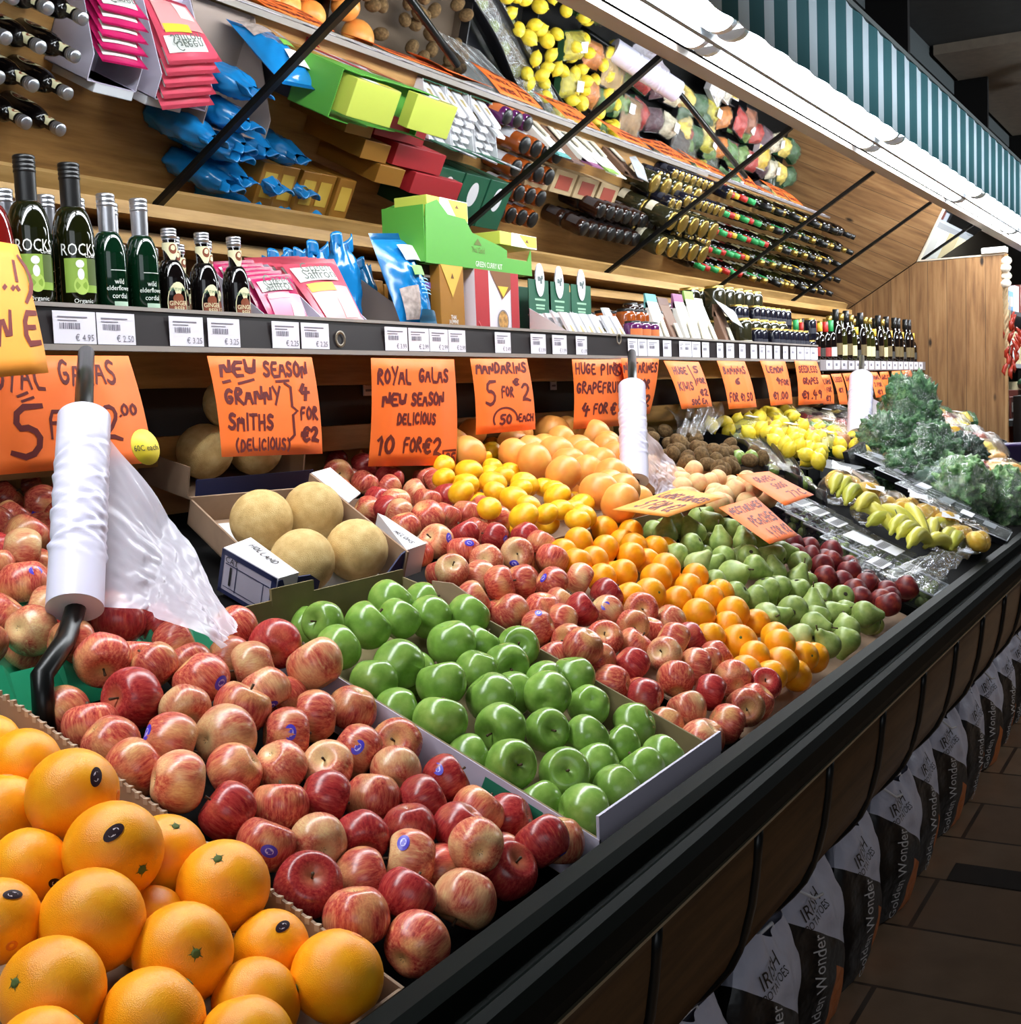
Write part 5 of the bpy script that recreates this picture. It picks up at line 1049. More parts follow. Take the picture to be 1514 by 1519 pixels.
def packet(label, q, foil, second, group, seed, front=True, shift=(0, 0, 0), text=True):
    s = Vector(shift); q = [p + s for p in q]; t = thing('spice_packet', label, 'packet', (q[2]+q[3])/2, 0, group)
    mb = MB(); c, nr = pillow(mb, *q, .014, wr=.0012, seed=seed); loc_(mb, 'pouch', foil, t)
    off = lambda u, v: .014*(max(0, math.sin(PI*u))**.6)*(max(0, math.sin(PI*min(1, max(0, (v-.07)/.86))))**.6) + .003
    flatpatch(c, nr, off, [((.06, .14, .80, .36), WHITEI, 'name_panel')], None, t, 'x')
    if front:
        flatpatch(c, nr, off, [((.10, .44, .92, .92), second, 'pale_panel'), ], None, t, 'x')
        flatpatch(c, nr, lambda u, v: off(u, v)+.001, [((.12, .40, .62, .52), YEL if second is not PINKL else PINK, 'flash'), ((.55, .62, .85, .88), pm('rice_white', (226, 218, 214), .5), 'dish_picture')], None, t, 'x')
        for tx, v in (('Green', .20), ('Saffron', .30)):
            P = c[0].lerp(c[1], .43).lerp(c[3].lerp(c[2], .43), v) + nr*(.0205); M_ = frame(P, c[1]-c[0], c[0]-c[3])
            printed(tx, .040, pm('grey_green_ink', (84, 92, 84), .6), t, Matrix.Translation(-t.location) @ M_, xs=.8)
    return t
def tray_box(label, x0, x1, y0, y1, hf, hb, mat, lip=None, group=None, cut=.5, name='display_box'):
    t = thing(name, label, 'box', ((x0+x1)/2, (y0+y1)/2, SZ), 0, group); th = .0025; z = SZ+.001
    ym = y0 + (y1-y0)*cut
    for xa in (x0, x1-th): loc_(MB().prism([(y0, z), (y1, z), (y1, z+hb), (ym, z+hb), (y0, z+hf)], xa, xa+th), 'side_panel', mat, t)
    loc_(MB().box((x0, y1-th, z), (x1, y1, z+hb)), 'back_panel', mat, t); loc_(MB().box((x0, y0, z), (x1, y0+th, z+hf)), 'front_lip', lip or mat, t); loc_(MB().box((x0, y0, z), (x1, y1, z+.002)), 'base', mat, t)
    return t
q1 = leanq([(369, 410), (430, 406), (462, 484), (407, 485)], 1.80)
q2 = leanq([(413, 387), (495, 384), (545, 486), (487, 488)], 1.80)
TR1 = tray_box('pale display box holding the magenta packets', q1[3].x-.012, q1[2].x+.012, 1.772, 2.02, .012, .15, LILAC, cut=.75)
TR2 = tray_box('pale grey display box holding the pink packets', q2[3].x-.012, q2[2].x+.012, 1.772, 2.02, .012, .175, LILAC, cut=.75)
TR3 = tray_box('grey-brown display box beside the pink packets, holding the blue bag', q2[2].x+.02, at(640, 480, 1.79).x-.002, 1.772, 2.06, .012, .17, pm('grey_brown_board', (158, 140, 130), .8), cut=.8)
for k in range(5):
    packet('magenta spice packet at the front of its box' if k == 0 else 'magenta spice packet behind the front one', q1, MAG, PINKL, None if k == 0 else 'magenta packets in the rear', k, k == 0, (0, .026*k, .010*k))
    packet('pink spice packet at the front of its box' if k == 0 else 'pink spice packet behind the front one', q2, PINK, pm('rose_print', (226, 150, 150), .4), None if k == 0 else 'pink packets in the rear', k+9, k == 0, (0, .026*k, .004*k))
def blue_bag(label, q, bulge, seed, front, group=None):
    t = thing('blue_pouch', label, 'bag', (q[2]+q[3])/2, 0, group)
    mb = MB(); c, nr = pillow(mb, *q, bulge, 24, 30, 0, .0045, seed); loc_(mb, 'pouch', BLUEF, t)
    off = lambda u, v: bulge*(max(0, math.sin(PI*u))**.6)*(max(0, math.sin(PI*min(1, max(0, (v-.07)/.86))))**.6) + .0125
    if front:
        flatpatch(c, nr, off, [((.34, .18, .86, .36), WHITEI, 'name_panel'), ((.06, .62, .42, .92), pm('biscuit_picture', (164, 150, 144), .6, noise=.4, scale=60), 'picture'), ((.45, .84, .98, .97), pm('teal_foot', (20, 82, 112), .4), 'foot_panel'), ((.40, .42, .72, .52), pm('green_flash', (110, 170, 70), .5), 'flash')], None, t, 'x')
        for i in range(5): flatpatch(c, nr, lambda u, v: off(u, v)+.001, [((.48, .55+.035*i, .86, .56+.035*i), pm('pale_blue_line', (120, 180, 214), .5), 'text_line')], None, t, 'x')
    return t
qb = leanq([(546, 346), (602, 346), (646, 489), (598, 490)], 1.80)
blue_bag('big blue pouch standing at the front beside the black tea box', qb, .040, 3, True)
from mathutils import noise as mnz
def lump_bag(label, c, rx, ry, h, seed, group):
    t = thing('blue_pouch', label, 'bag', c, 0, group); mb = MB()
    def fn(u, v):
        a = 2*PI*u; q = Vector((math.cos(a)*2.2, math.sin(a)*2.2, v*4 + seed*5))
        n = mnz.noise(q) + .6*abs(mnz.noise(q*2.3)); w_ = (1 - .12*v)*(1 if v < .72 else max(.12, 1 - ((v-.72)/.28)**1.4*.55)) * (min(1, v/.04+.5))
        return Vector(c) + Vector((math.cos(a)*rx*w_*(1+.22*n), math.sin(a)*ry*w_*(1+.22*n), h*v*(1+.10*mnz.noise(q*.6))))
    mb.grid(fn, 36, 30); loc_(mb, 'pouch', BLUEF, t)
    mb = MB(); mb.grid(lambda u, v: Vector(c) + Vector(((u-.5)*rx*1.5, .012*math.sin(u*14+seed)*(1-v*.3), h*(.94+.16*v) + .012*math.sin(u*9+seed))), 16, 4); loc_(mb, 'crimped_top', BLUEF, t, solid=.003)
k = 0
for row, y in enumerate((2.08, 2.17, 2.25)):
    for px in ((412, 452, 492, 532) if row == 0 else (430, 474, 520)):
        X = at(px, 352, y).x; lump_bag(f'crumpled blue pouch behind the packet boxes, {ORD[k]} counted from the ginger beer end', (X, y, SZ+.001), .052, .040, [.205, .215, .20, .21][k % 4], k, 'crumpled blue pouches in the back'); k += 1
for row in range(4): lump_bag(f'crumpled blue pouch in line behind the big front one, {ORD[row]} back', (at(572, 360, 1.80).x+.02*row, 1.935+.085*row, SZ+.001), .060, .038, .235-.01*row, 30+row, 'blue pouches behind the front one')
# boxes
def face_box(name, label, px0, px1, pytop, y, depth, mat, side=None, group=None, z0=None):
    a, b = at(px0, 480, y), at(px1, 480, y); zt = at((px0+px1)/2, pytop, y).z; z0 = SZ+.001 if z0 is None else z0
    t = thing(name, label, 'box', ((a.x+b.x)/2, y+depth/2, z0), 0, group)
    loc_(MB().box((a.x, y, z0), (b.x, y+depth, zt)), 'carton', mat, t, bevel=.0015)
    return t, a.x, b.x, z0, zt
GOLD = pm('gold_card', (164, 112, 40), .4, .2); GOLDD = pm('gold_dark_print', (112, 72, 24), .5); GOLDY = pm('gold_yellow_print', (206, 168, 66), .5); REDC = pm('red_card', (168, 32, 40), .5); CURRY = pm('curry_green', (84, 160, 56), .5); CURRYL = pm('curry_lime', (196, 206, 84), .45)
def front_print(t, x0, x1, z0, z1, y, quads):
    for (u0, v0, u1, v1, mt, nm) in quads:
        mb = MB(); mb.add([(x0+(x1-x0)*u0, y, z0+(z1-z0)*v0), (x0+(x1-x0)*u1, y, z0+(z1-z0)*v0), (x0+(x1-x0)*u1, y, z0+(z1-z0)*v1), (x0+(x1-x0)*u0, y, z0+(z1-z0)*v1)], [(0, 1, 2, 3)]); loc_(mb, nm, mt, t)
def ftext(t, s, size, x, y, z, mat, xs=.8): printed(s, size, mat, t, Matrix.Translation(Vector((x, y, z)) - t.location) @ Matrix.Rotation(PI/2, 4, 'X'), xs=xs)
VIO = pm('violet_print', (120, 90, 170), .5)
t, a, b, z0, z1 = face_box('tea_box', 'slim black tea box between the blue pouch and the gold box', 625, 648, 388, 1.83, .10, pm('black_card', (26, 22, 28), .5))
front_print(t, a, b, z0, z1, 1.8290, [(.2, .66, .85, .74, VIO, 'name_print'), (.25, .80, .75, .83, WHITEI, 'small_print'), (.2, .3, .9, .36, VIO, 'foot_print'), (.3, .22, .7, .25, WHITEI, 'small_print')])
t, a, b, z0, z1 = face_box('rice_box', 'tall gold jasmine rice box under the green curry tray', 655, 690, 393, 1.80, .055, GOLD)
mb = MB(); mb.add([(a+.004, 1.7988, z1-.002), (b-.004, 1.7988, z1-.002), ((a+b)/2, 1.7988, z1-.085)], [(0, 1, 2)]); loc_(mb, 'pennant', GOLDY, t)
mb = MB(); mb.add([((a+b)/2-.008, 1.798, z1-.036), ((a+b)/2+.008, 1.798, z1-.036), ((a+b)/2, 1.798, z1-.022)], [(0, 1, 2)]); loc_(mb, 'emblem', GOLDD, t)
for s, z in (('THAI', .062), ('JASMINE', .050), ('WHITE RICE', .036)): ftext(t, s, .0155 if z > .04 else .008, (a+b)/2, 1.7985, z0+z, WHITEI)
for k in range(4):
    t, a2, b2, _, _ = face_box('rice_box', f'gold rice box standing behind the front one, {ORD[k]} in line', 655, 690, 396, 1.862+.058*k, .055, GOLD)
t, a, b, z0, z1 = face_box('rice_box', 'gold rice box turned and half open, beside the red and white box', 692, 704, 412, 1.84, .07, GOLD)
t, a, b, z0, z1 = face_box('noodle_box', 'red and white noodle box with a bowl picture under the curry tray', 706, 771, 403, 1.80, .09, pm('offwhite_card', (216, 206, 214), .5))
front_print(t, a, b, z0, z1, 1.7988, [(0, 0, .30, 1, REDC, 'red_band'), (.80, 0, .985, 1, REDC, 'red_edge')])
mb = MB(); mb.add([(a+(b-a)*.33, 1.7984, z1), (a+(b-a)*.8, 1.7984, z1), (a+(b-a)*.8, 1.7984, z1-.045), (a+(b-a)*.60, 1.7984, z1-.075)], [(0, 1, 2, 3)]); loc_(mb, 'brown_pennant', pm('pennant_brown', (122, 76, 36), .5), t)
mb = MB(); mb.add([(a+(b-a)*.50, 1.7980, z1-.04), (a+(b-a)*.74, 1.7980, z1-.04), (a+(b-a)*.62, 1.7980, z1-.07)], [(0, 1, 2)]); loc_(mb, 'yellow_tip', YEL, t)
mb = MB(); mb.lathe([(.0005, 0), (.026, 0)], 24, 0, frame((a+(b-a)*.60, 1.7978, z0+.062), (1, 0, 0), (0, 0, 1))); mb.lathe([(.026, .0002), (.030, .0002)], 24, 1, frame((a+(b-a)*.60, 1.7978, z0+.062), (1, 0, 0), (0, 0, 1))); loc_(mb, 'bowl_picture', [pm('food_picture', (176, 128, 66), .6, noise=.5, scale=90), pm('bowl_rim', (120, 110, 110), .5)], t)
mb = MB(); mb.prism([(1.775, SZ+.001), (1.79, SZ+.001), (1.79, SZ+.058), (1.775, SZ+.02)], a-.002, a+.0005); loc_(mb, 'tray_flap', REDC, t)
for k in range(3): face_box('noodle_box', f'red and white box behind the front one, {ORD[k]} in line', 706, 771, 406, 1.895+.07*k, .066, REDC)
# curry kit tray on top of the boxes
yT = 1.80; zb = max(at(655, 393, yT).z, at(720, 403, yT).z) + .0015
pc = [(631, 303), (648, 296), (664, 318), (690, 325), (700, 345), (743, 366), (752, 372), (752, 383), (782, 388), (787, 372), (789, 406), (632, 390)]
poly = [(at(x, y, yT).x, at(x, y, yT).z) for x, y in pc]; poly[-2] = (poly[-2][0], zb); poly[-1] = (poly[-1][0], zb)
t = thing('curry_kit_tray', 'bright green curry kit display tray resting on the gold and red boxes', 'box', ((poly[0][0]+poly[-2][0])/2, 1.87, zb))
x0, x1 = poly[-1][0], poly[-2][0]
loc_(MB().prism(poly, yT, yT+.003, 'y'), 'front_panel', CURRY, t); loc_(MB().prism(poly, yT+.13, yT+.133, 'y'), 'rear_panel', CURRY, t)
loc_(MB().box((x0, yT+.003, zb), (x1, yT+.13, zb+.003)), 'base', CURRY, t); loc_(MB().box((x0, yT+.003, zb), (x0+.003, yT+.13, poly[0][1])), 'side_panel', CURRY, t); loc_(MB().box((x1-.003, yT+.003, zb), (x1, yT+.13, zb+.035)), 'side_panel', CURRY, t)
ftext(t, 'GREEN CURRY KIT', .021, x0+(x1-x0)*.56, yT-.001, zb+.013, WHITEI, .82); ftext(t, 'Thai Gold', .022, x0+(x1-x0)*.46, yT-.001, zb+.050, pm('brown_ink', (96, 110, 44), .6))
mb = MB(); cxm = x0+(x1-x0)*.46; mb.add([(cxm-.02, yT-.001, zb+.064), (cxm+.02, yT-.001, zb+.064), (cxm, yT-.001, zb+.082)], [(0, 1, 2)]); loc_(mb, 'emblem', pm('brown_ink', (96, 110, 44), .6), t)
def kit(label, pa, pb, y, dz, turn=0):
    a, b = at(*pa, y), at(*pb, y); o = thing('curry_kit_box', label, 'box', ((a.x+b.x)/2, y+.05, min(a.z, b.z)))
    zlo = min(a.z, b.z); loc_(MB().box((a.x, y, zlo), (b.x, y+.10, max(a.z, b.z))), 'carton', CURRYL, o, bevel=.0015)
    w_ = b.x-a.x; zt = max(a.z, b.z)
    mb = MB(); mb.add([(a.x+w_*.28, y-.001, zlo), (a.x+w_*.30, y-.001, zt), (b.x-.002, y-.001, zt), (b.x-.002, y-.001, zlo)], [(0, 1, 2, 3)]); loc_(mb, 'white_panel', WHITEI, o)
    mb = MB(); mb.add([(a.x+w_*.5, y-.0016, zt-.002), (b.x-.004, y-.0016, zt-.002), (b.x-.004, y-.0016, zlo+.004), (a.x+w_*.72, y-.0016, zlo+.004)], [(0, 1, 2, 3)]); loc_(mb, 'yellow_panel', pm('kit_yellow', (222, 208, 70), .5), o)
    mb = MB(); mb.add([(a.x+w_*.66, y-.0022, zt-.022), (a.x+w_*.76, y-.0022, zt-.022), (a.x+w_*.71, y-.0022, zt-.012)], [(0, 1, 2)]); loc_(mb, 'emblem', GOLDD, o)
    return o
kit('yellow curry kit box standing at the high end of the green tray', (632, 288), (694, 332), 1.812, 0)
kit('yellow curry kit box lying at the low end of the green tray', (741, 342), (796, 371), 1.806, 0)
# white card trays with tall green backs
TEAG = pm('tea_green', (18, 84, 58), .5)
for k, (px, name_) in enumerate(((797, 'first, beside the red and white box'), (826, 'in the middle'), (859, 'last, beside the amber jars'))):
    A = at(px, 420, 1.93); xw = .050
    t = thing('tea_display_tray', f'white tray with green oval-topped back card, {name_}', 'box', (A.x, 1.87, SZ), 0, 'green card display trays')
    X0, X1 = A.x-xw+.012, A.x+xw+.06
    th = .0025; z = SZ+.001
    for xa in (X0, X1-th): loc_(MB().prism([(1.775, z), (1.945, z), (1.945, z+.125), (1.775, z+.022)], xa, xa+th), 'side_panel', WBOARD, t)
    loc_(MB().box((X0, 1.775, z), (X1, 1.778, z+.022)), 'front_lip', TEAG, t)
    loc_(MB().box((X0, 1.942, z), (X1, 1.945, z+.215)), 'back_card', TEAG, t)
    mb = MB(); cx_ = (X0+X1)/2; mb.lathe([(.0005, 0), (.030, 0)], 26, 0, frame((cx_, 1.9395, z+.215), (1, 0, 0), (0, 0, 1)) @ Matrix.Diagonal((1, 1.75, 1, 1))); mb.lathe([(.030, -.004), (.0005, -.004)], 26, 0, frame((cx_, 1.9395, z+.215), (1, 0, 0), (0, 0, 1)) @ Matrix.Diagonal((1, 1.75, 1, 1))); loc_(mb, 'oval_top', WBOARD, t)
    mb = MB()
    for q in ((-.016, -.004, 0, .010), (0, -.012, .012, .006), (.006, .002, .018, .014)): mb.add([(cx_+q[0], 1.9388, z+.215+q[1]), (cx_+q[2], 1.9388, z+.215+q[1]), (cx_+q[2], 1.9388, z+.215+q[3]), (cx_+q[0], 1.9388, z+.215+q[3])], [(0, 1, 2, 3)])
    loc_(mb, 'oval_print', pm('grey_mark', (96, 108, 108), .6), t)
    mb = MB()
    for zz, w2 in ((.150, .035), (.132, .030), (.122, .028)): mb.add([(cx_-w2, 1.9412, z+zz), (cx_+w2, 1.9412, z+zz), (cx_+w2, 1.9412, z+zz+.006), (cx_-w2, 1.9412, z+zz+.006)], [(0, 1, 2, 3)])
    loc_(mb, 'card_print', pm('pale_green_ink', (150, 190, 160), .6), t)
    mb = MB(); mb.add([(cx_-.05, 1.7742, z+.006), (cx_+.05, 1.7742, z+.006), (cx_+.05, 1.7742, z+.014), (cx_-.05, 1.7742, z+.014)], [(0, 1, 2, 3)]); loc_(mb, 'lip_print', pm('pale_green_ink', (150, 190, 160), .6), t)
    for j in range(5):      # the white packs inside, leaning back
        for s in (0, 1):
            xa = X0+.005 + s*(X1-X0-.008)/2; o = thing('white_packet', f'white packet leaning in the tray with the green card, {name_.split(",")[0]}', 'packet', (xa+.02, 1.80+.024*j, SZ), 0, f'white packets in the {ORD[k]} green card tray')
            y0_ = 1.783+.026*j; hgt = .105 + (.03 if (j == 1 and k == 2 and s == 1) else 0)
            loc_(MB().hexa([(xa, y0_, z+.003), (xa+.050, y0_, z+.003), (xa+.050, y0_+.010, z+.003), (xa, y0_+.010, z+.003), (xa, y0_+.055, z+hgt), (xa+.050, y0_+.055, z+hgt), (xa+.050, y0_+.064, z+hgt), (xa, y0_+.064, z+hgt)]), 'pack', WBOARD, o)
            if j < 2:
                mb = MB(); P = lambda u, v: Vector((xa+.050*u, y0_+.055*v-.001, z+.003+(hgt-.003)*v)); mb.add([P(.25, .3), P(.75, .3), P(.6, .6), P(.35, .6)], [(0, 1, 2, 3)]); loc_(mb, 'picture', pm('gold_print', (164, 146, 96), .6), o)
# jars
def jar(name, r, h, cont, lid, lab, labz, lidh=.014, labcol=None):
    t = new_bottle(name, 'x', 'jar', 'jars')
    MB().lathe([(.0005, .002), (r*.9, 0), (r, .006), (r, h*.82), (r*.94, h*.90), (r*.80, h*.94), (r*.80, h-.004)], 22).build('glass_body', cont, t)
    MB().lathe([(r*.84, h-lidh), (r*.86, h-lidh+.001), (r*.86, h-.002), (r*.80, h), (.0005, h)], 22).build('lid', lid, t)
    if lab is not None: m = MB(); patch(m, r*1.012, -.9, .9, labz[0]*h, labz[1]*h); m.build('label', lab, t)
    return t
J_A = jar('amber_jar', .036, .14, AMBER, CAPK, pm('jar_label_white', (214, 214, 220), .6), (.25, .6))
J_B = jar('black_lid_jar', .034, .10, glass('dark_chutney', (44, 22, 14), .12), CAPK, pm('jar_label_grey', (60, 52, 52), .6), (.2, .7), .022)
J_O = jar('olive_jar', .048, .145, glass('olive_contents', (44, 42, 26), .12), GOLDL, pm('jar_label_cream', (206, 196, 172), .6), (.10, .34), .018)
J_P = jar('pepper_jar', .030, .105, glass('blue_black_contents', (22, 22, 34), .12), GOLDL, pm('jar_label_blue', (34, 34, 46), .6), (.3, .55), .014)
J_M = jar('purple_jar', .032, .09, glass('purple_contents', (88, 30, 84), .12), CAPK, pm('jar_label_orange', (206, 110, 56), .6), (.2, .7), .018)
for row in range(4):
    for k in range(4):
        place(J_A, 0, 1.87+.085*row, f'amber jar, {ORD[k]} along the {["front", "second", "third", "back"][row]} row behind the last green card tray', X=at(928, 480, 1.87).x+.085*k, group='amber jars')
for k in range(3): place(J_M, 0, 1.80, f'purple and orange jar, {ORD[k]} one in front of the amber jars', X=at(938, 480, 1.80).x+.075*k, group='purple jars')
for row in range(2):
    for k in range(9):
        for lv in range(2):
            if row == 0 and k < 1: continue
            place(J_B, 0, 2.02+.085*row, f'dark jar with a black lid, {"upper" if lv else "lower"} tier of the stacks behind the paper bags', X=at(965, 480, 2.02).x+.085*k, zx=.1005*lv, group=f'black lidded jars, {"upper" if lv else "lower"} tier')
for row in range(3):
    for k in range(5):
        for lv in range(2 if row else 1):
            place(J_O, 0, 1.86+.115*row, f'gold lidded olive jar, {ORD[k]} stack along the {["front", "middle", "back"][row]} row, {"upper" if lv else "lower"} jar', X=at(1098, 480, 1.86).x+.125*k, zx=.1455*lv, group='gold lidded olive jars')
for row in range(4):
    for k in range(9):
        for lv in range(2 if row > 0 else 1):
            place(J_P, 0, 1.80+.085*row if k > 1 else 1.83+.085*row, f'small jar, {ORD[k]} along the {ORD[row]} row, {"upper" if lv else "lower"} tier, before the step', X=5.42+.075*k, zx=.1055*lv, group=f'small gold lidded jars, {"upper" if lv else "lower"} tier')
# paper bags with folded tops
BAGW = pm('white_paper_bag', (228, 226, 218), .6); BAGB = pm('brown_paper_bag', (112, 82, 64), .6)
for k, (px, py, cname, cc, lean) in enumerate(((985, 440, 'teal', (96, 160, 158), .05), (1006, 445, 'brown', (110, 84, 76), .06), (1024, 440, 'purple', (140, 84, 122), .05), (1040, 436, 'green', (134, 168, 80), .05), (1057, 446, 'cream', (214, 208, 190), .06), (1082, 455, 'brown window', (112, 82, 64), .05))):
    B = at(px+3, 500, 1.80); T = at(px, py, 1.87); h = T.z - SZ
    t = thing('tea_bag_pouch', f'standing paper pouch with a {cname} top, {ORD[k]} along before the jars', 'pouch', (B.x, 1.80, SZ+.001), 0, 'paper pouches on the shelf')
    mb = MB(); w_ = .048
    mb.hexa([(-w_, -.012, 0), (w_, -.012, 0), (w_, .05, 0), (-w_, .05, 0), (-w_, lean, h*.86), (w_, lean, h*.86), (w_, lean+.012, h*.86), (-w_, lean+.012, h*.86)]); mb.build('pouch', BAGW if k not in (1, 5) else BAGB, t, bevel=.004)
    MB().hexa([(-w_, lean-.004, h*.74), (w_, lean-.004, h*.74), (w_, lean+.014, h*.74), (-w_, lean+.014, h*.74), (-w_, lean+.008, h), (w_, lean+.008, h), (w_, lean+.013, h), (-w_, lean+.013, h)]).build('folded_top', pm(f'pouch_top_{k}', cc, .6), t)
    MB().hexa([(-.02, -.0145, h*.10), (.02, -.0145, h*.10), (.02, -.010, h*.10), (-.02, -.010, h*.10), (-.016, lean*.5-.012, h*.5), (.016, lean*.5-.012, h*.5), (.016, lean*.5-.008, h*.5), (-.016, lean*.5-.008, h*.5)]).build('label', pm('pouch_label', (196, 186, 168), .6), t)
B = at(1092, 470, 1.79); t = thing('silver_pouch', 'silver pouch lying tilted on the brown window bag', 'pouch', B)
mb = MB(); c, nr = pillow(mb, *[B + Vector(p) for p in ((-.10, .06, .075), (.09, .07, .045), (.06, -.01, -.045), (-.05, .0, -.02))], .016, wr=.002); loc_(mb, 'pouch', pm('silver_plastic', (196, 198, 204), .25, .3), t)
# bottles on the low shelf
def small_bottle(name, r, h, g, cap, lab, caph=.03):
    t = new_bottle(name, 'x', 'bottle', 'sauce bottles')
    MB().lathe(body(r, h-.01, r*.42, h*.52, h*.72), 18).build('glass_body', g, t)
    MB().lathe([(r*.46, h-caph), (r*.5, h-caph+.001), (r*.48, h), (.0005, h)], 16).build('cap', cap, t)
    m = MB(); patch(m, r*1.015, -.8, .8, h*.14, h*.36); m.build('label', lab, t); return t
caps = {'green': pm('green_cap', (40, 150, 80), .4), 'red': pm('red_cap', (186, 40, 34), .4), 'yellow': pm('yellow_cap', (220, 176, 50), .4), 'gold': GOLDL, 'white': pm('white_cap', (220, 220, 220), .4)}
SOY = glass('soy_black', (16, 10, 8)); OIL = glass('oil_dark', (40, 40, 12))
SB = [small_bottle('sauce_bottle', .030, .20, SOY, caps['red'], pm('sauce_label_red', (150, 40, 34), .6), .05), small_bottle('sauce_bottle', .030, .21, SOY, caps['green'], pm('sauce_label_white', (206, 206, 200), .6), .055), small_bottle('oil_bottle', .031, .25, OIL, caps['gold'], pm('oil_label_cream', (206, 196, 150), .6), .035), small_bottle('oil_bottle', .033, .27, SOY, CAPK, pm('oil_label_yellow', (96, 78, 40), .6), .06), small_bottle('sauce_bottle', .028, .19, SOY, caps['yellow'], pm('sauce_label_dark', (50, 46, 40), .6), .04)]
cn = ['red', 'green', 'gold', 'black', 'yellow']
seqs = [[0, 4, 0, 1, 3, 2, 3, 2, 4, 3, 2, 2, 4, 3, 2, 3, 4, 3, 3, 4, 3, 3, 4], [1, 0, 4, 1, 0, 1, 2, 3, 1, 1, 3, 2, 3, 1, 2, 4, 3, 2, 2, 3, 4, 2, 3], [0, 1, 0, 4, 1, 0, 1, 1, 0, 2, 3, 4, 2, 1, 2, 3, 2, 2, 3, 2, 4, 3, 2], [0, 1, 0, 1, 1, 0, 4, 2, 1, 2, 1, 2, 2, 3, 2, 4, 3, 2, 3, 2, 3, 2, 3], [1, 0, 1, 4, 0, 1, 0, 2, 1, 2, 1, 3, 2, 2, 2, 4, 3, 2, 3, 2, 3, 2, 3]]
for row, sq in enumerate(seqs):
    for k, v in enumerate(sq):
        place(SB[v], 0, 1.80+.095*row, f'{cn[v]} capped bottle, {ORD[k]} along the {ORD[row]} row of the far lower shelf', X=6.20+.098*k+(row % 2)*.02, z=CH+.1108, group='bottles on the far lower shelf')
for k in range(4):
    place(J_P, 0, 1.80, f'jar stacked at the start of the far lower shelf, {ORD[k]} from the bottom', X=6.135, z=CH+.1108+.1055*k*.98, group='column of jars on the lower shelf') if k < 2 else None
# cartons standing behind the front goods, mostly seen in the mirrors
def rear_box(name, label, X, y, w_, d_, h, mat, group=None, top=None):
    t = thing(name, label, 'box', (X, y, SZ), 0, group); loc_(MB().box((X-w_/2, y-d_/2, SZ+.001), (X+w_/2, y+d_/2, SZ+h)), 'carton', mat, t, bevel=.002)
    if top: loc_(MB().box((X-w_*.32, y-d_*.3, SZ+h+.0005), (X+w_*.32, y+d_*.3, SZ+h+.0015)), 'top_print', top, t)
    return t
for k in range(3):
    t = rear_box('tea_box', f'dark green tea carton behind the green card trays, {ORD[k]} along', at(797, 420, 1.93).x + .04 + .165*k, 2.09, .155, .17, .20, TEAG, 'dark green cartons behind the trays')
    X = at(797, 420, 1.93).x + .04 + .165*k; mb = MB(); mb.lathe([(.0005, 0), (.030, 0)], 20, 0, Matrix.Translation((X, 2.07, SZ+.2012)) @ Matrix.Diagonal((1, 1.4, 1, 1))); loc_(mb, 'oval_print', WBOARD, t)
for k in range(5): rear_box('rice_tin', f'gold rice carton in the back row behind the curry kit tray, {ORD[k]} along', at(655, 480, 1.80).x-.02+.085*k, 2.17, .08, .12, .19-.01*(k % 2), GOLD, 'gold cartons in the back row', GOLDY)
for k in range(4):
    X = at(985, 480, 1.80).x + .05 + .20*k; t = rear_box('tea_carton', f'kraft carton behind the paper pouches, {ORD[k]} along', X, 1.965, .18, .09, .11, pm('kraft_carton', (176, 150, 112), .7), 'kraft cartons behind the pouches', pm('label_red_brown', (150, 62, 44), .6))
for k in range(2): rear_box('white_box', f'plain white carton behind the packet boxes, {ORD[k]} along', at(400+70*k, 480, 1.80).x+.09, 2.03+.0*k, .12, .025, .15, pm('white_carton', (206, 208, 214), .6), 'white cartons behind the packets')
# ------------------------------------------------------------------ vegetables and packs at the far half of the display
from mathutils import noise as mn
def blob(c, rx, ry, rz, amp, freq, seed=0, nu=36, nv=22, sharp=False, flat=-.8):
    mb = MB(); c = Vector(c)
    def fn(u, v):
        a, b = 2*PI*u, PI*(v-.5); d = Vector((math.cos(a)*math.cos(b), math.sin(a)*math.cos(b), math.sin(b)))
        q = d*freq + Vector((seed*7.1, seed*3.3, 0)); n = mn.noise(q) + .5*mn.noise(q*2.1) + (.6*abs(mn.noise(q*3.7)) if sharp else 0)
        k = 1 + amp*n; z = max(flat, d.z*k)
        return c + Vector((d.x*rx*k, d.y*ry*k, z*rz))
    mb.grid(fn, nu, nv); return mb
def leaf_mat(name, a, b, c, sc=26):
    t = NT(name); o = t.obj(); t.base(t.ramp(t.noise(o, sc, 5, .7), [(.32, a), (.5, b), (.68, c)])); t.bump(t.noise(o, sc*1.6, 4), .8, .02); MAT[name] = t.set(.5); return t.m
LETT = leaf_mat('lettuce_leaf', (58, 104, 56), (104, 150, 88), (186, 208, 160)); BROC = leaf_mat('dark_leaf', (26, 58, 36), (54, 98, 58), (116, 156, 104), 34)
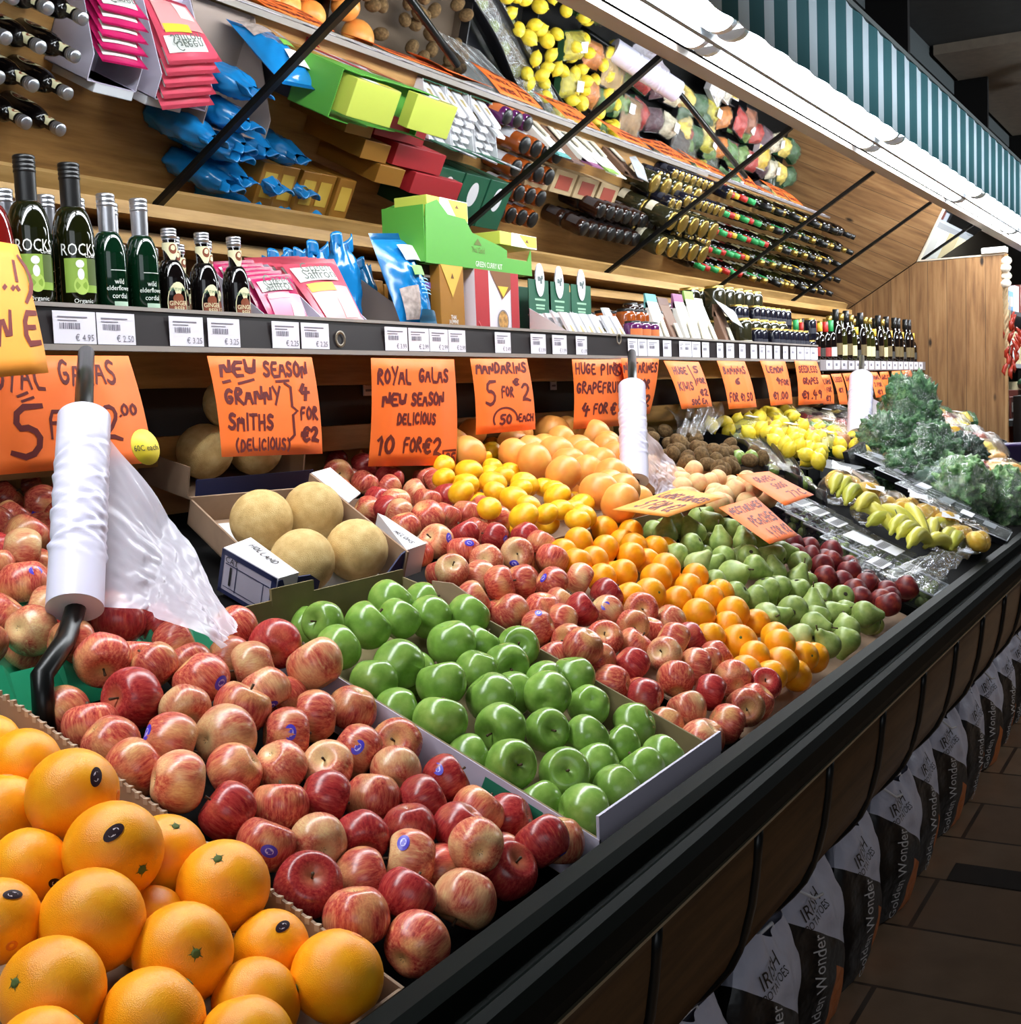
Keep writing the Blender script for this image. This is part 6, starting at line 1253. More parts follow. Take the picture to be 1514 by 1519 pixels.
def gloss_film(name, tint=(1, 1, 1), g=.03):
    t = NT(name); tr = t.n('ShaderNodeBsdfTransparent'); tr.inputs[0].default_value = (*tint, 1); gl = t.n('ShaderNodeBsdfGlossy'); gl.inputs['Roughness'].default_value = .08
    df = t.n('ShaderNodeBsdfDiffuse'); df.inputs[0].default_value = (.85, .87, .9, 1)
    b = t.n('ShaderNodeBump', _Strength=.9, _Distance=.02); t.l(t.noise(t.obj(), 22, 4, .65), b.inputs['Height']); t.l(b.outputs[0], gl.inputs['Normal']); t.l(b.outputs[0], df.inputs['Normal'])
    lw = t.n('ShaderNodeLayerWeight', _Blend=.35)
    m1 = t.n('ShaderNodeMixShader'); m1.inputs[0].default_value = g; t.l(tr.outputs[0], m1.inputs[1]); t.l(df.outputs[0], m1.inputs[2])
    ad = t.n('ShaderNodeMath', operation='MULTIPLY_ADD'); t.l(lw.outputs['Fresnel'], ad.inputs[0]); ad.inputs[1].default_value = .30; ad.inputs[2].default_value = .045
    m = t.n('ShaderNodeMixShader'); t.l(ad.outputs[0], m.inputs[0]); t.l(m1.outputs[0], m.inputs[1]); t.l(gl.outputs[0], m.inputs[2])
    t.l(m.outputs[0], [n for n in t.t.nodes if n.type == 'OUTPUT_MATERIAL'][0].inputs[0]); MAT[name] = t.m; return t.m
WRAP = gloss_film('clear_wrap'); CLAM = gloss_film('clear_lid', (.97, .98, .98), .03); WRAPG = gloss_film('hazy_wrap', (.95, .97, .95), .10)
BLKP = pm('black_plastic', (22, 22, 26), .3); GREYP = pm('grey_plastic', (72, 74, 78), .5); LABEL = pm('white_sticky_label', (232, 232, 236), .5); SILV = pm('silver_label', (176, 180, 190), .3, .4)
def quad(p4, off): return [S(x, y, off) for x, y in p4]
def qframe(Q):                  # frame on a quad: u along the counter, v up the slope
    c = sum(Q, Vector())/4; u = ((Q[1]-Q[0]) + (Q[2]-Q[3])).normalized(); v = ((Q[0]-Q[3]) + (Q[1]-Q[2])); return c, u, v
SLX = Vector((1, 0, 0))
def slope_frame(c, yaw=0, low=None):
    sl = .45 if c.y < 1.2 else .22
    ey = Vector((0, 1, sl)).normalized(); ez = SLX.cross(ey); ex = SLX*math.cos(yaw) + ey*math.sin(yaw)
    return frame(c, ex, ez.cross(ex))
# open crate following the slope, footprint given in x and y
def crate(name, label, x0, x1, y0, y1, top, mat, cat='crate', thick=.006, floor_off=-.10, group=None):
    t = thing(name, label, cat, ((x0+x1)/2, (y0+y1)/2, tray_z((y0+y1)/2)), 0, group); yy = [y0, y1] if not y0 < 1.2 < y1 else [y0, 1.2, y1]
    for nm, xa, xb in (('side_wall', x0, x0+thick), ('side_wall', x1-thick, x1)):
        loc_(MB().prism([(y, heap_z(y, top)) for y in yy] + [(y, tray_z(y)+.001) for y in yy[::-1]], xa, xb), nm, mat, t)
    for nm, ya in (('front_wall', y0), ('back_wall', y1-thick)): loc_(MB().box((x0, ya, tray_z(ya)+.001), (x1, ya+thick, heap_z(ya, top))), nm, mat, t)
    loc_(MB().prism([(y, tray_z(y)+.006) for y in yy] + [(y, tray_z(y)+.001) for y in yy[::-1]], x0, x1), 'base', mat, t)
    return t
A_, B_ = S(1100, 626, .0), S(1206, 693, .0)
xl, yl0, yl1 = min(A_.x, B_.x), S(1206, 690, .02).y, S(1105, 610, .02).y
lx0 = S(1206, 692, .02).x - .03
crate('lemon_crate', 'black crate holding the lemons', lx0, lx0+.50, yl0, min(1.90, yl1), .01, BLKP)
px_, py_ = S(1232, 697, .0), None
o = MB().box((-.13, -.09, -.02), (.13, .09, .02), 0, slope_frame(S(1232, 697, -.01))).build('tray_lid', GREYP); tag(o, 'grey plastic tray lid lying just below the lemon crate', 'tray')
# two long film-covered trays of limes between kiwis and lemons
for k, (p4, nm) in enumerate((([(1040, 606), (1072, 600), (1186, 716), (1140, 706)], 'beside the kiwis'), ([(1076, 600), (1100, 610), (1226, 752), (1190, 722)], 'beside the lemon crate'))):
    Q = quad(p4, .0); c, u, v = qframe(Q); t = thing('lime_tray', f'long black tray under crinkled film, {nm}', 'tray', c, 0, 'film-covered trays')
    mb = MB(); n = 14
    for side in (0, 1):
        a, b = (Q[0], Q[3]) if side == 0 else (Q[1], Q[2])
        mb.grid(lambda s, w_: a.lerp(b, s) + Vector((0, 0, .03 + .016*math.sin(s*19+side)*w_ - .075*(1-w_))), 30, 3)
    loc_(mb, 'tray_wall', BLKP, t, solid=.004)
    mb = MB(); mb.grid(lambda s, w_: Q[0].lerp(Q[1], s).lerp(Q[3].lerp(Q[2], s), w_) + Vector((0, 0, .018 + .014*mn.noise(Vector((s*5, w_*16, k)))+ .012*math.sin(PI*s))), 14, 50); loc_(mb, 'film_cover', WRAPG, t)
    mb = MB(); mb.grid(lambda s, w_: Q[0].lerp(Q[1], s).lerp(Q[3].lerp(Q[2], s), w_) + Vector((0, 0, -.07)), 1, 1); loc_(mb, 'tray_floor', BLKP, t)
LIMEM = simple_skin('lime_skin', (110, 136, 60), (134, 158, 76), (166, 184, 104), .35, 2)
lm = MB().lathe(ell(1.08, .0, .1), 18).mesh('lime', LIMEM)
k = 0
for (xa, ya, xb, yb, n) in ((1050, 616, 1150, 702, 11), (1088, 618, 1200, 724, 9)):
    for i in range(n):
        t_ = (i+.5)/n; p = S(xa+(xb-xa)*t_, ya+(yb-ya)*t_, -.022); o = put('lime', lm, None, p, (rnd.uniform(0, 3), rnd.uniform(0, 3), 0)); o.scale = (.026,)*3
        tag(o, f'pale green lime under the film, {ORD[i]} back in the tray {"beside the kiwis" if n == 11 else "beside the lemon crate"}', 'lime', 'limes under the film')
p = S(1092, 680, .0)
for i, (dx, dy) in enumerate(((0, 0), (.05, .01), (.03, -.04))):
    o = put('lime', lm, None, S(1092, 680, .03) + Vector((dx, dy, 0))); o.scale = (.024,)*3; tag(o, f'loose pale lime on the kiwi liner, {ORD[i]} of three', 'lime', 'loose limes by the kiwis')
# kiwi tray and its crumpled liner
kx = [r['p'] for r in recs['k'] if 'f' not in r['fl']]
crate('kiwi_crate', 'shallow dark crate holding the kiwis', min(p.x for p in kx)-.06, max(p.x for p in kx)+.07, min(p.y for p in kx)-.05, 1.86, -.03, pm('dark_kraft', (84, 68, 52), .8), floor_off=0)
Q = quad([(975, 606), (1062, 592), (1058, 640), (1000, 648)], .07); c, u, v = qframe(Q); t = thing('film_liner', 'crumpled clear plastic sheet folded back above the kiwis', 'film', c)
mb = MB(); mb.grid(lambda s, w_: Q[0].lerp(Q[1], s).lerp(Q[3].lerp(Q[2], s), w_) + Vector((0, -.04*math.sin(PI*w_), .05*math.sin(PI*s)*math.sin(PI*w_) + .02*math.sin(26*s+5*w_)*(1-w_*.5))), 50, 14); loc_(mb, 'sheet', WRAPG, t)
# wrapped packs behind the lemons
for k, (px, py, cc, nm) in enumerate(((1195, 618, (188, 176, 140), 'pale sweetcorn'), (1222, 632, (150, 118, 78), 'brown mushroom'), (1248, 646, (170, 140, 86), 'golden potato'), (1236, 612, (60, 58, 54), 'dark'), (1262, 622, (70, 62, 56), 'dark'), (1215, 604, (46, 44, 46), 'black'))):
    c = S(px, py, .03); Mx = slope_frame(c, .05); t = thing('wrapped_pack', f'film-wrapped tray of {nm} produce behind the lemons, {ORD[k]} one along', 'pack', c, 0, 'wrapped trays behind the lemons')
    loc_(MB().hexa([Mx @ Vector(q) for q in ((-.10, -.07, -.03), (.10, -.07, -.03), (.10, .07, -.03), (-.10, .07, -.03), (-.12, -.085, .01), (.12, -.085, .01), (.12, .085, .01), (-.12, .085, .01))]), 'tray', BLKP, t)
    mb = MB(); mb.grid(lambda s, w_: Mx @ Vector((-.115+.23*s, -.08+.16*w_, .012+.022*math.sin(PI*s)*math.sin(PI*w_)+.008*math.sin(31*s)*math.sin(17*w_))), 24, 10); loc_(mb, 'produce', pm('pack_contents_%d' % k, cc, .6, noise=.35, scale=40), t)
    mb = MB(); mb.grid(lambda s, w_: Mx @ Vector((-.12+.24*s, -.085+.17*w_, .018+.028*math.sin(PI*s)*math.sin(PI*w_)+.003*math.sin(40*s+20*w_))), 24, 10); loc_(mb, 'wrap', WRAP, t)
# grape punnets
GRAPE = [simple_skin('green_grape', (124, 144, 82), (150, 168, 104), (176, 190, 130), .25, 2), simple_skin('black_grape', (34, 24, 40), (50, 34, 54), (74, 52, 76), .25, 2)]
gm = [MB().lathe(ell(1.1, 0), 12).mesh('grape', g) for g in GRAPE]
pun = [((1205, 762), 0, .06, 'up by the orange cards'), ((1232, 778), 1, .05, 'just in front of the nectarines'), ((1258, 798), 0, .05, 'with the big blank label'), ((1300, 812), 0, .05, 'with the printed label beside the bananas'), ((1295, 838), 1, .05, 'nearest the nectarines'), ((1342, 846), 0, .055, 'nearest the front rail'), ((1180, 748), 1, .05, 'half under the orange card')]
for k, ((px, py), kind, off, nm) in enumerate(pun):
    c = S(px, py, 0); c.z -= .068; Mx = slope_frame(c, .0); w_, d_, h = .098, .078, .075
    t = thing('grape_punnet', f'clear plastic punnet of {"black" if kind else "green"} grapes, {nm}', 'punnet', c, 0, 'grape punnets')
    mb = MB(); P = lambda a, b, z: Mx @ Vector((a, b, z))
    mb.hexa([P(-w_*.85, -d_*.85, 0), P(w_*.85, -d_*.85, 0), P(w_*.85, d_*.85, 0), P(-w_*.85, d_*.85, 0), P(-w_, -d_, h*.7), P(w_, -d_, h*.7), P(w_, d_, h*.7), P(-w_, d_, h*.7)]); loc_(mb, 'punnet_base', CLAM, t)
    mb = MB(); mb.hexa([P(-w_, -d_, h*.72), P(w_, -d_, h*.72), P(w_, d_, h*.72), P(-w_, d_, h*.72), P(-w_*.9, -d_*.88, h), P(w_*.9, -d_*.88, h), P(w_*.9, d_*.88, h), P(-w_*.9, d_*.88, h)]); loc_(mb, 'lid', CLAM, t)
    mb = MB()
    for (a0, b0, a1, b1) in ((-w_, -d_, w_, -d_), (w_, -d_, w_, d_), (w_, d_, -w_, d_), (-w_, d_, -w_, -d_)): mb.tube([P(a0, b0, h*.71), P(a1, b1, h*.71)], .0032, 6)
    loc_(mb, 'rim', pm('clear_rim', (206, 210, 216), .15), t)
    mb = MB(); gr = random.Random(k)
    for i in range(5):
        for j in range(4):
            for z in (0, 1):
                cc = (-w_*.72 + i*.035 + gr.uniform(-.006, .006), -d_*.68 + j*.034 + gr.uniform(-.006, .006), .016 + z*.026 + gr.uniform(-.003, .003)); mb.lathe([(r*.0135, zz*.0135) for r, zz in ell(1.1, 0, n=8)], 10, M=Mx @ Matrix.Translation(cc))
    g_ = loc_(mb, 'grapes', GRAPE[kind], t); g_['kind'] = 'stuff'
    mb = MB(); mb.add([P(-w_*.62, -d_*.5, h+.001), P(w_*.55, -d_*.5, h+.001), P(w_*.55, d_*.45, h+.001), P(-w_*.62, d_*.45, h+.001)], [(0, 1, 2, 3)]) if k in (2, 3) else mb.add([P(-w_*.6, -d_*.1, h+.001), P(w_*.5, -d_*.1, h+.001), P(w_*.5, d_*.5, h+.001), P(-w_*.6, d_*.5, h+.001)], [(0, 1, 2, 3)])
    lb_ = loc_(mb, 'label', LABEL, t)
    if k != 2:
        mb = MB()
        for i in range(9): a = -w_*.5 + i*w_*.11; mb.add([P(a, 0, h+.0016), P(a+w_*.05, 0, h+.0016), P(a+w_*.05, d_*.32, h+.0016), P(a, d_*.32, h+.0016)], [(0, 1, 2, 3)])
        loc_(mb, 'barcode', INK, t)
c = S(1395, 852, .03); t = thing('film_bag', 'loose clear bag spread over the rail end of the bananas', 'bag', c)
Q = quad([(1300, 850), (1400, 815), (1440, 822), (1372, 880)], .03); mb = MB(); mb.grid(lambda s, w_: Q[0].lerp(Q[1], s).lerp(Q[3].lerp(Q[2], s), w_) + Vector((0, 0, .012*mn.noise(Vector((s*7, w_*7, 1))) + .02*math.sin(PI*s)*math.sin(PI*w_))), 30, 24); loc_(mb, 'sheet', WRAPG, t)
# bananas
BAN = simple_skin('banana_skin', (164, 172, 60), (196, 190, 74), (220, 204, 96), .42, 2.4); TIP = pm('banana_tip', (70, 62, 30), .7)
ban = [(660, 620, 955, 770, .04), (820, 600, 1015, 775, .05), (585, 640, 680, 690, .03), (655, 720, 765, 735, .02), (760, 770, 900, 740, .03), (845, 800, 945, 800, .03), (885, 865, 1030, 830, .025), (1045, 830, 1065, 725, .03), (1090, 750, 1215, 790, .03), (1110, 850, 1235, 825, .02), (1185, 880, 1265, 845, .02), (1030, 870, 1170, 885, .01), (425, 570, 560, 495, .045), (375, 515, 495, 440, .045), (545, 600, 660, 590, .05), (350, 480, 420, 430, .05)]
for k, (xa, ya, xb, yb, off) in enumerate(ban):
    a = S(1160+xa*.21136, 640+ya*.21136, off); b = S(1160+xb*.21136, 640+yb*.21136, off)
    L = (b-a).length; m = (a+b)/2
    if L < .15: d = (b-a).normalized(); a = m - d*.075; b = m + d*.075
    if L > .20: d = (b-a).normalized(); a = m - d*.10; b = m + d*.10
    t = thing('banana', f'{"large yellow" if k < 2 else "green-tinged"} banana, {ORD[k]} of the loose bananas counted from the big stickered one', 'banana', m, 0, 'bananas beside the punnets')
    pts = []; rs = []
    for i in range(13):
        s = i/12; pts.append(a.lerp(b, s) + Vector((0, 0, .02 + .032*math.sin(PI*s)))); rs.append(.004 + .0175*min(1, (math.sin(PI*min(1, max(0, .06+s*.88))))**.45))
    rs[0] = .006; rs[1] = .008
    loc_(MB().tube(pts, rs, 7), 'skin', BAN, t); loc_(MB().tube([pts[-1], pts[-1] + (pts[-1]-pts[-2])*.25], .005, 6), 'tip', TIP, t)
    if k == 0:
        q = pts[6]; mb = MB(); mb.lathe([(.0005, 0), (.011, 0)], 14, M=frame(q + (Vector((0, 0, CH)) - q).normalized()*.0195, (1, 0, 0), (0, .5, 1))); loc_(mb, 'sticker', pm('banana_sticker_blue', (30, 60, 130), .4), t)
# bags of lemons and oranges
ORG = SK['mandarin']
lmn = MB().lathe(PR['mandarin'], 18).mesh('lemon', simple_skin('bagged_lemon_peel', (216, 160, 50), (228, 184, 70), (238, 206, 104), .4, 1.5))
for k, (px, py, off, n, nm) in enumerate(((1258, 728, .06, 5, 'behind the loose bananas'), (1372, 770, .06, 6, 'above the loose bananas, with a torn white label'), (1420, 800, .05, 5, 'nearest the front rail'), (1308, 758, .05, 3, 'between the bananas'))):
    c = S(px, py, off); t = thing('fruit_bag', f'clear bag of yellow fruit, {nm}', 'bag', c, 0, 'bags of yellow fruit')
    for i in range(n):
        p = c + Vector((rnd.uniform(-.075, .075), -.06 + .055*(i//2), -.01 + .02*(i//2) + .01*(i % 2))); p.x = c.x + (-.036 if i % 2 else .036) + rnd.uniform(-.01, .01)
        o = put('lemon', lmn, None, p, (rnd.uniform(0, 3), rnd.uniform(0, 3), 0)); o.scale = (.034,)*3; tag(o, f'yellow fruit inside the clear bag {nm}', 'lemon', f'bagged fruit {nm}')
    loc_(blob(c + Vector((0, 0, .005)), .085, .095, .058, .12, 2.2, k), 'bag_film', WRAP, t)
    Mx = slope_frame(c + Vector((0, .02, .072)), .3); mb = MB(); mb.grid(lambda s, w_: Mx @ Vector((-.05+.10*s, -.03+.06*w_, .004*math.sin(9*s+5*w_))), 8, 5); loc_(mb, 'label', LABEL, t)
loc_x = S(1300, 722, .06)
o = MB().hexa([S(1252, 712, -.02), S(1256, 708, -.02), S(1346, 768, -.02), S(1340, 772, -.02), S(1254, 694, .03), S(1258, 692, .03), S(1348, 755, .03), S(1343, 757, .03)]).build('carton_divider', KRAFT); tag(o, 'brown cardboard divider standing between bananas and black packs', 'carton')
# black packs with clear lids, stacked in two rows
pk = []
for row, (xa, ya, xb, yb, n) in enumerate(((1300, 690, 1362, 735, 3), (1330, 712, 1400, 755, 3), (1395, 758, 1462, 792, 3))):
    for i in range(n):
        s = i/(n-1)
        for lv in range(2):
            c = S(xa+(xb-xa)*s, ya+(yb-ya)*s, -.02 + lv*.034); Mx = slope_frame(c, -.03 + .05*row)
            t = thing('clear_lid_pack', f'black pack with clear lid and silver label, {"upper" if lv else "lower"} of stack {ORD[i]} in {ORD[row]} run', 'pack', c, 0, 'clear lidded black packs')
            w_, d_ = .10, .070; P = lambda a, b, z: Mx @ Vector((a, b, z))
            loc_(MB().hexa([P(-w_*.9, -d_*.9, 0), P(w_*.9, -d_*.9, 0), P(w_*.9, d_*.9, 0), P(-w_*.9, d_*.9, 0), P(-w_, -d_, .022), P(w_, -d_, .022), P(w_, d_, .022), P(-w_, d_, .022)]), 'tray', BLKP, t)
            loc_(MB().hexa([P(-w_, -d_, .0225), P(w_, -d_, .0225), P(w_, d_, .0225), P(-w_, d_, .0225), P(-w_*.93, -d_*.93, .032), P(w_*.93, -d_*.93, .032), P(w_*.93, d_*.93, .032), P(-w_*.93, d_*.93, .032)]), 'lid', CLAM, t)
            mb = MB()
            for (a0, b0, a1, b1) in ((-w_, -d_, w_, -d_), (w_, -d_, w_, d_), (w_, d_, -w_, d_), (-w_, d_, -w_, -d_)): mb.tube([P(a0, b0, .0225), P(a1, b1, .0225)], .002, 5)
            loc_(mb, 'rim', pm('clear_rim', (206, 210, 216), .15), t)
            if lv: mb = MB(); mb.add([P(-.04, -.02, .0332), P(.055, -.02, .0332), P(.055, .022, .0332), P(-.04, .022, .0332)], [(0, 1, 2, 3)]); loc_(mb, 'label', SILV if i != 1 else LABEL, t)
c = S(1247, 690, .03) + Vector((.5, 0, 0)); c = S(1270, 682, .02); t = thing('clear_lid_pack', 'clear lidded pack standing on edge beside the lemon crate', 'pack', c)
Mx = frame(c, (.9, -.2, .2), (-.3, .2, 1)); loc_(MB().box((-.07, -.05, -.01), (.07, .05, .012), 0, Mx), 'tray', BLKP, t); loc_(MB().box((-.072, -.052, .0125), (.072, .052, .026), 0, Mx), 'lid', CLAM, t)
# bagged lettuces, broccoli, peppers
veg = [('lettuce', 1424, 728, .055, .15, .12, .13, LETT, 'bagged lettuce, the large one in front beside the black packs'), ('lettuce', 1488, 742, .055, .14, .12, .12, LETT, 'bagged lettuce nearest the front rail'), ('lettuce', 1388, 722, .03, .13, .10, .08, pm('grey_green_leaf', (112, 136, 122), .5, noise=.3, scale=30), 'pale bagged leaf with a blue mark, between the lettuce and the packs'),
 ('broccoli', 1350, 640, .12, .17, .13, .24, BROC, 'tall bag of dark leaves rising beside the last bag roll'), ('broccoli', 1376, 678, .07, .17, .13, .14, BROC, 'bag of dark greens in front of the tall leaf bag'), ('broccoli', 1314, 660, .06, .16, .12, .13, BROC, 'bag of dark greens under the last bag roll'), ('broccoli', 1344, 700, .035, .13, .11, .09, BROC, 'small bag of greens behind the black packs'), ('broccoli', 1418, 678, .04, .16, .13, .11, pm('courgette_green', (24, 56, 38), .4, noise=.3, scale=20), 'bag of dark green courgettes below the yellow pepper'), ('lettuce', 1500, 720, .03, .16, .12, .09, BROC, 'bag of greens at the picture edge')]
for k, (nm, px, py, off, rx, ry, rz, mt_, lb) in enumerate(veg):
    c = S(px, py, off); t = thing(nm, lb, 'vegetable', c)
    loc_(blob(c, rx*.88, ry*.88, rz*.9, .34, 3.6, k, 90, 60, True), 'leaves', mt_, t)
    loc_(blob(c, rx, ry, rz, .16, 3.0, k+20, 30, 20), 'bag_film', WRAPG if mt_ is LETT else WRAP, t)
    if k in (2, 3): Mx = slope_frame(c + Vector((-.02, -.05, rz*.8)), .2); loc_(MB().box((-.04, -.03, 0), (.04, .03, .002), 0, Mx), 'label', pm('pale_blue_label', (150, 176, 206), .5), t)
YP = pm('yellow_pepper_skin', (228, 178, 40), .25); RP = pm('red_pepper_skin', (156, 30, 30), .25); OP = pm('orange_squash_skin', (226, 168, 84), .4)
for k, (px, py, off, r, m_, lb) in enumerate(((1394, 650, .07, .10, YP, 'yellow pepper in clear wrap behind the leaf bags'), (1476, 684, .06, .06, OP, 'orange and red pepper tucked above the lettuce'), (1484, 712, .05, .11, OP, 'pale orange squash in film near the picture edge'), (1450, 700, .05, .06, RP, 'red pepper behind the large lettuce'), (1402, 692, .03, .05, RP, 'red pepper below the courgette bag'))):
    c = S(px, py, off); t = thing('pepper', lb, 'vegetable', c); loc_(blob(c, r, r*.9, r*.75, .22, 1.6, k+50, 28, 18), 'skin', m_, t); loc_(blob(c, r*1.1, r*1.0, r*.85, .15, 3, k+60, 20, 14), 'wrap', WRAP, t)
# small bright packs below the partition
cols = [(206, 176, 60), (178, 52, 44), (214, 208, 200), (150, 90, 60), (196, 190, 176), (120, 40, 36), (226, 196, 90), (96, 110, 70), (190, 60, 50), (206, 200, 196), (140, 70, 52), (220, 190, 80), (170, 160, 150), (120, 96, 70)]
for k in range(14):
    px, py = 1376 + 7.6*k, 612 + 3.6*k + (k % 3)*7; c = S(px, py, .05); Mx = slope_frame(c, .2*(k % 3))
    t = thing('salad_pack', f'small film-wrapped pack below the pine partition, {ORD[k]} along from the far cards', 'pack', c, 0, 'small packs below the partition')
    loc_(MB().hexa([Mx @ Vector(q) for q in ((-.08, -.06, -.04), (.08, -.06, -.04), (.08, .06, -.04), (-.08, .06, -.04), (-.09, -.07, 0), (.09, -.07, 0), (.09, .07, 0), (-.09, .07, 0))]), 'tray', BLKP if k % 2 else WBOARD, t)
    mb = MB(); mb.grid(lambda s, w_: Mx @ Vector((-.085+.17*s, -.065+.13*w_, .002+.035*math.sin(PI*s)*math.sin(PI*w_)+.014*mn.noise(Vector((s*6, w_*6, k))))), 16, 12); loc_(mb, 'contents', pm('pack_fill_%d' % k, cols[k], .5, noise=.45, scale=60), t)
    mb = MB(); mb.grid(lambda s, w_: Mx @ Vector((-.09+.18*s, -.07+.14*w_, .008+.04*math.sin(PI*s)*math.sin(PI*w_)+.004*math.sin(30*s+12*w_))), 16, 12); loc_(mb, 'wrap', WRAP, t)
t = crate('chilli_tray', 'dark tray of red chillies against the pine partition', S(1440, 648).x-.22, S(1440, 648).x+.14, S(1440, 648).y-.16, S(1440, 648).y+.14, .03, BLKP, 'tray')
ch = MB(); rr = random.Random(5)
chm = [pm('red_chilli', (160, 34, 24), .25), pm('dark_chilli', (110, 24, 20), .25), pm('orange_chilli', (196, 84, 30), .25)]
bm_ = MB().tube([(-1, 0, 0), (-.4, .15, .1), (.3, .2, .1), (1, 0, 0)], [.16, .24, .2, .04], 7).mesh('chilli', chm[0])
bms = [bm_, bm_.copy(), bm_.copy()]
for i in (1, 2): bms[i].materials[0] = chm[i]
cc = S(1440, 648, .03)
for i in range(22):
    y = cc.y + rr.uniform(-.13, .11); o = put('chilli', bms[i % 3], None, (cc.x - .04 + rr.uniform(-.13, .13), y, heap_z(y, .005 + .012*(i % 3))), (rr.uniform(-.3, .3), rr.uniform(-.3, .3), rr.uniform(0, 6.2))); o.scale = (.05,)*3
    tag(o, f'{["red", "dark red", "orange"][i % 3]} chilli lying in the dark tray against the partition', 'chilli', f'{["red", "dark red", "orange"][i % 3]} chillies in the tray')
# leeks and cucumbers under the last cards
LK = NT('leek'); sp = LK.n('ShaderNodeSeparateXYZ'); LK.l(LK.obj(), sp.inputs[0]); LK.base(LK.ramp(sp.outputs[1], [(.25, (222, 226, 200)), (.5, (150, 180, 110)), (.8, (44, 78, 48))])); LKM = LK.set(.4)
lkm = MB().tube([(0, 0, 0), (0, .3, .01), (0, .7, .0), (0, 1.0, -.02)], [.075, .07, .08, .11], 10).mesh('leek', LKM)
ckm = MB().tube([(0, 0, 0), (0, .06, 0), (0, .5, .015), (0, .94, 0), (0, 1, 0)], [.03, .08, .095, .08, .03], 12).mesh('cucumber', pm('cucumber_skin', (20, 42, 26), .3, noise=.3))
for i in range(5):
    p = S(1322+7*i, 592+3*i, .03); o = put('leek', lkm, None, p, (.2, 0, rnd.uniform(-.5, -.2))); o.scale = (.36,)*3; tag(o, f'white and green leek under the far orange cards, {ORD[i]} from the last bag roll', 'leek', 'leeks under the far cards')
for i in range(7):
    p = S(1352+8*i, 606+3*i, .0); o = put('cucumber', ckm, None, p, (.2, 0, rnd.uniform(-.2, .2))); o.scale = (.36,)*3; tag(o, f'dark cucumber against the back of the far display, {ORD[i]} from the leeks', 'cucumber', 'cucumbers below the partition')
# purple crate and packs at the picture edge
pc_ = S(1500, 672, .0); t = thing('purple_crate', 'purple crate at the picture edge below the partition', 'crate', pc_)
Mx = slope_frame(pc_, -.1); loc_(MB().hexa([Mx @ Vector(q) for q in ((-.35, -.02, -.06), (.5, -.02, -.06), (.5, .02, -.06), (-.35, .02, -.06), (-.35, -.03, .06), (.5, -.03, .06), (.5, .01, .06), (-.35, .01, .06))]), 'front_wall', pm('purple_plastic', (58, 36, 92), .35), t, bevel=.01)
for k in range(8):
    px, py = 1452+9*k, 672+5*k + (k % 2)*6; c = S(px, py, .035); Mx = slope_frame(c, .5)
    t = thing('long_pack', f'long film-wrapped dark pack in front of the purple crate, {ORD[k]} towards the rail', 'pack', c, 0, 'long wrapped packs by the purple crate')
    loc_(MB().box((-.13, -.035, -.03), (.13, .035, .012), 0, Mx), 'tray', pm('pack_dark_%d' % (k % 3), [(52, 46, 60), (96, 84, 92), (70, 40, 44)][k % 3], .4, noise=.5, scale=50), t)
    mb = MB(); mb.grid(lambda s, w_: Mx @ Vector((-.135+.27*s, -.04+.08*w_, .016+.012*math.sin(PI*w_)+.004*math.sin(40*s+9*w_))), 24, 8); loc_(mb, 'wrap', WRAP, t)
for k in range(26):      # more packs filling the hidden rear of the far bay, seen in the mirror
    px, py = 1245 + (k % 9)*12, 596 + (k//9)*10 + (k % 9)*3.4; c = S(px, py, .015); Mx = slope_frame(c, .15*(k % 4))
    t = thing('wrapped_pack', f'film-wrapped vegetable pack behind the last bag roll, {ORD[k//9]} row, {ORD[k % 9]} along', 'pack', c, 0, 'wrapped packs behind the last bag roll')
    loc_(MB().box((-.09, -.055, -.03), (.09, .055, .0), 0, Mx), 'tray', BLKP, t)
    mb = MB(); mb.grid(lambda s, w_: Mx @ Vector((-.085+.17*s, -.05+.10*w_, .002+.03*math.sin(PI*s)*math.sin(PI*w_)+.012*mn.noise(Vector((s*6, w_*6, k))))), 12, 10); loc_(mb, 'contents', pm('veg_fill_%d' % (k % 7), [(92, 122, 60), (150, 60, 46), (190, 170, 96), (52, 84, 50), (170, 120, 60), (120, 110, 90), (60, 66, 48)][k % 7], .5, noise=.4, scale=50), t)
    mb = MB(); mb.grid(lambda s, w_: Mx @ Vector((-.09+.18*s, -.055+.11*w_, .008+.034*math.sin(PI*s)*math.sin(PI*w_))), 12, 8); loc_(mb, 'wrap', WRAP, t)

